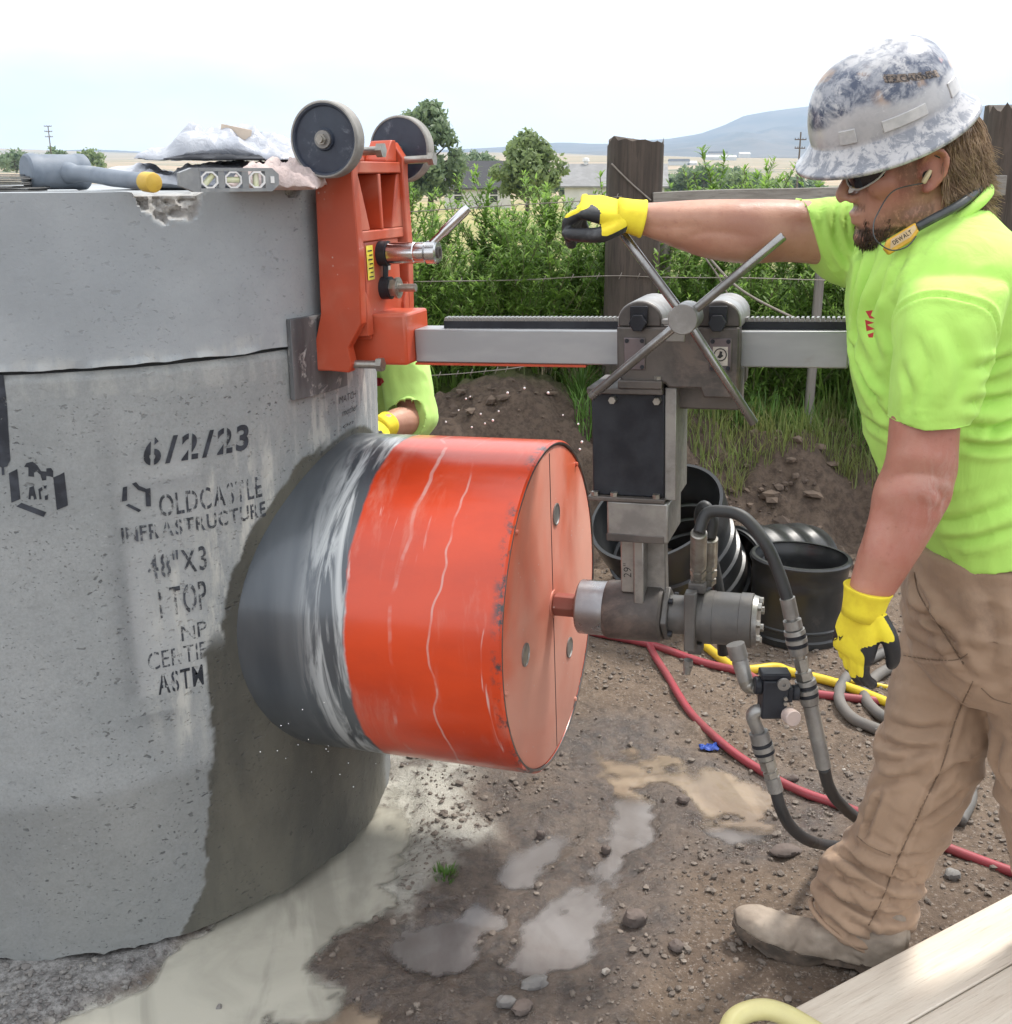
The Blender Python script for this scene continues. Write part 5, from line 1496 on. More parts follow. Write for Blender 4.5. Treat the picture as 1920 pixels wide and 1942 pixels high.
# keep only the shell: drop the end caps of the tube
me = bpy.data.meshes.new("core_drum")
n_ = 160
f = [q for q in m.f if len(q) == 4]
me.from_pydata([tuple(v) for v in m.v], [], f); me.update()
o = link_mesh("core_drum_shell", me, MAT['drum'], rig, sharp=30)
sol = o.modifiers.new("solid", 'SOLIDIFY'); sol.thickness = 0.003; sol.offset = 1
me.flip_normals()
bp = MB(); bp.lathe([(-0.016, 0.001), (-0.016, R - 0.0105), (-0.006, R - 0.0105), (-0.003, R - 0.016), (-0.003, 0.001)], (0, 0, 0), ax, 160)
plate = bp.build("back_plate", MAT['orange_plate'], rig, sharp=30)
ed = MB(); ed.lathe([(-0.0030, R - 0.0040), (-0.0005, R - 0.0048), (-0.0005, R - 0.0090), (-0.0030, R - 0.0105)], (0, 0, 0), ax, 160, closed=True)
ed.build("worn_edge", MAT['cast'], rig, sharp=60)
for y, z in ((0.039, 0.201), (-0.212, -0.028), (0.123, -0.153)):
    s = MB(); s.lathe([(0, 0.001), (0, 0.0235), (0.0015, 0.025), (0.004, 0.025), (0.0045, 0.0225), (0.0025, 0.021), (0.0025, 0.001)], (-0.0042, y, z), ax, 28)
    s.build("plug", MAT['worn'], plate, sharp=30)
sm = MB()
sm.span((-0.0031, -0.0012, 0.030), (-0.0022, 0.0012, R - 0.02)); sm.span((-0.0031, -0.0012, -R + 0.02), (-0.0022, 0.0012, -0.030))
sm.build("plate_seam", MAT['marker'], plate, sharp=30)
m = MB(); m.lathe([(0, 0.030), (0.003, 0.029), (0.003, 0.02), (0, 0.02)], (-0.003, 0, 0.006), ax, 32, closed=True); m.build("hub_weld", MAT['orange_plate'], plate, sharp=30)
for k, a in enumerate((0.9, 2.35, 3.3, 5.2, 5.9)):
    s = MB(); y, z = (R - 0.022) * math.cos(a), (R - 0.022) * math.sin(a)
    s.lathe([(0, 0.006), (0.005, 0.005), (0.006, 0.0)], (-0.0032, y, z), ax, 14); s.build("rivet", MAT['orange_plate'], plate, sharp=40)

# ------------------------------------------------------------------ hydraulic hoses, couplings and valve
def rl(x, y, z):
    return MMAT @ Vector((x, y, z))

def hyd_hose(path, r, label, couplers, n=8, name="hydraulic_hose"):
    pts = bez(path, n)
    root = empty(name, pts[0])
    off = root.location.copy()
    m = MB(); m.tube([p - off for p in pts], r, 16)
    m.build("hose", MAT['rubber'], root, sharp=180)
    for kind, p, d in couplers:
        p = Vector(p) - off; d = Vector(d).normalized()
        if kind == 'crimp':
            k = MB(); k.lathe([(0, r * 1.02), (0.001, r * 1.38), (0.034, r * 1.38), (0.035, r * 1.2), (0.040, r * 1.2)], p, d, 20); k.build("crimp_sleeve", MAT['bolt'], root, sharp=30)
            k = MB(); k.hexa(p + d * 0.0405, p + d * 0.052, r * 1.45); k.cyl(p + d * 0.052, p + d * 0.060, r * 0.95, n=16); k.hexa(p + d * 0.060, p + d * 0.075, r * 1.5); k.build("swivel_nut", MAT['bolt'], root, sharp=30)
        elif kind == 'ferrule':
            k = MB(); k.lathe([(0, r * 1.02), (0.001, r * 1.22), (0.040, r * 1.22), (0.041, r * 1.05)], p, d, 20); k.build("ferrule", MAT['worn'], root, sharp=30)
        elif kind == 'quick':
            k = MB(); k.lathe([(0, r * 0.9), (0.001, r * 1.35), (0.016, r * 1.35), (0.018, r * 1.15), (0.022, r * 1.15), (0.023, r * 1.65), (0.031, r * 1.65), (0.0315, r * 1.55), (0.0385, r * 1.55), (0.039, r * 1.72), (0.048, r * 1.72), (0.049, r * 1.55), (0.056, r * 1.55), (0.057, r * 1.6), (0.084, r * 1.5), (0.086, r * 1.0)], p, d, 28)
            q = k.build("quick_coupler", MAT['worn'], root, sharp=30)
            for s in (0.0318, 0.0494):
                g = MB(); g.lathe([(s, r * 1.56), (s, r * 1.68), (s + 0.0062, r * 1.68), (s + 0.0062, r * 1.56)], p, d, 28, closed=True); g.build("coupler_ring", MAT['black'], q, sharp=30)
    tag(root, label, "hydraulic hose")
    return root

# hose from the motor's top port: climbs, loops over and comes down to the valve string
portA = rl(0.3185, -0.018, 0.086)
A1 = at_depth(1326, 1010, 2.12)
sleeveA = at_depth(1320, 1098, 2.135)
r_h = 0.0125
up = (A1 - sleeveA).normalized()
q_dn = at_depth(1500, 1190, 2.02)
q_mid = at_depth(1492, 1130, 2.04)
hoseA = hyd_hose([A1, at_depth(1340, 975, 2.13), at_depth(1372, 970, 2.12), at_depth(1412, 982, 2.10), at_depth(1452, 1030, 2.07), at_depth(1480, 1092, 2.05), at_depth(1496, 1145, 2.035)], r_h,
                 "thick black hydraulic hose arching from the drill motor over to the couplings", [])
sl = MB()
base = rl(0.3185, -0.004, 0.0855)
def fitting_stack(parent_name, base, top, r, label):
    d = (top - base); L = d.length; d.normalize()
    root = empty(parent_name, base)
    k = MB(); k.hexa((0, 0, 0), d * 0.013, r * 1.25); k.cyl(d * 0.013, d * 0.019, r * 0.95, n=16); k.hexa(d * 0.019, d * 0.036, r * 1.35); k.cyl(d * 0.036, d * 0.041, r * 1.0, n=16); k.hexa(d * 0.041, d * 0.051, r * 1.3)
    k.build("swivel_nut", MAT['bolt'], root, sharp=30)
    k = MB(); k.lathe([(0.0512, r * 1.1), (0.0515, r * 1.35), (L - 0.002, r * 1.35), (L, r * 1.1)], (0, 0, 0), d, 24); k.build("crimp_sleeve", MAT['bolt'], root, sharp=30)
    tag(root, label, "fitting")
fitting_stack("hose_fitting", base, A1, r_h, "zinc crimp fitting joining the arched black hose to the motor")
# second hose just behind it, going down behind the motor
base2 = rl(0.336, 0.030, 0.070)
B1 = at_depth(1347, 1020, 2.185)
fitting_stack("hose_fitting", base2, B1, r_h, "second zinc crimp fitting behind the first one on the motor")
hyd_hose([B1, at_depth(1352, 985, 2.19), at_depth(1336, 960, 2.20), at_depth(1328, 985, 2.215), at_depth(1346, 1040, 2.235), at_depth(1360, 1100, 2.25), at_depth(1368, 1160, 2.25), at_depth(1372, 1240, 2.26)], r_h,
         "short black hydraulic hose looping down behind the drill motor", [])
# vertical string of couplers on the outer hose
s0 = at_depth(1496, 1145, 2.035); s1 = at_depth(1512, 1215, 2.01); s2 = at_depth(1548, 1395, 1.985); s3 = at_depth(1560, 1460, 1.99)
def string_coupler(name, p0, p1, r, label):
    d = p1 - p0; L = d.length; d.normalize()
    root = empty(name, p0)
    k = MB(); k.lathe([(-0.012, r * 1.02), (-0.012, r * 1.22), (0.028, r * 1.22), (0.029, r * 0.8), (0.034, r * 0.8), (0.034, r * 1.45), (0.052, r * 1.45), (0.053, r * 1.2)], (0, 0, 0), d, 24); k.build("ferrule", MAT['worn'], root, sharp=30)
    def quick(s, flip=1):
        k = MB(); pr = [(0, r * 0.9), (0.001, r * 1.65), (0.010, r * 1.7), (0.0105, r * 1.5), (0.019, r * 1.5), (0.0195, r * 1.72), (0.028, r * 1.72), (0.0285, r * 1.5), (0.036, r * 1.5), (0.0365, r * 1.62), (0.052, r * 1.45), (0.054, r * 0.95)]
        k.lathe([(s + a, b) for a, b in pr], (0, 0, 0), d, 28); q = k.build("quick_coupler", MAT['worn'], root, sharp=30)
        for a in (0.0108, 0.0288):
            g = MB(); g.lathe([(s + a, r * 1.51), (s + a, r * 1.66), (s + a + 0.007, r * 1.66), (s + a + 0.007, r * 1.51)], (0, 0, 0), d, 28, closed=True); g.build("coupler_ring", MAT['black'], q, sharp=30)
    quick(0.0535)
    a = 0.108
    k = MB(); k.cyl(d * (a), d * (a + 0.008), r * 0.9, n=16); k.hexa(d * (a + 0.008), d * (a + 0.030), r * 1.15); k.cyl(d * (a + 0.030), d * (a + 0.036), r * 0.9, n=16); k.hexa(d * (a + 0.036), d * (a + 0.052), r * 1.4)
    k.build("union_nut", MAT['bolt'], root, sharp=30)
    quick(0.161)
    k = MB(); k.lathe([(0.2152, r * 0.9), (0.2155, r * 1.25), (L, r * 1.22), (L + 0.002, r * 1.0)], (0, 0, 0), d, 24); k.build("crimp_sleeve", MAT['worn'], root, sharp=30)
    tag(root, label, "coupling")
    return root
e_out = at_depth(1563, 1455, 1.995)
string_coupler("coupling_string", s0, e_out, r_h, "upright string of grey quick couplers below the arched hose, beside the black valve")
gp = at_height(1760, 1640, 0.02)
hyd_hose([e_out, at_depth(1572, 1490, 2.03), at_depth(1592, 1522, 2.07), at_depth(1640, 1560, 2.15), at_height(1720, 1590, 0.03), at_height(1800, 1560, 0.02), at_height(1835, 1490, 0.02), at_height(1800, 1430, 0.02)], r_h,
         "black hydraulic hose curving from the coupler string away behind the trouser leg", [])
# valve hung between the two strings
vc = at_depth(1468, 1310, 2.00)
valve = empty("control_valve", vc)
m = MB(); m.span((-0.026, -0.022, -0.052), (0.024, 0.022, 0.03)); m.span((-0.030, -0.018, 0.0302), (0.028, 0.018, 0.044)); m.span((0.0242, -0.014, -0.02), (0.036, 0.014, 0.012)); m.lathe([(0, 0.018), (0.014, 0.018)], (-0.040, 0, 0.012), (1, 0, 0), 24); m.lathe([(0, 0.016), (0.014, 0.016)], (0.036, 0, -0.004), (1, 0, 0), 24)
m.build("valve_body", MAT['black'], valve, sharp=30, bevel=0.003)
m = MB(); m.lathe([(0, 0.009), (0, 0.0125), (0.006, 0.0125), (0.006, 0.004), (0.002, 0.004)], (0.012, -0.022, 0.026), (0, -1, 0), 22); m.build("port_plug", MAT['worn'], valve, sharp=30)
m = MB(); m.lathe([(0, 0.001), (0, 0.014), (0.004, 0.0165), (0.024, 0.0165), (0.026, 0.015), (0.026, 0.001)], (0.026, -0.018, -0.042), (0.25, -1, 0.1), 28); m.build("valve_knob", MAT['pale_cap'], valve, sharp=30)
for z in (-0.005, -0.016):
    s = MB(); s.hexa((0.018, -0.0222, z), (0.018, -0.028, z), 0.0042); s.build("valve_screw", MAT['bolt'], valve, sharp=30)
tag(valve, "black cast hydraulic valve with a pale pink knob between the grey couplings", "valve")
# elbow strings either side of the valve
m = MB(); c0 = at_depth(1398, 1232, 2.03); c1 = at_depth(1414, 1290, 2.02)
ub = empty("upper_fitting", c0)
d = (c1 - c0); L = d.length; d.normalize()
k = MB(); k.lathe([(-0.012, 0.010), (-0.012, 0.0185), (0.018, 0.0185), (0.02, 0.015), (0.026, 0.0165), (L, 0.015)], (0, 0, 0), d, 24); k.build("adapter", MAT['worn'], ub, sharp=30)
k = MB(); el = c1 - c0; k.tube(bez([el - d * 0.002, el + d * 0.012 + Vector((0.004, 0, 0)), el + d * 0.014 + Vector((0.02, 0, 0.0))]), 0.0155, 16); k.ball(el + d * 0.010 + Vector((0.003, 0, 0)), 0.0165, 14, 10); k.build("elbow", MAT['bolt'], ub, sharp=60)
tag(ub, "dull steel elbow fitting running from under the motor into the black valve", "fitting")
l0 = at_depth(1432, 1352, 2.00); l1 = at_depth(1438, 1385, 2.0); l2 = at_depth(1472, 1500, 1.985)
lb = empty("lower_coupling", l1)
k = MB(); d = (l2 - l1); L = d.length; d.normalize()
k.tube(bez([(l0 - l1) + Vector((0.022, 0, 0.004)), (l0 - l1) + Vector((0.004, 0, 0.004)), (l0 - l1) - Vector((0.004, 0, 0.008)), Vector((0, 0, 0)) + d * 0.002]), 0.0135, 16); k.build("elbow", MAT['worn'], lb, sharp=60)
r = r_h
k = MB(); pr = [(0.003, r * 1.0), (0.004, r * 1.55), (0.026, r * 1.6), (0.0265, r * 1.5), (0.033, r * 1.5), (0.0335, r * 1.75), (0.044, r * 1.75), (0.0445, r * 1.5), (0.052, r * 1.5), (0.0525, r * 1.5), (0.064, r * 1.3), (0.066, r * 0.95)]
k.lathe(pr, (0, 0, 0), d, 28); q = k.build("quick_coupler", MAT['worn'], lb, sharp=30)
for a in (0.0268, 0.0448):
    g = MB(); g.lathe([(a, r * 1.51), (a, r * 1.68), (a + 0.0064, r * 1.68), (a + 0.0064, r * 1.51)], (0, 0, 0), d, 28, closed=True); g.build("coupler_ring", MAT['black'], q, sharp=30)
k = MB(); k.hexa(d * 0.066, d * 0.086, r * 1.35); k.cyl(d * 0.086, d * 0.092, r * 0.95, n=14); k.hexa(d * 0.092, d * 0.104, r * 1.25); k.build("union_nut", MAT['bolt'], lb, sharp=30)
k = MB(); k.lathe([(0.1042, r * 0.9), (0.105, r * 1.25), (L, r * 1.25), (L + 0.002, r)], (0, 0, 0), d, 22); k.build("crimp_sleeve", MAT['worn'], lb, sharp=30)
tag(lb, "grey elbow and quick coupler hanging below the black valve", "coupling")
hyd_hose([l2 - d * 0.01, at_depth(1482, 1535, 1.99), at_depth(1502, 1570, 2.01), at_depth(1536, 1595, 2.06), at_height(1580, 1604, 0.045), at_height(1660, 1610, 0.02), at_height(1740, 1600, 0.018), at_height(1820, 1520, 0.018)], r_h,
         "black hydraulic hose drooping from the lower coupling to the ground by the boot", [])
dr = MB(); dr.hexa(rl(0.306, -0.045, -0.079), rl(0.306, -0.045, -0.092), 0.011); dr.cyl(rl(0.306, -0.045, -0.092), rl(0.303, -0.045, -0.112), 0.0105, 0.007, n=14)
o = dr.build("drain_fitting", MAT['worn'], sharp=30)
tag(o, "short dull drain plug pointing down under the drill motor", "fitting")

# ------------------------------------------------------------------ hoses lying on the ground
def ground_hose(name, pix, r, mat, label, lift=0.0, n=10, coords=None):
    pts = []
    for p in pix:
        q = at_height(p[0], p[1], 0.01) if len(p) == 2 else at_height(p[0], p[1], p[2])
        if len(p) == 2: q.z = max(gz(q.x, q.y), -0.012) + r * 0.85
        pts.append(q)
    m = MB(); m.tube(bez(pts, n), r, 14)
    o = m.build(name, mat, sharp=180); tag(o, label, "hose"); return o
ground_hose("red_hose", [(1020, 1205), (1120, 1218), (1230, 1236), (1330, 1262), (1410, 1282), (1480, 1310), (1700, 1340)], 0.0135, MAT['redhose'], "red air hose lying straight across the dirt under the drill motor")
ground_hose("red_hose", [(1225, 1205, 0.05), (1240, 1240, 0.03), (1265, 1285), (1310, 1350), (1370, 1412), (1430, 1452), (1510, 1495), (1600, 1527), (1700, 1570), (1790, 1605), (1920, 1655), (2060, 1705)], 0.0125, MAT['redhose'], "red air hose sweeping in a long curve past the puddle and the boot")
ground_hose("yellow_hose", [(1285, 1205), (1340, 1235), (1400, 1275), (1470, 1275), (1500, 1283), (1580, 1300), (1680, 1340), (1780, 1385), (1890, 1415), (2050, 1440), (2300, 1430), (2700, 1350)], 0.0155, MAT['yelhose'], "yellow air hose lying across the dirt behind the valve")
ground_hose("yellow_hose", [(1490, 1278), (1560, 1290), (1640, 1298), (1720, 1306), (1860, 1300), (2050, 1270), (2350, 1230)], 0.0075, MAT['yelhose'], "thin yellow hose running beside the yellow air hose")
ground_hose("grey_hose", [(2500, 1050), (2200, 1090), (1950, 1140), (1800, 1190), (1700, 1228), (1640, 1262), (1600, 1300), (1592, 1335), (1620, 1370), (1680, 1400), (1780, 1450), (1840, 1500), (1820, 1560)], 0.0175, MAT['greyhose'], "dusty grey hose coiled on the ground behind the trouser leg")
ground_hose("grey_hose", [(2500, 1130), (2200, 1160), (1950, 1200), (1800, 1240), (1700, 1270), (1660, 1290), (1640, 1320), (1655, 1350), (1700, 1380), (1800, 1420)], 0.0175, MAT['greyhose'], "second dusty grey hose looped inside the first coil")
def near_hose():
    pts = [at_height(1375, 1990, 0.12), at_height(1392, 1935, 0.125), at_height(1440, 1915, 0.127), at_height(1490, 1925, 0.127), at_height(1560, 1965, 0.127), at_height(1640, 2010, 0.127)]
    m = MB(); m.tube(bez(pts, 10), 0.019, 18)
    o = m.build("pale_yellow_hose", MAT['palehose'], sharp=180); tag(o, "thick pale yellow hose looped over the end of the pale boards", "hose")
near_hose()

# ------------------------------------------------------------------ pale boards on blocks
BTOP = 0.105
def boards():
    a, b = at_height(1489, 1919, BTOP), at_height(1920, 1693, BTOP)
    ax = (b - a); ax.z = 0; ax.normalize(); ay = Vector((ax.y, -ax.x, 0)); W, T = 0.140, 0.038
    start = a - ax * 0.05
    for i, (L, s) in enumerate(((1.5, 0.0), (1.6, -0.16), (1.55, -0.3))):
        m = MB()
        R3 = Matrix((ax, ay, (0, 0, 1))).transposed()
        nseg = 10
        m.box((L / 2, 0, 0), (L, W - 0.0035, T))
        o = m.build("board", MAT['board'], sharp=30, bevel=0.003)
        p = start + ax * s + ay * (W * (i + 0.5)); p.z = BTOP - T / 2
        o.matrix_world = Matrix.Translation(p) @ R3.to_4x4()
        tag(o, ("pale planed board at the edge next to the boot", "pale planed board in the middle of the three", "pale planed board on the side away from the boot")[i], "board", "pale boards laid side by side")
    for k, s in enumerate((0.25, 1.1)):
        m = MB(); m.box((0, 0, 0), (0.085, 0.46, BTOP - T - 0.002)); o = m.build("timber_block", MAT['greyrail'], sharp=30, bevel=0.003)
        p = start + ax * s + ay * 0.225; p.z = (BTOP - T) / 2
        o.matrix_world = Matrix.Translation(p) @ R3.to_4x4()
        tag(o, ("timber block under the end of the pale boards by the boot", "timber block under the end of the pale boards away from the boot")[k], "timber block", "blocks under the pale boards")
boards()

# ------------------------------------------------------------------ black plastic drain pipe pieces
def pipe_piece(name, p, d, prof, label, n=56):
    """prof: (along, outer radius); hollow"""
    p = Vector(p); d = Vector(d).normalized()
    inner = [(s, r - 0.010) for s, r in prof][::-1]
    inner[0] = (prof[-1][0], prof[-1][1] - 0.012); 
    m = MB(); m.lathe(list(prof) + inner, (0, 0, 0), d, n, closed=True)
    o = m.build(name, MAT['pipe'], sharp=35, loc=p); tag(o, label, "pipe"); return o
def bands(L, r, bell=0.02, rib=0.06):
    pr = [(0, r - 0.006), (0.0, r)]
    s = 0.03
    while s < L - 0.09:
        pr += [(s, r), (s + 0.004, r + 0.006), (s + 0.018, r + 0.006), (s + 0.022, r)]; s += rib
    return pr
c = at_height(1522, 1228, 0.0)
small = [(0, 0.158), (0.0, 0.168), (0.022, 0.170), (0.028, 0.163), (0.050, 0.163), (0.054, 0.168), (0.060, 0.168), (0.064, 0.163), (0.19, 0.163), (0.205, 0.168), (0.22, 0.166), (0.262, 0.168), (0.275, 0.176), (0.290, 0.178), (0.296, 0.172)]
pipe_piece("drain_pipe", (c.x, c.y + 0.12, gz(c.x, c.y + 0.12) - 0.012), (0.02, 0.03, 1), small, "short black plastic pipe piece standing upright behind the hydraulic hoses")
rim = at_depth(1243, 968, 3.80)
dA = Vector((-0.40, -0.34, 0.85)).normalized()
LA = 0.62
big = [(0, 0.232)] + [(s + o_, 0.232 + h_) for s in np.arange(0.05, 0.46, 0.075) for o_, h_ in ((0, 0), (0.006, 0.010), (0.03, 0.010), (0.036, 0))] + [(0.50, 0.236), (0.53, 0.248), (0.60, 0.252), (0.62, 0.250)]
pipe_piece("drain_pipe", rim - dA * LA, dA, big, "large black ribbed plastic pipe leaning with its open mouth behind the drill column")
dB = Vector((-0.78, -0.60, 0.16)).normalized()
rb = Vector((0.98, 4.02, 0.20))
big2 = [(0, 0.155)] + [(s + o_, 0.155 + h_) for s in np.arange(0.04, 0.40, 0.12) for o_, h_ in ((0, 0), (0.02, 0.010), (0.05, 0.010), (0.07, 0))] + [(0.44, 0.16), (0.46, 0.168)]
pipe_piece("drain_pipe", rb - dB * 0.30 - Vector((0, 0, 0.06)), dB, big2, "black ribbed plastic pipe lying behind the leaning pipe on the bank")

def rag():
    p = at_height(1345, 1421, 0.0); mb = MB()
    n = 12; co = []
    for j in range(n):
        for i in range(n):
            u, v = i / (n - 1) - 0.5, j / (n - 1) - 0.5
            co.append((u * 0.055, v * 0.03, 0.006 + 0.010 * abs(float(fbm(np.array([u * 5]), np.array([v * 5]), oct=3, seed=5)[0]))))
    fs = [(j * n + i, j * n + i + 1, (j + 1) * n + i + 1, (j + 1) * n + i) for j in range(n - 1) for i in range(n - 1)]
    mb.add(co, fs); o = mb.build("blue_scrap", MAT['blue'], sharp=30, loc=(p.x, p.y, gz(p.x, p.y)))
    o.modifiers.new("s", 'SOLIDIFY').thickness = 0.001
    tag(o, "small crumpled blue plastic scrap beside the brown puddle", "plastic scrap")
rag()

# drops of water thrown off the cut
def drops():
    rng = np.random.default_rng(4); m = MB()
    for px, py in [(846, 800), (870, 778), (884, 756), (892, 752), (895, 810), (912, 785), (935, 797), (946, 780), (963, 745), (995, 736), (1040, 745), (1068, 787), (1097, 804), (1104, 838), (920, 803), (1100, 852)]:
        p = at_depth(px, py, 2.55 + rng.uniform(-0.1, 0.2)); m.ball(p, float(rng.uniform(0.0018, 0.0034)), 8, 6)
    for k in range(22):
        a = rng.uniform(math.pi * 0.6, math.pi * 1.5)
        p = rl(rng.uniform(-0.5, -0.30), (DRUM_R + rng.uniform(0.02, 0.16)) * -abs(math.sin(a)) - 0.05, (DRUM_R + 0.08) * math.cos(a) * rng.uniform(0.6, 1.0)); m.ball(p, float(rng.uniform(0.0008, 0.0015)), 6, 5)
    o = m.build("water_drops", MAT['drop'], sharp=180); tag(o, "drops of water thrown off the spinning drum", kind="stuff")
drops()

# ------------------------------------------------------------------ fence on the bank
def post(name, px, ytop, Y, w, mat, label, seed, h_below=0.3, n=28, square=3.2, taper=0.0):
    top = at_depth(px, ytop, Y); x, y = top.x, top.y
    g = gz(x, y); H_ = top.z - g + h_below
    rings = []
    zs = np.linspace(0, H_, 60)
    for i, z in enumerate(zs):
        ring = []
        for k in range(n):
            a = 2 * math.pi * k / n
            ca, sa = math.cos(a), math.sin(a)
            r = w / (abs(ca) ** square + abs(sa) ** square) ** (1 / square)
            ring.append((r * ca * (1 - taper * z / H_), r * sa * (1 - taper * z / H_), z))
        rings.append(ring)
    co = np.array(rings)
    ang = np.arctan2(co[..., 1], co[..., 0])
    cr = np.abs(fbm(ang * 5, co[..., 2] * 0.9, oct=4, seed=seed))
    fine = fbm(ang * 16, co[..., 2] * 2.5, oct=3, seed=seed + 1)
    k = 1 - 0.10 * smooth(0.16, 0.0, cr) + 0.02 * fine
    co[..., 0] *= k; co[..., 1] *= k
    co[-1, :, 2] += 0.02 * fbm(ang[-1] * 4, ang[-1] * 0, oct=3, seed=seed + 3)
    m = MB(); m.rings([[tuple(p) for p in r] for r in co])
    o = m.build(name, mat, sharp=50, loc=(x, y, g - h_below)); tag(o, label, "fence post"); return o
post("fence_post", 1206, 268, 4.95, 0.118, MAT['post'], "thick old brown timber fence post behind the gloved hand", 5)
post("fence_post", 1248, 440, 5.02, 0.062, MAT['greywood'], "slim weathered grey post standing against the thick brown post", 9)
post("fence_post", 1912, 206, 5.1, 0.085, MAT['post'], "dark timber fence post behind the shoulder of the worker", 15)
post("brace_pole", 1562, 440, 5.0, 0.02, MAT['greywood'], "thin grey pole standing upright in the weeds under the wooden rail", 21, 0.25, 12)
def rail_board():
    a, b = at_depth(1238, 377, 4.84), at_depth(1905, 352, 4.98)
    d = b - a; L = d.length; d.normalize(); up_ = Vector((0, 0, 1)); s = d.cross(up_).normalized(); up_ = s.cross(d)
    m = MB(); rings = []
    for t in np.linspace(0, 1, 24):
        p = d * (L * t) + up_ * (-0.03 * math.sin(math.pi * t) * 0.3 + 0.004 * math.sin(9 * t))
        hgt = 0.026 + 0.016 * t
        rings.append([p + up_ * hgt + s * 0.02, p + up_ * hgt - s * 0.02, p - up_ * hgt - s * 0.02, p - up_ * hgt + s * 0.02])
    m.rings(rings); o = m.build("fence_rail", MAT['greyrail'], sharp=30, bevel=0.003, loc=a); tag(o, "weathered grey wooden rail running level between the fence posts", "fence rail")
rail_board()
def wire(pts, label, barbs=True, r=0.0022):
    pts = bez(pts, 10); m = MB(); m.tube(pts, r, 6)
    if barbs:
        for i in range(2, len(pts), 3):
            p = pts[i]; m.cyl(p + Vector((0.006, 0, 0.014)), p - Vector((0.006, 0, 0.014)), r * 0.8, n=5)
    o = m.build("fence_wire", MAT['wire'], sharp=180); tag(o, label, "wire")
wire([at_depth(600, 540, 5.0), at_depth(800, 534, 4.95), at_depth(980, 531, 4.90), at_depth(1150, 523, 4.83), at_depth(1270, 526, 4.84), at_depth(1420, 527, 4.88), at_depth(1600, 532, 4.9), at_depth(1912, 535, 5.0)], "thin barbed wire stretched through the weeds below the glove")
wire([at_depth(600, 415, 5.0), at_depth(800, 400, 4.95), at_depth(950, 390, 4.90), at_depth(1100, 381, 4.86), at_depth(1180, 372, 4.83)], "upper barbed wire running from the orange clamp to the thick post")
wire([at_depth(640, 720, 4.9), at_depth(820, 712, 4.7), at_depth(920, 704, 4.65), at_depth(1000, 694, 4.62), at_depth(1180, 660, 4.80)], "low slack wire crossing in front of the weeds below the rail")
wire([at_depth(1160, 310, 4.83), at_depth(1195, 345, 4.822), at_depth(1235, 380, 4.824)], "wire wrapped across the top of the thick brown post", False, 0.004)
wire([at_depth(1330, 470, 4.9), at_depth(1400, 545, 4.86), at_depth(1500, 600, 4.84), at_depth(1600, 640, 4.85)], "dry stalk leaning across the weeds beside the carriage", False, 0.006)
wire([at_depth(1300, 440, 4.9), at_depth(1360, 520, 4.88), at_depth(1400, 600, 4.86)], "second dry stalk leaning behind the spoked wheel", False, 0.005)

# ------------------------------------------------------------------ weeds
def leaf_verts(base, d, L, w, droop):
    up_ = Vector((0, 0, 1)); s = d.cross(up_)
    s = s.normalized() if s.length > 1e-4 else Vector((1, 0, 0))
    pts = []
    for t, k in ((0.0, 0.25), (0.35, 1.0), (0.7, 0.75), (1.0, 0.02)):
        p = base + d * (L * t) - up_ * (droop * L * t * t)
        pts += [p - s * (w * k), p + s * (w * k)]
    return pts
LEAF_F = [(0, 1, 3, 2), (2, 3, 5, 4), (4, 5, 7, 6)]
def weed_meshes(seed, H_, nleaf, bushy=1.0):
    rnd = random.Random(seed)
    st, lf, sh = MB(), MB(), []
    lean = Vector((rnd.uniform(-0.12, 0.12), rnd.uniform(-0.12, 0.12), 0))
    pts = [Vector((0, 0, -0.05))] + [Vector((0, 0, H_ * t)) + lean * (H_ * t * t) for t in (0.25, 0.5, 0.75, 1.0)]
    path = bez(pts, 5); st.tube(path, [0.006 * (1 - 0.8 * i / (len(path) - 1)) for i in range(len(path))], 5)
    def leaves(path_, n, L0, shade0):
        for i in range(n):
            t = rnd.uniform(0.06, 1.0) ** 0.8
            k = t * (len(path_) - 1); a = int(min(k, len(path_) - 2)); p = path_[a].lerp(path_[a + 1], k - a)
            an = i * 2.4 + rnd.uniform(-0.5, 0.5); el = rnd.uniform(0.15, 0.75) + 0.35 * t
            d = Vector((math.cos(an) * math.cos(el), math.sin(an) * math.cos(el), math.sin(el)))
            L = L0 * (1.15 - 0.55 * t) * rnd.uniform(0.7, 1.2)
            lf.add(leaf_verts(p, d, L, L * rnd.uniform(0.075, 0.11), rnd.uniform(0.15, 0.7)), LEAF_F)
            sh.extend([min(1, max(0, shade0 * rnd.uniform(0.3, 1.0)))] * 8)
    leaves(path, int(nleaf * 1.2), 0.15, 0.55)
    for b in range(int(15 * bushy)):
        t = rnd.uniform(0.15, 0.85); k = t * (len(path) - 1); a = int(min(k, len(path) - 2)); p = path[a].lerp(path[a + 1], k - a)
        an = rnd.uniform(0, 6.28); L = H_ * rnd.uniform(0.22, 0.42) * (1.15 - 0.6 * t)
        d = Vector((math.cos(an) * 0.62, math.sin(an) * 0.62, 0.8))
        bp_ = bez([p, p + d * L * 0.5, p + d * L + Vector((0, 0, L * 0.18))], 4)
        st.tube(bp_, 0.0028, 4); leaves(bp_, int(nleaf * 0.26), 0.115, 0.75)
    ms, ml = st.mesh("stem", False), lf.mesh("leaves", False)
    set_attr(ml, "shade", sh)
    return ms, ml
WV = [weed_meshes(100 + i, h, nl, b) for i, (h, nl, b) in enumerate(((0.98, 130, 1.0), (1.15, 150, 0.9), (0.85, 120, 1.2), (1.05, 140, 1.1), (0.72, 110, 1.2), (1.22, 140, 0.7)))]
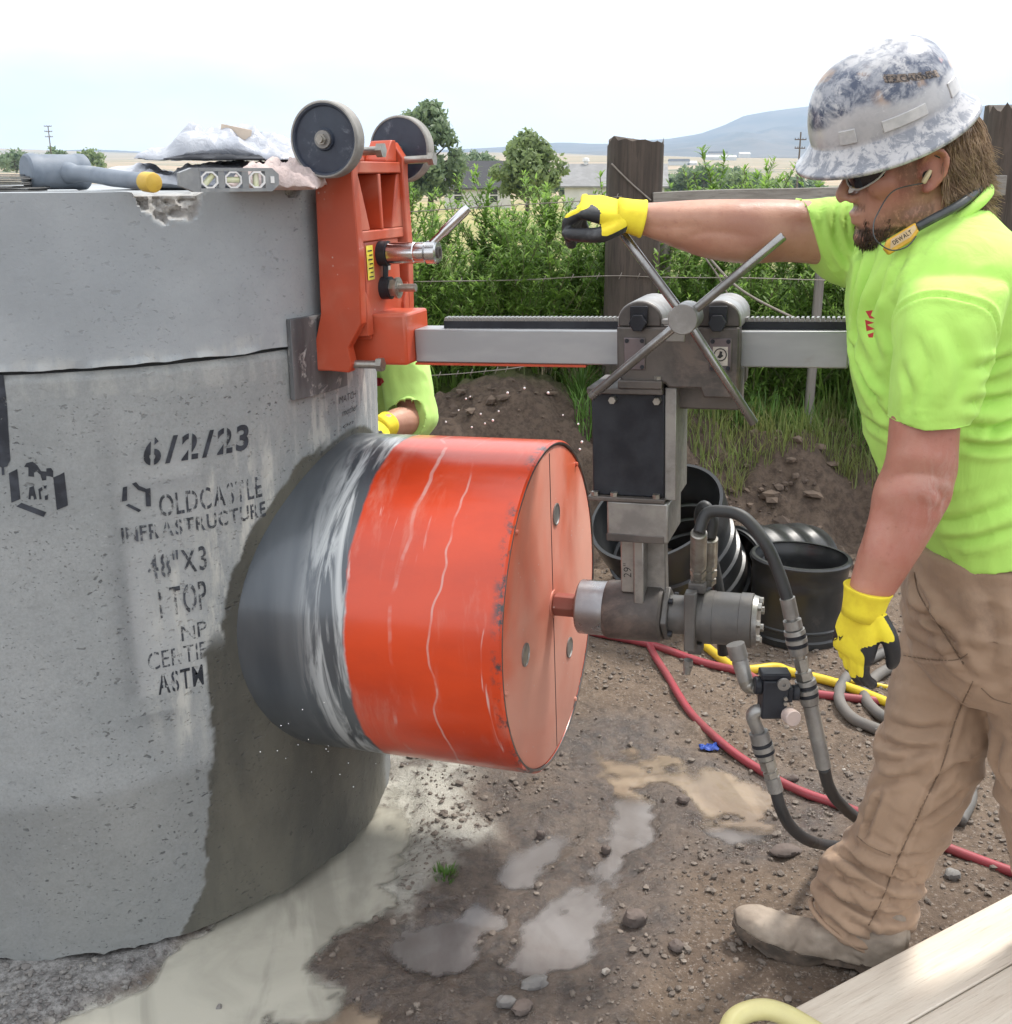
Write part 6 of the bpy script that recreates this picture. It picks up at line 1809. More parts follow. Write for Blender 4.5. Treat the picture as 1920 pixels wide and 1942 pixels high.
for ms, ml in WV:
    ms.materials.append(MAT['stem']); ml.materials.append(MAT['weedleaf']); ms.shade_smooth(); ml.shade_smooth()
wr = random.Random(11)
def weed(x, y, v, s, label="tall leafy green weed in the thicket along the fence on the bank", group="weeds along the fence"):
    ms, ml = WV[v]
    a = bpy.data.objects.new("tall_weed", ms); COL.objects.link(a)
    b = bpy.data.objects.new("foliage", ml); COL.objects.link(b); b.parent = a
    a.location = (x, y, gz(x, y) - 0.01); a.rotation_euler = (0, 0, wr.uniform(0, 6.28)); a.scale = (s, s, s * wr.uniform(0.92, 1.08))
    tag(a, label, "weed", group)
nw = 0
for row, (y0, cnt) in enumerate(((5.02, 26), (5.25, 30), (5.55, 34), (5.9, 34), (6.4, 30))):
    for i in range(cnt):
        x = -1.1 + (4.0 + row * 0.25) * (i + wr.uniform(-0.4, 0.4)) / cnt
        y = y0 + wr.uniform(-0.12, 0.14)
        px_ = 960 + x / (y * 1.0) * FPX
        s = 0.60 + 0.16 * wr.random()
        if px_ > 1250: s *= 1.08
        if 1180 < px_ < 1640 and row == 0 and wr.random() < 0.3: continue
        weed(x, y, wr.randrange(6), s); nw += 1
# a few taller plants that stand out of the thicket
for px_, py_, Y_ in ((905, 345, 5.6), (800, 400, 5.3), (1030, 350, 5.9), (1130, 385, 5.4), (1310, 345, 6.3), (1360, 345, 6.2), (1405, 345, 6.6), (940, 395, 5.2)):
    p = at_depth(px_, py_, Y_); g = gz(p.x, p.y); v = 5 if px_ < 1200 else 1
    weed(p.x, p.y, v, max(0.6, (p.z - g) / (1.22 if v == 5 else 1.15)), "tall weed whose tip rises above the thicket along the fence", "tallest weeds along the fence")

def blades(name, count, region, h, mat, label, seed, cond, width=0.003, z_off=0.0):
    rng = np.random.default_rng(seed)
    X = rng.uniform(region[0], region[1], count * 3); Y = rng.uniform(region[2], region[3], count * 3)
    Z, *_r, E_ = ground_parts(X, Y)
    ok = cond(X, Y, E_, rng); X, Y, Z = X[ok][:count], Y[ok][:count], Z[ok][:count]; n = len(X)
    a = rng.uniform(0, 6.28, n); L = rng.uniform(h[0], h[1], n); dr_ = rng.uniform(0.2, 1.0, n)
    dx, dy = np.cos(a), np.sin(a)
    P = []
    for t, k in ((0, 1.0), (0.45, 0.8), (0.8, 0.5), (1.0, 0.05)):
        cx = X + dx * L * dr_ * t * t * 0.7; cy = Y + dy * L * dr_ * t * t * 0.7; cz = Z - 0.01 + L * t * (1 - 0.35 * dr_ * t)
        for s in (-1, 1):
            P.append(np.stack([cx - dy * width * k * s, cy + dx * width * k * s, cz], -1))
    co = np.stack(P, 1).reshape(-1, 3)
    F = (np.array(LEAF_F)[None] + (np.arange(n) * 8)[:, None, None]).reshape(-1, 4)
    me = fast_mesh(name, co, F); set_attr(me, "shade", np.repeat(rng.uniform(0, 1, n), 8))
    o = link_mesh(name, me, mat, sharp=180); tag(o, label, kind="stuff")
nz_ = lambda X, Y, f, s: fbm(X * f, Y * f, oct=3, seed=s)
blades("bank_grass", 9000, (0.55, 2.6, 4.4, 5.4), (0.05, 0.19), MAT['grassleaf'], "mixed green and straw coloured grass hanging over the edge of the bank", 21, lambda X, Y, E_, r: (Y > E_ + 0.36 + 0.2 * nz_(X, Y, 3, 5)), 0.0022)
blades("green_grass", 2600, (0.3, 2.6, 4.5, 5.4), (0.08, 0.26), MAT['greengrass'], "fresh green grass among the weeds on the bank", 22, lambda X, Y, E_, r: (Y > E_ + 0.45) & (nz_(X, Y, 2, 9) > -0.1), 0.0028)
blades("understory", 16000, (-1.2, 3.6, 5.0, 7.5), (0.12, 0.5), MAT['weedleaf'], "dense low green growth under the tall weeds", 23, lambda X, Y, E_, r: (Y > E_ + 0.75), 0.006)
for px_, py_, n_, h_ in ((1085, 805, 60, 0.14), (1120, 770, 40, 0.16), (1060, 780, 30, 0.2)):
    p = at_depth(px_, py_, 4.55)
    m = MB()
tuft("grass_tuft", 1100, 815, 90, 0.20, MAT['greengrass'], "green grass tuft growing on the dirt mound behind the drum", 0.09, z=0.48, droop=0.9)
tuft("dry_grass_tuft", 1098, 745, 60, 0.22, MAT['drystalk'], "dead straw tuft on the crest of the dirt mound", 0.07, z=0.64, droop=1.2, width=0.002)
tuft("dry_grass_tuft", 1030, 800, 26, 0.26, MAT['drystalk'], "sparse straw stalks on the face of the dirt mound", 0.05, z=0.5, droop=0.7, width=0.002)

# ------------------------------------------------------------------ trees
def tree(px, ybase, ytop, Y, halfw, mat, label, seed, nclump=60, per=60, leaf=0.2, group="trees in the valley"):
    rnd = random.Random(seed)
    base = at_depth(px, ybase, Y); top = at_depth(px, ytop, Y); H_ = top.z - base.z
    root = empty("tree", base)
    tag(root, label, "tree", group)
    tr = MB(); tr.tube(bez([(0, 0, -0.5), (0.02 * H_, 0, H_ * 0.2), (-0.01 * H_, 0.01 * H_, H_ * 0.45), (0, 0, H_ * 0.8)], 5), [H_ * 0.035 * (1 - 0.85 * i / 15) for i in range(16)], 8)
    clumps = []
    for i in range(nclump):
        t = rnd.uniform(0.0, 1.0); a = rnd.uniform(0, 6.28)
        prof = math.sin(math.pi * min(1, (t * 0.9 + 0.12))) ** 0.7
        r = halfw * prof * math.sqrt(rnd.uniform(0.1, 1.0))
        c = Vector((r * math.cos(a), r * math.sin(a), H_ * (0.18 + 0.80 * t)))
        clumps.append(c)
        if i % 4 == 0: tr.tube([Vector((0, 0, H_ * (0.15 + 0.5 * t))), c], [H_ * 0.012, H_ * 0.004], 5)
    tr.build("trunk", MAT['bark'], root, sharp=180)
    lf, sh = MB(), []
    cr = halfw * 0.30
    for c in clumps:
        b = rnd.uniform(0.2, 1.0); k = rnd.uniform(0.6, 1.25)
        for j in range(per):
            d = Vector((rnd.gauss(0, 1), rnd.gauss(0, 1), rnd.gauss(0, 1))); d.normalize()
            p = c + d * (cr * k * rnd.uniform(0.3, 1.0))
            n1 = Vector((rnd.uniform(-1, 1), rnd.uniform(-1, 1), rnd.uniform(-1, 1))).normalized(); n2 = n1.cross(d)
            n2 = n2.normalized() if n2.length > 0.01 else Vector((1, 0, 0))
            s = leaf * rnd.uniform(0.6, 1.3)
            lf.add([p - n1 * s, p + n2 * s * 0.5, p + n1 * s, p - n2 * s * 0.5], [(0, 1, 2, 3)]); sh.extend([b * rnd.uniform(0.5, 1)] * 4)
    me = lf.mesh("crown", False); set_attr(me, "shade", sh)
    link_mesh("crown", me, mat, root, sharp=180)
tree(815, 395, 196, 95, 3.0, MAT['treeleaf'], "tall bushy cottonwood rising behind the orange clamp and its wheels", 3, 95, 70, 0.30)
tree(760, 395, 262, 100, 2.6, MAT['treeleaf2'], "lower round tree beside the tall cottonwood", 33, 60, 60, 0.3)
tree(1000, 385, 262, 70, 2.2, MAT['treeleaf2'], "rounded bushy tree standing between the two houses", 5, 90, 70, 0.20)
tree(905, 370, 288, 220, 5.0, MAT['treeleaf'], "hazy tree behind the white house", 7, 40, 50, 0.6)
tree(870, 372, 296, 240, 6.0, MAT['treeleaf'], "broad hazy tree beyond the white house", 8, 40, 50, 0.6)
for i, (px_, yt, Y_, hw) in enumerate(((1080, 338, 330, 6), (1105, 334, 350, 7), (1135, 336, 340, 6), (1275, 342, 300, 7), (1300, 330, 280, 6.5), (1335, 322, 270, 7), (1368, 326, 290, 7), (1395, 330, 300, 7), (1425, 336, 300, 6), (1460, 344, 320, 6), (1510, 336, 330, 5), (1540, 346, 330, 6), (1490, 350, 330, 6), (1250, 345, 320, 6), (100, 288, 300, 5), (170, 292, 320, 6), (30, 292, 330, 7), (560, 300, 320, 7), (1880, 350, 300, 6), (1800, 352, 320, 7))):
    tree(px_, yt + 32, yt, Y_, hw, MAT['treeleaf'] if i % 3 else MAT['treeleaf2'], "hazy dark green tree in the line along the valley floor", 50 + i, 22, 45, 0.8, "tree line along the valley floor")

# ------------------------------------------------------------------ houses
def house(px, ybase, Y, w, d, hw, hr, rz, wall, roof, label, windows):
    b = at_depth(px, ybase, Y)
    root = empty("house", b); root.rotation_euler = (0, 0, rz)
    m = MB(); m.span((-w / 2, -d / 2, -1.5), (w / 2, d / 2, hw)); m.prism([(-d / 2, hw), (d / 2, hw), (0, hw + hr * 0.98)], (-w / 2, 0, 0), Vector((0, 1, 0)), Vector((0, 0, 1)), Vector((1, 0, 0)), w)
    m.build("wall", wall, root, sharp=30)
    m = MB(); e = 0.4
    sl = hr / (d / 2)
    for s in (-1, 1):
        m.prism([(0, hw + hr + 0.02), (s * (d / 2 + e), hw - e * sl + 0.02), (s * (d / 2 + e), hw - e * sl + 0.17), (0, hw + hr + 0.17)], (-w / 2 - e, 0, 0), Vector((0, 1, 0)), Vector((0, 0, 1)), Vector((1, 0, 0)), w + 2 * e)
    r = m.build("roof", roof, root, sharp=30)
    for (x, z, ww, hh, side) in windows:
        f = MB()
        if side == 'f': f.span((x - ww / 2, -d / 2 - 0.06, z), (x + ww / 2, -d / 2 + 0.02, z + hh))
        else: f.span((-w / 2 - 0.06, x - ww / 2, z), (-w / 2 + 0.02, x + ww / 2, z + hh))
        fo = f.build("window", MAT['white'], root, sharp=30)
        for k in (0, 1):
            g = MB(); z0 = z + 0.08 + k * (hh / 2 - 0.02); z1 = z0 + hh / 2 - 0.12
            if side == 'f': g.span((x - ww / 2 + 0.08, -d / 2 - 0.08, z0), (x + ww / 2 - 0.08, -d / 2 - 0.05, z1))
            else: g.span((-w / 2 - 0.08, x - ww / 2 + 0.08, z0), (-w / 2 - 0.05, x + ww / 2 - 0.08, z1))
            g.build("pane", MAT['pane'], fo, sharp=30)
    tag(root, label, "house")
    return root, r
house(905, 393, 118, 6.6, 5.6, 2.1, 2.3, 0.06, MAT['siding'], MAT['roof_dark'], "small white house with a steep dark roof beside the cottonwood", [(-2.0, 0.5, 0.9, 1.5, 'f'), (1.6, 0.5, 0.9, 1.5, 'f')])
root, rf = house(1165, 395, 115, 9.5, 9.5, 2.2, 1.9, -0.10, MAT['siding'], MAT['roof_grey'], "low pale building with a broad grey roof behind the thick fence post", [(-2.6, 0.6, 0.9, 1.4, 's')])
for x in (-2.9, 0.2):
    m = MB(); m.cyl((x, 0, 4.0), (x, 0, 4.55), 0.22, n=10); m.lathe([(0, 0.36), (0.3, 0.30), (0.36, 0.0)], (x, 0, 4.5), (0, 0, 1), 12); m.build("roof_vent", MAT['white'], rf, sharp=40)
for i, (px_, yb, Y_, w_, h_, col) in enumerate(((1288, 308, 1500, 26, 6, 'roof_dark'), (1362, 300, 1900, 30, 9, 'roof_dark'), (1366, 308, 1650, 44, 5, 'siding'), (1412, 299, 2000, 18, 8, 'siding'), (1312, 310, 1500, 12, 4, 'siding'))):
    b = at_depth(px_, yb, Y_)
    g_ = float(ground_parts(np.array([b.x]), np.array([b.y]))[0][0])
    rt = empty("farm_building", (b.x, b.y, g_ - 2))
    hh = max(h_, b.z - g_ + h_ * 0.6)
    m = MB(); m.span((-w_ / 2, -6, 0), (w_ / 2, 6, hh)); m.build("wall", MAT['siding'], rt, sharp=30)
    m = MB(); m.prism([(-6.6, hh + 0.02), (6.6, hh + 0.02), (0, hh + 3)], (-w_ / 2 - 0.5, 0, 0), Vector((0, 1, 0)), Vector((0, 0, 1)), Vector((1, 0, 0)), w_ + 1); m.build("roof", MAT[col], rt, sharp=30)
    tag(rt, ("long dark roofed farm shed just right of the thick fence post", "dark roofed barn on the far field under the ridge", "long white farm building below the dark barn", "small white farm block beyond the long white building", "small white shed beside the dark roofed shed")[i].replace("just right of", "past"), "farm building")

def utility_pole(px, ybase, ytop, Y, arms, label):
    a, b = at_depth(px, ybase, Y), at_depth(px, ytop, Y); H_ = b.z - a.z
    root = empty("utility_pole", a); r = H_ * 0.014
    m = MB(); m.cyl((0, 0, -2), (0, 0, H_), r * 1.4, r, n=10); m.build("pole", MAT['pole'], root, sharp=60)
    for f, w in arms:
        m = MB(); m.box((0, -r, H_ * f), (w, r, r * 1.4)); cb = m.build("crossarm", MAT['pole'], root, sharp=30)
        for k in (-0.46, -0.2, 0.2, 0.46):
            s = MB(); s.lathe([(0, r * 0.5), (r * 1.6, r * 0.5), (r * 1.7, r * 0.2)], (w * k, -r, H_ * f + r * 0.7), (0, 0, 1), 8); s.build("insulator", MAT['cast'], cb, sharp=40)
    tag(root, label, "utility pole")
utility_pole(1512, 352, 250, 190, ((0.86, 1.9), (0.70, 1.7)), "utility pole with two crossarms in front of the ridge")
utility_pole(98, 300, 238, 260, ((0.98, 1.7), (0.82, 1.7), (0.66, 1.7)), "utility pole with three crossarms beyond the mallet")

# ------------------------------------------------------------------ people
def sring(c, a_vec, b_vec, n=28, p=2.2):
    out = []
    for k in range(n):
        t = 2 * math.pi * k / n; ct, st = math.cos(t), math.sin(t)
        out.append(c + a_vec * (math.copysign(abs(ct) ** (2 / p), ct)) + b_vec * (math.copysign(abs(st) ** (2 / p), st)))
    return out
def ringH(xl, xr, y, Y, b, yr=None, p=2.2, shift=0.0):
    """horizontal section of an upright limb: photo x of its front and back edge at height y"""
    l, r = at_depth(xl, y, Y), at_depth(xr, y if yr is None else yr, Y)
    c = (l + r) / 2 + Vector((0, shift, 0)); return sring(c, (r - l) / 2, Vector((0, b, 0)), p=p)
def ringV(x, yt, yb, Y, b, xb=None, p=2.1):
    """upright section of a level limb"""
    t, q = at_depth(x, yt, Y), at_depth(x if xb is None else xb, yb, Y)
    c = (t + q) / 2; return sring(c, (t - q) / 2, Vector((0, b, 0)), p=p)
def densify(rings, n=3):
    out = []
    R_ = [np.array([tuple(p) for p in r]) for r in rings]
    for i in range(len(R_) - 1):
        p0, p1, p2, p3 = R_[max(i - 1, 0)], R_[i], R_[i + 1], R_[min(i + 2, len(R_) - 1)]
        for k in range(n):
            t = k / n
            out.append(0.5 * (2 * p1 + (p2 - p0) * t + (2 * p0 - 5 * p1 + 4 * p2 - p3) * t * t + (3 * p1 - p0 - 3 * p2 + p3) * t ** 3))
    out.append(R_[-1])
    return [[Vector(p) for p in r] for r in out]

def head_shapes(mb, M):
    """M maps head space (x face, y left, z up, origin between the ears) to the place"""
    lv = [(-0.118, 0.072, 0.030, 0.024), (-0.108, 0.086, 0.010, 0.042), (-0.088, 0.091, -0.030, 0.056), (-0.062, 0.094, -0.062, 0.064), (-0.032, 0.092, -0.080, 0.070), (-0.002, 0.088, -0.093, 0.075),
          (0.02, 0.087, -0.099, 0.077), (0.034, 0.095, -0.101, 0.078), (0.06, 0.095, -0.100, 0.077), (0.09, 0.082, -0.088, 0.068), (0.112, 0.058, -0.062, 0.050), (0.126, 0.022, -0.03, 0.024)]
    rings = []
    for z, f, b, w in lv:
        c = Vector(((f + b) / 2, 0, z)); rings.append([M @ q for q in sring(c, Vector(((f - b) / 2, 0, 0)), Vector((0, w, 0)), 36, 2.25)])
    mb.rings(densify(rings, 3))
    def el(c, r, n=14, m=10):
        t = MB(); t.ball((0, 0, 0), r, n, m); mb.add([M @ (Vector(v) + Vector(c)) for v in t.v], t.f)
    def tb(pts, r, n=12):
        t = MB(); t.tube(pts, r, n); mb.add([M @ Vector(v) for v in t.v], t.f)
    tb(bez([(0.088, 0, 0.028), (0.103, 0, 0.0), (0.117, 0, -0.024), (0.112, 0, -0.034)], 4), [0.009, 0.009, 0.009, 0.009, 0.009, 0.0092, 0.0095, 0.0098, 0.010, 0.0102, 0.0102, 0.0098, 0.009])
    for s in (-1, 1): el((0.101, s * 0.0125, -0.033), (0.011, 0.008, 0.008))
    el((0.088, 0, 0.034), (0.014, 0.05, 0.010)); el((0.092, 0, -0.060), (0.013, 0.025, 0.007)); el((0.090, 0, -0.073), (0.013, 0.022, 0.007)); el((0.080, 0, -0.101), (0.020, 0.026, 0.018))
    for s in (-1, 1):
        el((0.062, s * 0.046, -0.012), (0.026, 0.022, 0.026)); el((0.01, s * 0.058, -0.070), (0.03, 0.012, 0.025))
        # ears
        tb(bez([(0.010, s * 0.078, 0.010), (0.006, s * 0.086, 0.028), (-0.010, s * 0.091, 0.034), (-0.024, s * 0.092, 0.022), (-0.024, s * 0.089, 0.0), (-0.012, s * 0.083, -0.020), (0.002, s * 0.079, -0.030)], 4), 0.0055, 8)
        el((-0.008, s * 0.079, 0.004), (0.018, 0.006, 0.028)); el((0.002, s * 0.080, -0.026), (0.009, 0.006, 0.010)); el((0.010, s * 0.079, -0.004), (0.006, 0.006, 0.008))

def folds(me, fn):
    co, n = mesh_co(me), vert_normals(me)
    set_co(me, co + n * fn(co)[:, None])

def wrinkle(me, lines):
    """press folds into a cloth surface along lines surveyed from the photo: a groove with a soft roll on either side"""
    from mathutils.bvhtree import BVHTree
    bvh = BVHTree.FromPolygons([v.co.copy() for v in me.vertices], [tuple(p.vertices) for p in me.polygons])
    co, nn = mesh_co(me), vert_normals(me); disp = np.zeros(len(co))
    for pix, w, dep in lines:
        pts = []
        for p in bez([Vector((a_, b_, 0)) for a_, b_ in pix], 10):
            hit = bvh.ray_cast(Vector((0, 0, EYE)), ray(p.x, p.y).normalized())
            if hit[0] is not None: pts.append(hit[0])
        if len(pts) < 3: continue
        q = np.array([tuple(p) for p in pts]); lo, hi = q.min(0) - 5 * w, q.max(0) + 5 * w
        m = np.where(((co > lo) & (co < hi)).all(1))[0]
        if not len(m): continue
        d2 = ((co[m][:, None, :] - q[None]) ** 2).sum(2); j = d2.argmin(1); d = np.sqrt(d2[np.arange(len(m)), j])
        t = j / (len(q) - 1); fade = np.sin(np.pi * np.clip(t * 0.9 + 0.05, 0, 1)) ** 0.6
        disp[m] += 1.3 * fade * dep * (-np.exp(-d / (0.6 * w)) + 0.7 * np.exp(-((d - 1.7 * w) / w) ** 2))
    set_co(me, co + nn * disp[:, None])

FINGERS = ((-1.15, 0.070, 0.0093), (-0.38, 0.079, 0.0098), (0.40, 0.073, 0.0095), (1.12, 0.058, 0.0085))   # lateral slot, length, radius (index .. little)
def hand_mesh(M, curls, thumb, flip=1, fat=1.1, cuff=None):
    """M: x along the hand, y towards the thumb side, z out of the back of the hand; origin at the wrist. Gloved: palm side coated"""
    mb = MB(); bones = []
    W = 0.0195
    rings = [sring(Vector((x, 0.0, z)), Vector((0, w, 0)), Vector((0, 0, h)), 20, 2.6) for x, z, w, h in ((-0.012, 0, 0.029, 0.021), (0.0, 0, 0.030, 0.020), (0.025, 0.0, 0.038, 0.019), (0.055, 0.001, 0.043, 0.018), (0.082, 0.001, 0.043, 0.015), (0.094, 0.0, 0.040, 0.011))]
    mb.rings([[M @ q for q in r] for r in densify(rings, 2)])
    bones.append((Vector((-0.02, 0, 0)), Vector((0.09, 0, 0)), Vector((0, 0, -1)), 0, 0.018))
    for (slot, L, r), cu in zip(FINGERS, curls):
        p = Vector((0.086 - 0.006 * abs(slot + 0.3), -slot * W * 1.0, 0.0)); ang = 0.0
        pts, rad = [p - Vector((0.02, 0, 0))], [r * fat]
        sp = -slot * 0.05
        for j, (seg, c) in enumerate(zip((0.46, 0.30, 0.24), cu)):
            pts.append(p); rad.append(r * fat * (1.06 - 0.07 * j))
            ang += c
            d = Vector((math.cos(ang), sp, -math.sin(ang))); q = p + d * (L * seg)
            pal = Vector((-math.sin(ang), 0, -math.cos(ang)))
            bones.append((p, q, pal, 1 if j >= 1 else 1.2, r)); p = q
        pts.append(p); rad.append(r * fat * 0.88); pts.append(p + d * r * 0.7); rad.append(r * fat * 0.45)
        t = MB(); t.tube(bez(pts, 3), list(np.interp(np.linspace(0, len(pts) - 1, 3 * (len(pts) - 1) + 1), range(len(pts)), rad)), 12)
        mb.add([M @ Vector(v) for v in t.v], t.f)
    tp = [Vector(q) for q in thumb]
    t = MB(); t.tube(bez(tp, 4), list(np.interp(np.linspace(0, 1, 4 * (len(tp) - 1) + 1), [0, 0.35, 0.8, 1], [0.016, 0.0145, 0.0115, 0.006])), 12)
    mb.add([M @ Vector(v) for v in t.v], t.f)
    for a, b in zip(tp[:-1], tp[1:]): bones.append((a, b, Vector((0, 0, -1)), 1 if a is not tp[0] else 0.4, 0.013))
    me = remeshed(mb, 0.0028, 4)
    co = mesh_co(me); Mi = np.array(M.inverted()); loc = co @ Mi[:3, :3].T + Mi[:3, 3]
    best = np.full(len(loc), 9.0); coat = np.zeros(len(loc))
    for a, b, pal, fl, r in bones:
        a_, b_ = np.array(a), np.array(b); e = b_ - a_; t_ = np.clip(((loc - a_) @ e) / (e @ e), 0, 1)
        c_ = a_ + t_[:, None] * e; v = loc - c_; d = np.linalg.norm(v, axis=1) - r
        k = smooth(-0.15, 0.1, (v @ np.array(pal)) / np.maximum(np.linalg.norm(v, axis=1), 1e-6) + (2.0 if fl == 1 else 0.55 * fl))
        m = d < best; best[m] = d[m]; coat[m] = k[m]
    coat = np.where(loc[:, 0] < 0.004, 0, coat)
    set_attr(me, "coat", coat)
    return me

def cuff_mesh(M, rx, ry, L=0.045):
    mb = MB(); rings = []
    for s, k in ((0.004, 0.93), (-0.010, 0.96), (-0.025, 1.0), (-0.040, 1.07), (-0.045, 1.13), (-0.047, 1.10), (-0.045, 1.02)):
        rings.append([M @ q for q in sring(Vector((s, 0, 0)), Vector((0, rx * k, 0)), Vector((0, 0, ry * k)), 24, 2.2)])
    mb.rings(rings); me = mb.mesh("cuff"); set_attr(me, "coat", np.zeros(len(me.vertices))); return me

def basis(o, x, z):
    x = Vector(x).normalized(); z = Vector(z); z = (z - x * z.dot(x)).normalized(); y = z.cross(x)
    return Matrix(((x.x, y.x, z.x, o[0]), (x.y, y.y, z.y, o[1]), (x.z, y.z, z.z, o[2]), (0, 0, 0, 1)))

def boot(root, heel, toe, mat_up=None):
    d = (toe - heel); d.z = 0; L = 0.315; d.normalize(); s = Vector((-d.y, d.x, 0)); U = Vector((0, 0, 1))
    lift = 0.10
    def pt(x, y, z):
        k = max(0, x - 0.20); return heel + d * (x * 1.13) + s * y + U * (z + 0.006 + k * 0.30)
    sole = MB(); rings = []
    for x, w, z0 in ((0.0, 0.018, 0.004), (0.006, 0.030, 0.0), (0.03, 0.036, 0.0), (0.07, 0.036, 0.0), (0.085, 0.034, 0.012), (0.14, 0.036, 0.012), (0.165, 0.043, 0.0), (0.22, 0.050, 0.0), (0.26, 0.048, 0.001), (0.295, 0.036, 0.004), (0.312, 0.018, 0.008)):
        rings.append([pt(x, -w, z0), pt(x, w, z0), pt(x, w * 1.04, 0.028), pt(x, -w * 1.04, 0.028)])
    sole.rings(rings); me = sole.mesh("sole")
    bm = bmesh.new(); bm.from_mesh(me); bmesh.ops.subdivide_edges(bm, edges=bm.edges[:], cuts=3, use_grid_fill=True); bm.to_mesh(me); bm.free()
    co = mesh_co(me); co += 0.0035 * np.stack([fbm(co[:, 0] * 60 + 7 * i, co[:, 1] * 60, co[:, 2] * 60, oct=2, seed=200 + i) for i in range(3)], -1); set_co(me, co)
    up_ = MB(); rings = []
    for x, w, h in ((-0.004, 0.016, 0.10), (0.006, 0.029, 0.135), (0.03, 0.037, 0.155), (0.07, 0.039, 0.150), (0.10, 0.039, 0.120), (0.13, 0.040, 0.098), (0.165, 0.042, 0.084), (0.20, 0.046, 0.073), (0.24, 0.047, 0.067), (0.275, 0.041, 0.062), (0.300, 0.027, 0.050), (0.311, 0.012, 0.038)):
        rings.append([pt(x, w * a_, 0.024 + (h - 0.024) * b_) for a_, b_ in ((-1, 0), (-1.03, 0.25), (-0.95, 0.5), (-0.75, 0.78), (-0.4, 0.96), (0, 1.0), (0.4, 0.96), (0.75, 0.78), (0.95, 0.5), (1.03, 0.25), (1, 0), (0.5, -0.02), (-0.5, -0.02))])
    up_.rings(densify(rings, 3))
    b = MB(); b.v, b.f, b.mi = up_.v, up_.f, up_.mi
    me2 = remeshed(b, 0.004, 3)
    folds(me2, lambda c: 0.0022 * fbm(c[:, 0] * 30, c[:, 1] * 30, c[:, 2] * 40, oct=3, seed=210) - 0.004 * smooth(0.25, 0.0, np.abs(fbm(c[:, 0] * 22, c[:, 1] * 6, c[:, 2] * 8, oct=2, seed=212))))
    bo = link_mesh("boot", me2, MAT['leather'], root, sharp=180)
    link_mesh("sole", me, MAT['sole'], bo, sharp=35)

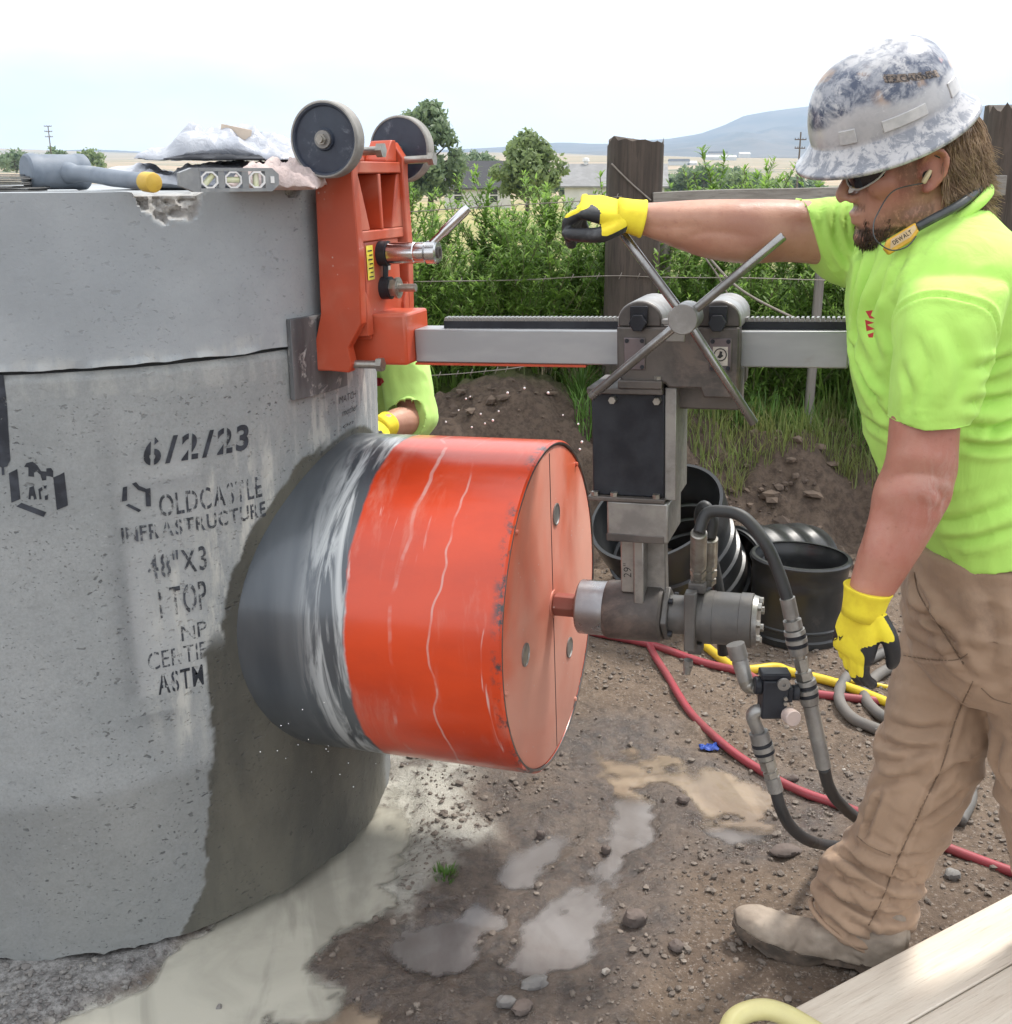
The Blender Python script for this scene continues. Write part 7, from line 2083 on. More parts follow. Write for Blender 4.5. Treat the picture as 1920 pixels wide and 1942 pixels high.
def worker():
    base = Vector((0.85, 1.93, 0.0))
    root = empty("person", base)
    def put(name, me, mats, sharp=180, parent=None):
        co = mesh_co(me); set_co(me, co - np.array(base))
        return link_mesh(name, me, mats, parent or root, sharp=sharp)
    # --- head and skin
    HP = math.radians(9)
    ear = at_depth(1728, 318, 1.93)
    f = Vector((-math.cos(HP), 0, -math.sin(HP))); u = Vector((-math.sin(HP), 0, math.cos(HP)))
    HM = basis(ear, f, u) @ Matrix.Rotation(math.radians(-5), 4, 'X')
    skin = MB(); head_shapes(skin, HM)
    skin.rings(densify([ringH(1690, 1800, 330, 1.93, 0.060), ringH(1690, 1815, 380, 1.93, 0.062), ringH(1700, 1835, 420, 1.93, 0.068), ringH(1700, 1870, 460, 1.93, 0.09)], 3))
    # far arm, reaching to the spoke
    arm_f = [ringV(1720, 400, 540, 2.06, 0.055), ringV(1600, 384, 510, 2.08, 0.056), ringV(1500, 378, 497, 2.085, 0.055), ringV(1430, 377, 500, 2.085, 0.053), ringV(1380, 377, 497, 2.085, 0.05), ringV(1330, 378, 487, 2.085, 0.046), ringV(1280, 381, 469, 2.085, 0.041), ringV(1230, 384, 449, 2.085, 0.033), ringV(1195, 384, 437, 2.085, 0.028)]
    skin.rings(densify(arm_f, 4))
    # near arm, hanging
    arm_n = [ringH(1715, 1850, 620, 1.735, 0.056), ringH(1700, 1830, 720, 1.73, 0.058), ringH(1692, 1816, 800, 1.72, 0.058), ringH(1683, 1811, 882, 1.71, 0.055), ringH(1662, 1799, 928, 1.705, 0.053), ringH(1652, 1782, 975, 1.70, 0.050), ringH(1633, 1748, 1037, 1.69, 0.044), ringH(1617, 1712, 1095, 1.685, 0.034), ringH(1610, 1690, 1130, 1.68, 0.028)]
    skin.rings(densify(arm_n, 4))
    # trunk and legs under the clothes
    skin.rings(densify([ringH(1700, 1900, 440, 1.93, 0.10), ringH(1670, 1950, 520, 1.93, 0.18), ringH(1660, 1950, 700, 1.93, 0.14), ringH(1700, 1955, 880, 1.93, 0.13), ringH(1750, 1985, 1040, 1.93, 0.14), ringH(1760, 1990, 1160, 1.93, 0.14)], 3))
    skin.rings(densify([ringH(1770, 1860, 1120, 1.98, 0.06), ringH(1720, 1830, 1400, 1.98, 0.055), ringH(1665, 1760, 1600, 1.98, 0.045), ringH(1620, 1690, 1750, 1.98, 0.035)], 3))
    skin.rings(densify([ringH(1850, 1990, 1120, 1.86, 0.06), ringH(1935, 2040, 1400, 1.85, 0.055), ringH(1985, 2070, 1650, 1.85, 0.045), ringH(2010, 2075, 1850, 1.85, 0.035)], 3))
    me = remeshed(skin, 0.0042, 5)
    wrinkle(me, [([(1668, 912), (1720, 900), (1770, 903), (1800, 915)], 0.016, 0.004), ([(1776, 925), (1790, 945), (1782, 968)], 0.010, 0.004), ([(1660, 960), (1650, 1010), (1640, 1050)], 0.020, -0.003), ([(1290, 455), (1350, 440), (1430, 450)], 0.02, 0.003), ([(1200, 425), (1260, 430), (1330, 428)], 0.014, 0.002), ([(1700, 1000), (1690, 1050), (1668, 1110)], 0.016, 0.003)])
    co = mesh_co(me); Mi = np.array(HM.inverted()); hl = co @ Mi[:3, :3].T + Mi[:3, 3]
    r2 = np.linalg.norm(hl - np.array([0.03, 0, -0.05]), axis=1)
    nb = fbm(hl[:, 0] * 40, hl[:, 1] * 40, hl[:, 2] * 40, oct=3, seed=301)
    cheek = smooth(-0.038, -0.075, hl[:, 2] + 0.55 * np.maximum(hl[:, 0] - 0.035, 0) - 0.012 + 0.006 * nb)
    sideburn = smooth(0.030, 0.018, np.abs(hl[:, 0] - 0.022)) * smooth(-0.06, -0.01, hl[:, 2]) * smooth(0.05, 0.03, hl[:, 2]) * (np.abs(hl[:, 1]) > 0.05)
    must = smooth(0.008, 0.004, np.abs(hl[:, 2] + 0.049)) * (hl[:, 0] > 0.075) * (np.abs(hl[:, 1]) < 0.03)
    lips = smooth(0.0085, 0.006, np.abs(hl[:, 2] + 0.066)) * (hl[:, 0] > 0.086) * (np.abs(hl[:, 1]) < 0.024)
    chin = smooth(-0.076, -0.086, hl[:, 2]) * (hl[:, 0] > 0.03)
    beard = np.clip(np.maximum.reduce([cheek * 0.55, sideburn * 0.6, must * 0.6, chin * 0.95]) * (1 - lips), 0, 1) * (hl[:, 0] > -0.012) * (hl[:, 2] > -0.135)
    beard *= (hl[:, 0] < 0.125)
    set_attr(me, "beard", beard * smooth(0.17, 0.14, r2))
    arm_red = smooth(1.80, 1.76, co[:, 1]) * 0.55 * (co[:, 2] < 1.3)
    ear_red = (np.abs(hl[:, 1]) > 0.077) * (np.abs(hl[:, 2]) < 0.045) * (np.abs(hl[:, 0] + 0.008) < 0.03) * 0.6
    ck = 0.45 * np.exp(-((hl[:, 0] - 0.055) ** 2 + (hl[:, 2] + 0.02) ** 2) / 0.0012) * (np.abs(hl[:, 1]) > 0.03)
    set_attr(me, "flush", np.clip(np.maximum.reduce([arm_red, ear_red, ck]), 0, 1))
    eb = np.array(at_depth(1785, 945, 1.66))
    set_attr(me, "dust", 0.45 * np.clip(np.exp(-(((co - eb) / np.array([0.035, 0.07, 0.06])) ** 2).sum(1)) + 0.18 * arm_red, 0, 1))
    put("body", me, MAT['skin'])
    # --- shirt
    sh = MB()
    sh.rings(densify([ringH(1735, 1862, 398, 1.93, 0.085), ringH(1700, 1885, 420, 1.93, 0.115), ringH(1660, 1915, 450, 1.93, 0.165), ringH(1632, 1950, 500, 1.93, 0.205), ringH(1620, 1965, 560, 1.93, 0.205), ringH(1616, 1975, 640, 1.93, 0.19), ringH(1620, 1980, 720, 1.93, 0.175),
                      ringH(1638, 1975, 800, 1.93, 0.168, 790), ringH(1664, 1975, 880, 1.93, 0.166, 860), ringH(1704, 1985, 955, 1.93, 0.168, 925), ringH(1734, 1998, 1010, 1.93, 0.172, 965), ringH(1746, 2005, 1040, 1.93, 0.178, 988), ringH(1748, 2006, 1048, 1.93, 0.180, 995)], 4))
    sh.rings(densify([ringH(1760, 1880, 508, 1.80, 0.03), ringH(1722, 1905, 535, 1.765, 0.07), ringH(1700, 1897, 590, 1.745, 0.078), ringH(1690, 1882, 650, 1.735, 0.082), ringH(1688, 1862, 720, 1.728, 0.082), ringH(1685, 1842, 785, 1.722, 0.078), ringH(1684, 1836, 802, 1.72, 0.077)], 4))
    sh.rings(densify([ringV(1790, 410, 580, 2.03, 0.06), ringV(1700, 392, 580, 2.05, 0.075), ringV(1640, 376, 560, 2.07, 0.075), ringV(1590, 372, 540, 2.08, 0.072), ringV(1545, 371, 522, 2.085, 0.070, 1562), ringV(1508, 372, 500, 2.085, 0.066, 1545)], 4))
    me = remeshed(sh, 0.0046, 8)
    def shirt_folds(c):
        x, y, z = c.T
        a = fbm(x * 5, y * 5, z * 2.2, oct=3, seed=311)
        r = 1 - np.abs(fbm(x * 4 + z * 2.4, y * 4, z * 4.5 - x * 2.0, oct=3, seed=313))
        back = smooth(0.78, 0.92, x) * smooth(0.98, 1.08, z) * smooth(1.32, 1.2, z)
        horiz = np.sin(z * 95 + 4 * a + x * 12) * back
        drap = np.sin((x * 55 + z * 18) + 3 * a) * smooth(0.72, 0.60, x) * smooth(1.0, 1.2, z) * smooth(1.55, 1.35, z)
        front = np.sin((z * 60 - (x - 0.7) * 90) + 3 * a) * smooth(0.70, 0.62, x) * smooth(1.25, 1.1, z)
        return 0.005 * a + 0.009 * (r - 0.62) + 0.0045 * horiz + 0.0035 * drap + 0.003 * front
    folds(me, shirt_folds)
    wrinkle(me, [([(1612, 640), (1632, 700), (1656, 750), (1678, 790)], 0.010, 0.010), ([(1636, 700), (1654, 735), (1676, 762)], 0.008, 0.007), ([(1620, 770), (1650, 800), (1688, 822)], 0.010, 0.006),
                 ([(1835, 765), (1880, 762), (1925, 752)], 0.010, 0.010), ([(1832, 812), (1880, 812), (1925, 806)], 0.009, 0.010), ([(1830, 842), (1875, 848), (1925, 846)], 0.009, 0.009), ([(1868, 832), (1890, 815), (1925, 800)], 0.007, 0.007), ([(1845, 700), (1885, 690), (1925, 676)], 0.010, 0.007),
                 ([(1698, 655), (1694, 615), (1710, 582), (1760, 561), (1820, 566), (1878, 588), (1892, 640), (1870, 700)], 0.0045, 0.0045), ([(1700, 784), (1760, 787), (1828, 784)], 0.0026, 0.0016),
                 ([(1588, 378), (1583, 420), (1592, 465), (1615, 500)], 0.009, 0.008), ([(1608, 376), (1604, 420), (1614, 460), (1632, 490)], 0.008, 0.008), ([(1630, 400), (1628, 440), (1640, 480)], 0.008, 0.008), ([(1560, 380), (1562, 440), (1585, 500)], 0.008, 0.004),
                 ([(1640, 470), (1630, 530), (1618, 600)], 0.009, 0.009), ([(1660, 480), (1646, 540), (1632, 600), (1624, 660)], 0.010, 0.009), ([(1690, 490), (1668, 550), (1650, 610), (1668, 680)], 0.011, 0.008), ([(1720, 480), (1700, 520), (1680, 560)], 0.010, 0.006),
                 ([(1770, 990), (1830, 985), (1920, 955)], 0.012, 0.007), ([(1800, 1025), (1860, 1022), (1925, 1000)], 0.010, 0.006), ([(1750, 1050), (1830, 1053), (1925, 1040)], 0.0025, 0.0018), ([(1665, 880), (1700, 950), (1740, 1010)], 0.014, 0.006),
                 ([(1740, 640), (1760, 700), (1750, 770)], 0.014, 0.005), ([(1800, 620), (1830, 690), (1815, 760)], 0.013, 0.005), ([(1715, 700), (1730, 740), (1722, 780)], 0.010, 0.004)])
    shirt = put("shirt", me, MAT['hivis'])
    col_ring = sring(at_depth(1782, 408, 1.93), Vector((0.068, 0, 0.046)), Vector((0, 0.088, 0)), 40, 2.1)
    m = MB(); m.tube([Vector(p) for p in col_ring] + [Vector(col_ring[0])], 0.009, 10); put("collar", m.mesh("collar"), MAT['hivis'])
    # emblem print on the chest
    m = MB()
    for pts in ([(1640, 590), (1654, 588), (1650, 598), (1658, 604), (1648, 604)], [(1639, 606), (1657, 612), (1643, 616), (1658, 624), (1642, 628)], [(1644, 634), (1656, 630), (1654, 640), (1646, 640)]):
        ps = [at_depth(a_ + 2, b_, 1.76) for a_, b_ in pts]; m.add([p for p in ps], [tuple(range(len(ps)))])
    me = m.mesh("chest_print", False)
    from mathutils.bvhtree import BVHTree
    bvh = BVHTree.FromPolygons([v.co + base for v in shirt.data.vertices], [tuple(p.vertices) for p in shirt.data.polygons])
    bm = bmesh.new(); bm.from_mesh(me); bmesh.ops.triangulate(bm, faces=bm.faces[:]); bmesh.ops.subdivide_edges(bm, edges=bm.edges[:], cuts=4, use_grid_fill=True); bm.to_mesh(me); bm.free()
    for v in me.vertices:
        hit = bvh.ray_cast(v.co + Vector((-0.10, -0.5, 0)), Vector((0.06, 1, 0)).normalized())
        if hit[0] is not None: v.co = hit[0] + hit[1] * 0.0015
    put("chest_print", me, MAT['logo_red'], 180)
    # --- trousers
    pa = MB()
    pa.rings(densify([ringH(1732, 2012, 1030, 1.93, 0.165), ringH(1730, 2020, 1100, 1.93, 0.172), ringH(1724, 2030, 1180, 1.93, 0.172), ringH(1735, 2035, 1250, 1.93, 0.165), ringH(1780, 2020, 1300, 1.93, 0.14)], 3))
    pa.rings(densify([ringH(1730, 1885, 1150, 1.985, 0.10), ringH(1713, 1880, 1240, 1.985, 0.098), ringH(1697, 1880, 1300, 1.985, 0.095), ringH(1680, 1880, 1365, 1.985, 0.092), ringH(1667, 1870, 1410, 1.985, 0.09), ringH(1660, 1849, 1472, 1.985, 0.086), ringH(1646, 1826, 1513, 1.985, 0.083), ringH(1626, 1803, 1566, 1.985, 0.08),
                      ringH(1590, 1772, 1615, 1.985, 0.078), ringH(1562, 1746, 1664, 1.985, 0.077), ringH(1548, 1730, 1705, 1.985, 0.075, 1735), ringH(1541, 1706, 1722, 1.985, 0.073, 1800)], 4))
    pa.rings(densify([ringH(1790, 2040, 1180, 1.845, 0.10), ringH(1846, 2050, 1285, 1.845, 0.098), ringH(1880, 2070, 1370, 1.845, 0.095), ringH(1888, 2080, 1440, 1.845, 0.09), ringH(1903, 2095, 1550, 1.845, 0.085), ringH(1935, 2105, 1680, 1.845, 0.08), ringH(1965, 2115, 1800, 1.845, 0.078), ringH(1975, 2115, 1880, 1.845, 0.078)], 4))
    me = remeshed(pa, 0.0046, 6)
    def pant_folds(c):
        x, y, z = c.T
        a = fbm(x * 6, y * 6, z * 6, oct=3, seed=321)
        low = smooth(0.42, 0.12, z)
        r = 1 - np.abs(fbm(x * 7 - z * 3, y * 7, z * 15 + x * 5, oct=3, seed=323))
        bunch = np.sin(z * 92 + x * 26 + 3.5 * a + y * 10) * low
        knee = np.sin(z * 70 - x * 34 + 3 * a) * np.exp(-((z - 0.50) / 0.10) ** 2)
        hip = np.sin((z - x * 0.9) * 85 + 2.5 * a) * np.exp(-((z - 0.80) / 0.10) ** 2)
        return 0.004 * a + 0.012 * (r - 0.62) * (0.5 + low) + 0.008 * bunch + 0.004 * knee + 0.003 * hip
    folds(me, pant_folds)
    wrinkle(me, [([(1735, 1100), (1752, 1140), (1790, 1195), (1835, 1275)], 0.012, 0.012), ([(1728, 1150), (1768, 1170), (1815, 1200)], 0.009, 0.007), ([(1722, 1185), (1770, 1205), (1830, 1222)], 0.010, 0.007), ([(1716, 1243), (1770, 1252), (1838, 1246)], 0.004, 0.004),
                 ([(1690, 1370), (1740, 1385), (1800, 1380)], 0.012, 0.009), ([(1668, 1402), (1710, 1418), (1770, 1422)], 0.010, 0.010), ([(1662, 1440), (1700, 1445), (1750, 1425)], 0.010, 0.008), ([(1648, 1500), (1690, 1480), (1740, 1470)], 0.010, 0.006),
                 ([(1672, 1505), (1655, 1545), (1640, 1590)], 0.008, 0.009), ([(1845, 1440), (1800, 1460), (1765, 1500)], 0.010, 0.008), ([(1826, 1500), (1790, 1530), (1745, 1560)], 0.009, 0.008),
                 ([(1578, 1612), (1630, 1640), (1690, 1668), (1745, 1680)], 0.011, 0.013), ([(1560, 1650), (1610, 1668), (1660, 1700), (1732, 1708)], 0.011, 0.013), ([(1556, 1675), (1600, 1700), (1660, 1735), (1722, 1742)], 0.010, 0.012), ([(1620, 1600), (1680, 1625), (1760, 1620)], 0.009, 0.009), ([(1600, 1742), (1650, 1765), (1712, 1772)], 0.009, 0.010), ([(1590, 1640), (1612, 1690), (1650, 1720)], 0.009, 0.007), ([(1700, 1640), (1730, 1665), (1745, 1650)], 0.009, 0.008),
                 ([(1846, 1300), (1815, 1362), (1788, 1450), (1755, 1520), (1722, 1590), (1695, 1650), (1672, 1710), (1648, 1755)], 0.006, 0.005), ([(1870, 1120), (1890, 1200), (1880, 1260)], 0.015, 0.006), ([(1900, 1400), (1890, 1450), (1915, 1500)], 0.012, 0.008)])
    trousers = put("trousers", me, MAT['canvas'])
    bvh = BVHTree.FromPolygons([v.co + base for v in trousers.data.vertices], [tuple(p.vertices) for p in trousers.data.polygons])
    def seam(pix, r=0.0013, name="seam"):
        pts = []
        for p in bez([Vector((a_, b_, 0)) for a_, b_ in pix], 8):
            d = ray(p.x, p.y); hit = bvh.ray_cast(Vector((0, 0, EYE)), d.normalized())
            if hit[0] is not None: pts.append(hit[0] + hit[1] * 0.0004)
        if len(pts) > 2:
            m = MB(); m.tube(pts, r, 6); put(name, m.mesh(name), MAT['seam'])
    seam([(1846, 1292), (1815, 1360), (1788, 1450), (1755, 1520), (1722, 1590), (1695, 1650), (1672, 1710), (1648, 1755)])
    seam([(1715, 1243), (1760, 1250), (1812, 1252), (1836, 1240)], 0.0010)
    seam([(1626, 1586), (1650, 1605), (1690, 1622)], 0.0010)
    seam([(1862, 1305), (1885, 1325), (1918, 1335)], 0.0011)
    seam([(1735, 1085), (1745, 1130), (1790, 1200), (1828, 1260)], 0.0012)
    seam([(1880, 1062), (1898, 1074), (1930, 1078)], 0.0016)
    hem = ringH(1540, 1707, 1722, 1.985, 0.0745, 1801)
    m = MB(); m.tube([Vector(p) for p in hem] + [Vector(hem[0])], 0.0055, 8); put("trouser_cuff", m.mesh("cuff"), MAT['canvas'])
    # --- boots
    heel, toe = at_height(1712, 1850, 0.0), at_height(1392, 1785, 0.0)
    off = empty("boots_tmp"); 
    n0 = set(o.name for o in root.children)
    for h_, t_ in ((heel, toe), (Vector((1.16, 1.86, 0)), Vector((0.87, 1.84, 0)))):
        boot(root, h_ - base, t_ - base)
    bpy.data.objects.remove(off)
    # --- gloves
    w = at_depth(1196, 410, 2.085)
    M1 = basis(w, (-1, 0.02, 0.20), (0.16, -0.42, 1.0))
    me = hand_mesh(M1, ((0.60, 0.95, 0.5), (1.10, 0.55, 0.3), (1.2, 0.5, 0.3), (1.25, 0.6, 0.3)), ((0.012, 0.026, -0.006), (0.045, 0.050, -0.022), (0.088, 0.048, -0.034), (0.116, 0.040, -0.040)), 1, 1.22)
    g = put("glove", me, MAT['glove']); put("cuff", cuff_mesh(M1 @ Matrix.Translation((0.022, 0, 0)), 0.037, 0.0285), MAT['glove'], parent=g)
    w = at_depth(1640, 1146, 1.68)
    M2 = basis(w, (-0.12, 0.02, -1.0), (-0.86, -0.50, 0.1))
    me = hand_mesh(M2, ((0.18, 0.5, 0.35), (0.24, 0.6, 0.45), (0.30, 0.65, 0.45), (0.36, 0.65, 0.45)), ((0.012, 0.026, -0.006), (0.040, 0.048, -0.018), (0.075, 0.052, -0.034), (0.098, 0.046, -0.042)), 1, 1.2)
    g = put("glove", me, MAT['glove']); put("cuff", cuff_mesh(M2 @ Matrix.Translation((0.018, 0, 0)), 0.036, 0.032), MAT['glove'], parent=g)
    # maker's print on the back of the glove, upside down
    bvh = BVHTree.FromPolygons([v.co + base for v in g.data.vertices], [tuple(p.vertices) for p in g.data.polygons])
    shp, wd = text_shapes("ACE", False, 0, 0.02); m = MB()
    for vs, fs in shp:
        pts, ok = [], True
        for x, y in vs:
            hit = bvh.ray_cast(Vector((0, 0, EYE)), ray(1600 - x / wd * 24 - y * 3, 1206 + y * 12).normalized())
            if hit[0] is None: ok = False; break
            pts.append(hit[0] + hit[1] * 0.0009)
        if ok: m.add(pts, fs)
    if m.f: put("glove_print", m.mesh("glove_print"), MAT['marker'], parent=g)
    # --- hair: separate strands from under the hat down to the collar
    rnd = random.Random(5); hm = MB()
    for k in range(2600):
        a = rnd.uniform(math.radians(100), math.radians(262)); zz = rnd.uniform(-0.03, 0.075)
        rx, ry = 0.100, 0.079
        st = Vector((rx * math.cos(a) - 0.003, ry * math.sin(a), zz))
        outw = Vector((math.cos(a), math.sin(a) * 0.8, 0)).normalized()
        L = rnd.uniform(0.06, 0.105) * (0.75 + 0.25 * abs(math.cos(a)))
        back = max(0, -math.cos(a))
        p1 = st + outw * (0.004 + 0.008 * rnd.random()) + Vector((-0.004 * back, 0, -L * 0.35))
        p2 = st + outw * (0.003 + 0.010 * rnd.random()) + Vector((-0.008 * back + rnd.uniform(-0.008, 0.008), rnd.uniform(-0.008, 0.008), -L * 0.72))
        p3 = st + outw * (0.004 + 0.016 * rnd.random() ** 2) + Vector((-0.020 * back + 0.012 * math.sin(a * 9) + rnd.uniform(-0.005, 0.005), 0.008 * math.sin(a * 13 + 1) + rnd.uniform(-0.004, 0.004), -L))
        if p3.z < -0.105: p3.z = -0.105 - rnd.random() * 0.01
        pts = [HM @ q for q in bez([st, p1, p2, p3], 3)]
        hm.tube(pts, list(np.linspace(0.0009, 0.0003, len(pts))), 3)
    rh = []
    for z in np.linspace(-0.085, 0.055, 7):
        f_ = 1 - 0.25 * smooth(-0.02, -0.085, z)
        rh.append([HM @ q for q in sring(Vector((-0.048, 0, z)), Vector((0.046 * f_, 0, 0)), Vector((0, 0.077 * f_, 0)), 24, 2.3)])
    hm.rings(rh)
    put("hair", hm.mesh("hair"), MAT['hair'])
    bh = MB()
    for k in range(900):
        z = rnd.uniform(-0.125, -0.06); yv = rnd.uniform(-0.055, 0.055)
        xx = 0.088 - 9.0 * yv * yv - max(0, abs(yv) - 0.03) * 0.5
        if z > -0.085 and abs(yv) < 0.026: continue
        if abs(yv) > 0.045 and rnd.random() < 0.5: continue
        p = Vector((xx + 0.004 - max(0, -0.105 - z) * 0.9, yv, z)); d = Vector((0.35, yv * 4, -0.9)).normalized()
        bh.tube([HM @ p, HM @ (p + d * rnd.uniform(0.006, 0.013))], [0.0009, 0.0003], 3)
    put("beard", bh.mesh("beard"), simple("dark_beard", (0.06, 0.035, 0.022), None, 0.6, 0, 40, 0))
    tag(root, "worker in a bright yellow-green T-shirt, tan trousers and boots reaching for the spoked handle", "person")
    return HM, ear
HM, EAR = worker()

# --- hard hat, sunglasses and neckband are things of their own
def hard_hat():
    cF, cR = at_depth(1519, 325, 1.93), at_depth(1853, 178, 1.93)
    c = (cF + cR) / 2
    fx = (cF - cR); half = fx.length / 2; fx.normalize(); up_ = Vector((0, 1, 0)).cross(fx); up_ = up_ if up_.z > 0 else -up_
    M = basis(c, fx, up_) @ Matrix.Rotation(math.radians(-13), 4, 'X') @ Matrix.Translation((0, 0, -0.004))
    root = empty("hard_hat", matrix=M)
    n, S = 72, 30
    AX, AY, HT = 0.122, 0.103, 0.141
    rings = []
    prof = [(t, math.cos(t * math.pi / 2) ** 0.62, math.sin(t * math.pi / 2) ** 1.0) for t in np.linspace(0.0, 0.985, S)]
    co, st, gr = [], [], []
    bx, by = half, 0.131
    # brim: outer lip to dome base, then dome
    for s in (0.0, 0.02, 0.10, 0.3, 0.5, 0.7, 0.85, 0.95):
        row = []
        for k in range(n):
            a = 2 * math.pi * k / n; ca, sa = math.cos(a), math.sin(a)
            rx = bx + (AX - bx) * s; ry = by + (AY - by) * s
            z = 0.004 + 0.016 * s ** 2 - (0.006 if s == 0 else 0.0) + 0.012 * s - 0.008 * (1 - s) * sa * sa
            x = rx * ca + 0.004 * (1 - s)
            row.append((x, ry * sa, z)); st.append(0.0); gr.append(1.0)
        co.append(row)
    for t, kr, kz in prof:
        row = []
        for k in range(n):
            a = 2 * math.pi * k / n; ca, sa = math.cos(a), math.sin(a)
            x = AX * kr * ca; y = AY * kr * sa; z = 0.032 + (HT - 0.032) * kz
            ridge = 0.006 * math.exp(-(y / 0.018) ** 2) * smooth(0.15, 0.5, t)
            rr = math.hypot(x, y)
            z += ridge * float(kz)
            side = math.exp(-((abs(y) / max(AY * kr, 1e-3) - 0.72) / 0.18) ** 2)
            row.append((x + ridge * ca * (1 - kz), y, z))
            st.append(float(smooth(0.26, 0.34, t + 0.06 * math.sin(4 * a + 1) + 0.10 * (ca < -0.5) + 0.06 * (ca > 0.6)) * smooth(0.88, 0.74, t))); gr.append(float(0.15 + 0.75 * smooth(0.62, 0.9, t) + 0.35 * smooth(0.08, 0.0, t)))
        co.append(row)
    m = MB(); m.rings([[Vector(p) for p in r] for r in co], cap0=False, cap1=True)
    me = m.mesh("shell"); set_attr(me, "stickers", st); set_attr(me, "grime", gr)
    sh = link_mesh("shell", me, MAT['hat'], root, sharp=70)
    so = sh.modifiers.new("s", 'SOLIDIFY'); so.thickness = 0.0028; so.offset = -1
    # moulded slots and the lamp bracket plates round the lower dome
    def on_dome(a, z):
        t = math.asin(min(1, max(0, (z - 0.032) / (HT - 0.032)))) / (math.pi / 2); kr = math.cos(t * math.pi / 2) ** 0.62
        return Vector((AX * kr * math.cos(a), AY * kr * math.sin(a), z))
    def patch(a0, a1, z0, z1, th, name, mat):
        mm = MB(); rr = []
        for a in np.linspace(a0, a1, 9):
            nrm = Vector((math.cos(a) / AX, math.sin(a) / AY, 0.5)).normalized()
            p0, p1 = on_dome(a, z0), on_dome(a, z1)
            rr.append([p0 - nrm * 0.002, p0 + nrm * th, p1 + nrm * th, p1 - nrm * 0.002])
        mm.rings(rr); return mm.build(name, mat, root, sharp=30, bevel=0.001)
    yv = 1
    s_ = -1 if (M @ Vector((0, 1, 0))).y > (M @ Vector((0, -1, 0))).y else 1       # which local side faces the road
    R_ = math.radians
    for a0, a1, z0, z1 in ((38, 52, 0.038, 0.060), (72, 106, 0.040, 0.058), (132, 150, 0.040, 0.064)):
        patch(s_ * R_(a0), s_ * R_(a1), z0, z1, 0.0022, "accessory_slot", MAT['hatplain'])
    # sticker lettering on the side
    shp, wd = text_shapes("EXCHANGE", False, 0, 0.012)
    mm = MB()
    for vs, fs in shp:
        pts = []
        for x, y in vs:
            q = x / wd; a = s_ * R_(84 + 42 * q); z = 0.112 - 0.026 * q + (y - 0.35) * 0.012
            p = on_dome(a, z); nrm = Vector((math.cos(a) / AX, math.sin(a) / AY, 0.9)).normalized(); pts.append(p + nrm * 0.0022)
        mm.add(pts, fs)
    mm.build("sticker_lettering", paint_mat("worn_sticker_ink", (0.03, 0.03, 0.035), (0.38, 0.5), 220), root, sharp=180)
    mm = MB(); rr = []
    for q in np.linspace(-0.05, 1.05, 22):
        a = s_ * R_(84 + 42 * q); z = 0.112 - 0.026 * q
        row = []
        for dz in (-0.005, 0.0065):
            p = on_dome(a, z + dz); nrm = Vector((math.cos(a) / AX, math.sin(a) / AY, 0.9)).normalized(); row += [p + nrm * 0.0008] if dz < 0 else [p + nrm * 0.0008, p + nrm * 0.0012]
        row.append(on_dome(a, z - 0.005) + Vector((math.cos(a) / AX, math.sin(a) / AY, 0.9)).normalized() * 0.0012)
        rr.append(row)
    mm.rings(rr); mm.build("sticker", paint_mat("worn_tan_sticker", (0.20, 0.16, 0.13), (0.40, 0.55), 120), root, sharp=60)
    # suspension ratchet at the nape
    mm = MB(); pts = []
    for a in np.linspace(R_(120), R_(240), 18):
        pts.append(Vector((0.108 * math.cos(a) - 0.012, 0.088 * math.sin(a), -0.022)))
    mm.tube(pts, 0.0105, 8, 0.35, Vector((0, 0, 1))); mm.build("suspension_band", MAT['hatplain'], root, sharp=60)
    mm = MB(); mm.lathe([(0, 0.012), (0.008, 0.014), (0.02, 0.014), (0.022, 0.010)], (-0.118, 0, -0.026), (-1, 0, -0.1), 16); mm.build("ratchet_knob", MAT['hatplain'], root, sharp=30)
    for yv in (-0.062, 0.062):
        mm = MB(); mm.box((-0.085, yv, -0.006), (0.014, 0.004, 0.038)); mm.lathe([(0, 0.001), (0, 0.009), (0.005, 0.008), (0.005, 0.001)], (-0.083, yv * 1.03, -0.019), (0, math.copysign(1, yv), 0), 14); mm.build("suspension_clip", MAT['hatplain'], root, sharp=30)
    tag(root, "scuffed white full brim hard hat covered in worn stickers on the worker's head", "hard hat")
hard_hat()

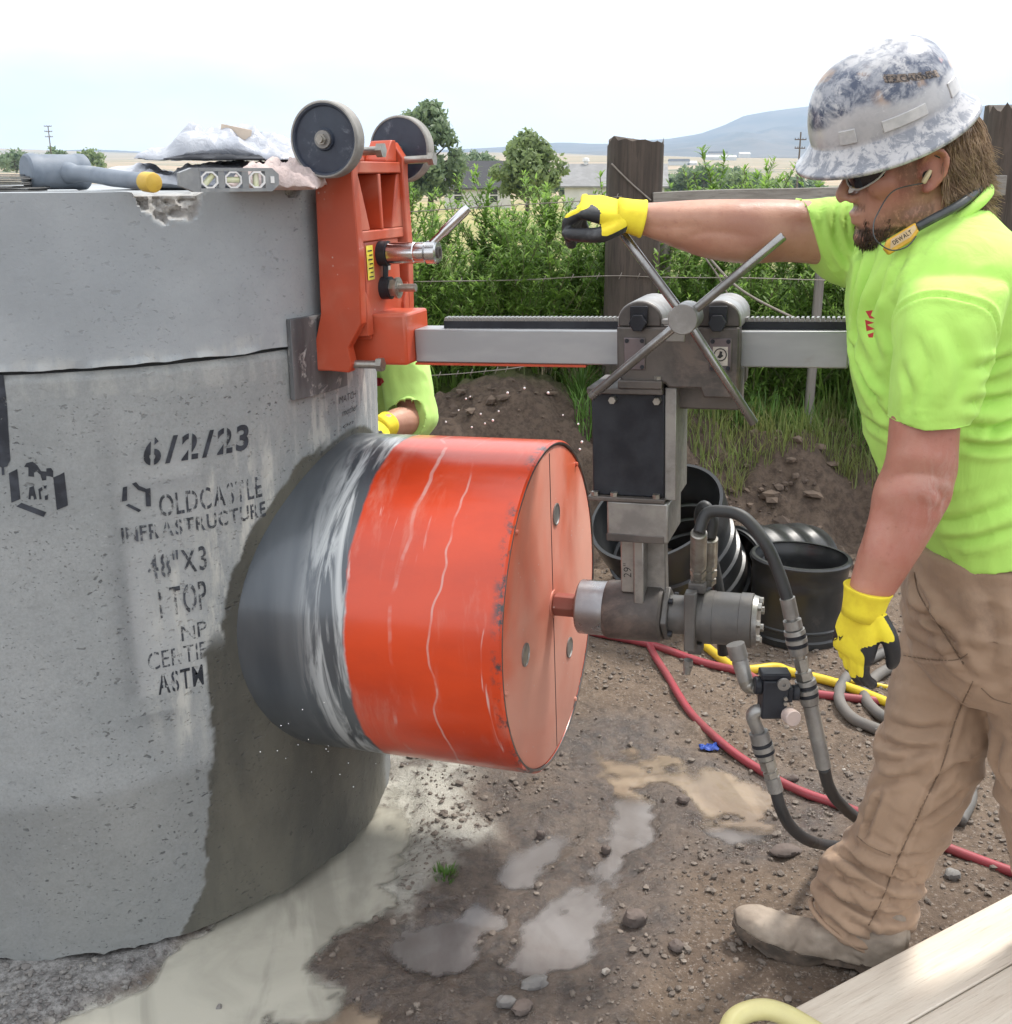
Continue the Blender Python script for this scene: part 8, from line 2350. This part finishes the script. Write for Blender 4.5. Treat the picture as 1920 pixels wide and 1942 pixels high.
def sunglasses():
    root = empty("sunglasses", matrix=HM)
    for s in (-1, 1):
        mm = MB(); rr = []
        for u in np.linspace(0, 1, 9):
            yv = s * (0.008 + 0.062 * u); xx = 0.107 - 0.040 * u ** 2.0
            zt, zb = 0.030 - 0.003 * u, -0.006 + 0.010 * u ** 2 - 0.010 * math.sin(math.pi * u)
            rr.append([Vector((xx, yv, zt)), Vector((xx + 0.004, yv, (zt + zb) / 2)), Vector((xx, yv, zb)), Vector((xx - 0.0025, yv, (zt + zb) / 2))])
        mm.rings(rr); mm.build("lens", MAT['lens'], root, sharp=50)
        mm = MB(); mm.tube(bez([(0.108, s * 0.004, 0.024), (0.109, s * 0.012, -0.006), (0.100, s * 0.036, -0.016), (0.078, s * 0.062, -0.002), (0.066, s * 0.071, 0.012)], 5), 0.0016, 6); mm.build("lens_rim", MAT['hatplain'], root, sharp=180)
        mm = MB(); mm.tube(bez([(0.070, s * 0.072, 0.022), (0.03, s * 0.080, 0.026), (-0.005, s * 0.083, 0.026), (-0.022, s * 0.084, 0.016)], 5), 0.003, 6, 0.6); mm.build("temple", MAT['lens'], root, sharp=180)
    mm = MB(); mm.cyl((0.108, -0.009, 0.022), (0.108, 0.009, 0.022), 0.0025, n=8); mm.build("bridge", MAT['lens'], root, sharp=60)
    tag(root, "dark wraparound sunglasses on the worker's face under the hat brim", "sunglasses")
sunglasses()

def neckband():
    near_tip0, near_tip1 = at_depth(1682, 468, 1.815), at_depth(1738, 432, 1.815)
    root = empty("neckband_headphones", near_tip0)
    off = root.location.copy()
    path = [at_depth(1738, 432, 1.815), at_depth(1775, 412, 1.818), at_depth(1820, 388, 1.83), at_depth(1858, 358, 1.88), at_depth(1870, 345, 1.95), at_depth(1850, 352, 2.02), at_depth(1790, 385, 2.05), at_depth(1730, 420, 2.04)]
    mm = MB(); mm.tube([p - off for p in bez(path, 6)], 0.0075, 12); mm.build("band", MAT['band'], root, sharp=180)
    ax = (near_tip1 - near_tip0).normalized(); L = (near_tip1 - near_tip0).length; az = Vector((0.05, -1, 0.25)).normalized(); ay = az.cross(ax).normalized(); az = ax.cross(ay) if ax.cross(ay).y < 0 else -ax.cross(ay)
    mm = MB(); mm.prism([(-0.004, -0.013), (L * 0.7, -0.014), (L, -0.007), (L + 0.002, 0.008), (0.006, 0.009), (-0.006, 0.0)], tuple(-az * 0.006), ax, ay, az, 0.012); mm.build("earpiece_housing", MAT['dewalt'], root, sharp=30, bevel=0.002)
    mm = MB(); mm.prism([(0.001, -0.006), (L * 0.7, -0.007), (L * 0.97, -0.001), (L * 0.97, 0.006), (0.010, 0.0065)], tuple(az * 0.006), ax, ay, az, 0.0006); mm.build("face_panel", MAT['dewalt2'], root, sharp=30)
    shp, wd = text_shapes("DEWALT", False, 0, 0.02); mm = MB(); sx = L * 0.62 / wd
    flip = -1 if (ax.cross(ay)).dot(az) < 0 else 1
    for vs, fs in shp: mm.add([ax * (L * 0.18 + x * sx) + ay * (-0.0035 + y * 0.0095) + az * 0.0071 for x, y in vs], fs)
    mm.build("lettering", MAT['marker'], root, sharp=180)
    bud = HM @ Vector((0.004, 0.084, -0.004)); bud2 = HM @ Vector((0.004, -0.084, -0.004))
    nb = bud if bud.y < bud2.y else bud2
    mm = MB(); d = Vector((-0.25, -0.4, -0.75)).normalized()
    mm.ball(nb - off, 0.0075, 12, 8); e = mm.build("earbud", MAT['band'], root, sharp=180)
    mm = MB(); q0 = nb - off + Vector((-0.001, -0.008, 0.002)); mm.tube([q0 + Vector((0.003, 0, 0.006)), q0, q0 + Vector((-0.006, -0.001, -0.012)), q0 + Vector((-0.007, -0.001, -0.014))], [0.003, 0.0042, 0.0042, 0.0028], 12); mm.build("earbud_shell", simple("pale_earbud", (0.55, 0.46, 0.28), None, 0.4, 0, 40, 0), root, sharp=60)
    c0 = nb + Vector((-0.008, -0.008, -0.012))
    cab = [c0, at_depth(1695, 362, 1.84), at_depth(1665, 405, 1.82), at_depth(1657, 430, 1.81), at_depth(1662, 455, 1.80), at_depth(1690, 474, 1.80), at_depth(1720, 468, 1.80), at_depth(1738, 448, 1.806)]
    mm = MB(); mm.tube([p - off for p in bez(cab, 8)], 0.0011, 6); mm.build("earbud_cable", MAT['band'], root, sharp=180)
    tag(root, "black neckband headphones with a yellow end hanging round the worker's neck", "headphones")
neckband()

# ------------------------------------------------------------------ second worker bending behind the concrete
def helper():
    base = Vector((-0.45, 3.6, 0)); root = empty("person", base)
    def put(name, me, mat, parent=None, sharp=180):
        set_co(me, mesh_co(me) - np.array(base)); return link_mesh(name, me, mat, parent or root, sharp=sharp)
    hip = Vector((-0.47, 3.66, 0.88)); chest = Vector((-0.45, 3.44, 0.99)); neck = Vector((-0.47, 3.30, 1.11)); headc = Vector((-0.50, 3.21, 1.25))
    fwd = Vector((-0.35, -0.9, -0.35)).normalized()
    HM2 = basis(headc, fwd, Vector((-0.05, -0.3, 1)))
    right = Vector((0.95, -0.25, 0)).normalized()              # towards the road side
    sh_n = neck + right * 0.155 + Vector((0.01, 0.02, -0.02)); el_n = at_depth(782, 792, 3.16); wr_n = at_depth(722, 808, 3.02)
    sh_f = neck - right * 0.17 + Vector((0.03, 0.02, -0.03)); el_f = sh_f + Vector((-0.05, -0.02, -0.28)); wr_f = el_f + Vector((-0.08, -0.10, -0.12))
    el_f = Vector((-0.66, 3.42, 0.95)); wr_f = Vector((-0.62, 3.36, 0.72))
    sk = MB(); head_shapes(sk, HM2)
    sk.tube(bez([headc - Vector((0, 0, 0.06)), neck, chest], 4), 0.058, 16)
    sk.tube(bez([chest, hip], 6), 0.11, 16)
    for s, e, w in ((sh_n, el_n, wr_n), (sh_f, el_f, wr_f)):
        sk.tube(bez([chest.lerp(s, 0.6), s, s.lerp(e, 0.5), e, e.lerp(w, 0.5), w], 4), list(np.interp(np.linspace(0, 1, 21), [0, 0.2, 0.6, 0.75, 1], [0.05, 0.052, 0.042, 0.042, 0.028])), 14)
    legs = []
    for s in (1, -1):
        h_ = hip + right * (0.09 * s); k_ = Vector((h_.x - 0.02 + 0.02 * s, h_.y + 0.02, 0.47)); a_ = Vector((h_.x + 0.05, h_.y + 0.06, 0.08)); legs.append((h_, k_, a_))
        sk.tube(bez([h_, k_, a_], 5), [0.08 - 0.0045 * i for i in range(11)], 14)
    me = remeshed(sk, 0.005, 4)
    for k in ("beard", "flush", "dust"): set_attr(me, k, np.zeros(len(me.vertices)))
    put("body", me, MAT['skin'])
    st = MB()
    def oval(c, a, b, d):
        x, y, z = frame_for(d)
        return sring(c, x * a, y * b, 26, 2.3)
    d = (neck - hip).normalized()
    rr = []
    for c, a, b in ((hip + Vector((0.02, 0.02, -0.10)), 0.17, 0.13), (hip, 0.175, 0.135), (hip.lerp(chest, 0.5), 0.17, 0.13), (chest, 0.19, 0.135), (chest.lerp(neck, 0.6), 0.175, 0.11), (neck, 0.08, 0.075)):
        rr.append(sring(c, right * a, d.cross(right).normalized() * b, 28, 2.4))
    st.rings(densify(rr, 3))
    for s, e, w in ((sh_n, el_n, wr_n), (sh_f, el_f, wr_f)):
        p = bez([chest.lerp(s, 0.55), s, s.lerp(e, 0.55), e, e.lerp(w, 0.18)], 5)
        st.tube(p, list(np.interp(np.linspace(0, 1, len(p)), [0, 0.3, 0.6, 0.85, 0.95, 1], [0.09, 0.086, 0.076, 0.070, 0.074, 0.066])), 18)
    me = remeshed(st, 0.0065, 5)
    folds(me, lambda c: 0.007 * fbm(c[:, 0] * 7, c[:, 1] * 7, c[:, 2] * 9, oct=3, seed=341) + 0.010 * (0.4 - np.abs(fbm(c[:, 0] * 9, c[:, 1] * 9, c[:, 2] * 6, oct=3, seed=343))))
    shirt = put("sweatshirt", me, MAT['hivis2'])
    from mathutils.bvhtree import BVHTree
    bvh = BVHTree.FromPolygons([v.co + base for v in shirt.data.vertices], [tuple(p.vertices) for p in shirt.data.polygons])
    m = MB(); m.add([at_depth(*p, 2.8) for p in ((704, 722), (714, 715), (726, 717), (730, 724), (722, 731), (706, 733))], [(0, 1, 2, 3, 4, 5)])
    me = m.mesh("chest_print", False)
    bm = bmesh.new(); bm.from_mesh(me); bmesh.ops.triangulate(bm, faces=bm.faces[:]); bmesh.ops.subdivide_edges(bm, edges=bm.edges[:], cuts=4, use_grid_fill=True); bm.to_mesh(me); bm.free()
    for v in me.vertices:
        dd = (v.co - Vector((0, 0, EYE))).normalized(); hit = bvh.ray_cast(Vector((0, 0, EYE)), dd)
        if hit[0] is not None: v.co = hit[0] + hit[1] * 0.002
    put("chest_print", me, MAT['logo_red'])
    tr = MB(); tr.rings(densify([oval(hip + Vector((0, 0, 0.04)), 0.165, 0.125, Vector((0, 0, 1))), oval(hip - Vector((0, 0, 0.10)), 0.17, 0.135, Vector((0, 0, 1)))], 4))
    for h_, k_, a_ in legs:
        p = bez([h_, k_, a_ + Vector((0, 0, 0.0))], 6); tr.tube(p, list(np.interp(np.linspace(0, 1, len(p)), [0, 0.5, 1], [0.10, 0.085, 0.078])), 18)
    me = remeshed(tr, 0.008, 4); folds(me, lambda c: 0.006 * fbm(c[:, 0] * 8, c[:, 1] * 8, c[:, 2] * 12, oct=3, seed=351)); put("trousers", me, MAT['denim'])
    for h_, k_, a_ in legs:
        hl = Vector((a_.x + 0.05, a_.y + 0.04, 0)); boot(root, hl - base, hl + Vector((-0.05, -0.3, 0)) - base)
    for w, e in ((wr_n, el_n), (wr_f, el_f)):
        M_ = basis(w, (w - e), Vector((0.3, -0.3, 1)))
        me = hand_mesh(M_, ((0.4, 0.5, 0.3),) * 4, ((0.012, 0.026, -0.006), (0.040, 0.046, -0.012), (0.075, 0.050, -0.02), (0.098, 0.046, -0.026)), 1, 1.15)
        put("glove", me, MAT['glove']); put("cuff", cuff_mesh(M_ @ Matrix.Translation((0.01, 0, 0)), 0.034, 0.030), MAT['glove'])
    # plain cap of hair
    hm = MB(); hm.rings(densify([[HM2 @ q for q in sring(Vector((-0.012, 0, z)), Vector((a_, 0, 0)), Vector((0, b_, 0)), 24, 2.2)] for z, a_, b_ in ((0.02, 0.095, 0.081), (0.06, 0.108, 0.083), (0.10, 0.088, 0.072), (0.132, 0.04, 0.035))], 3))
    put("hair", hm.mesh("hair"), MAT['hair'])
    tag(root, "second worker in a long sleeved yellow-green sweatshirt bending down behind the concrete", "person")
helper()
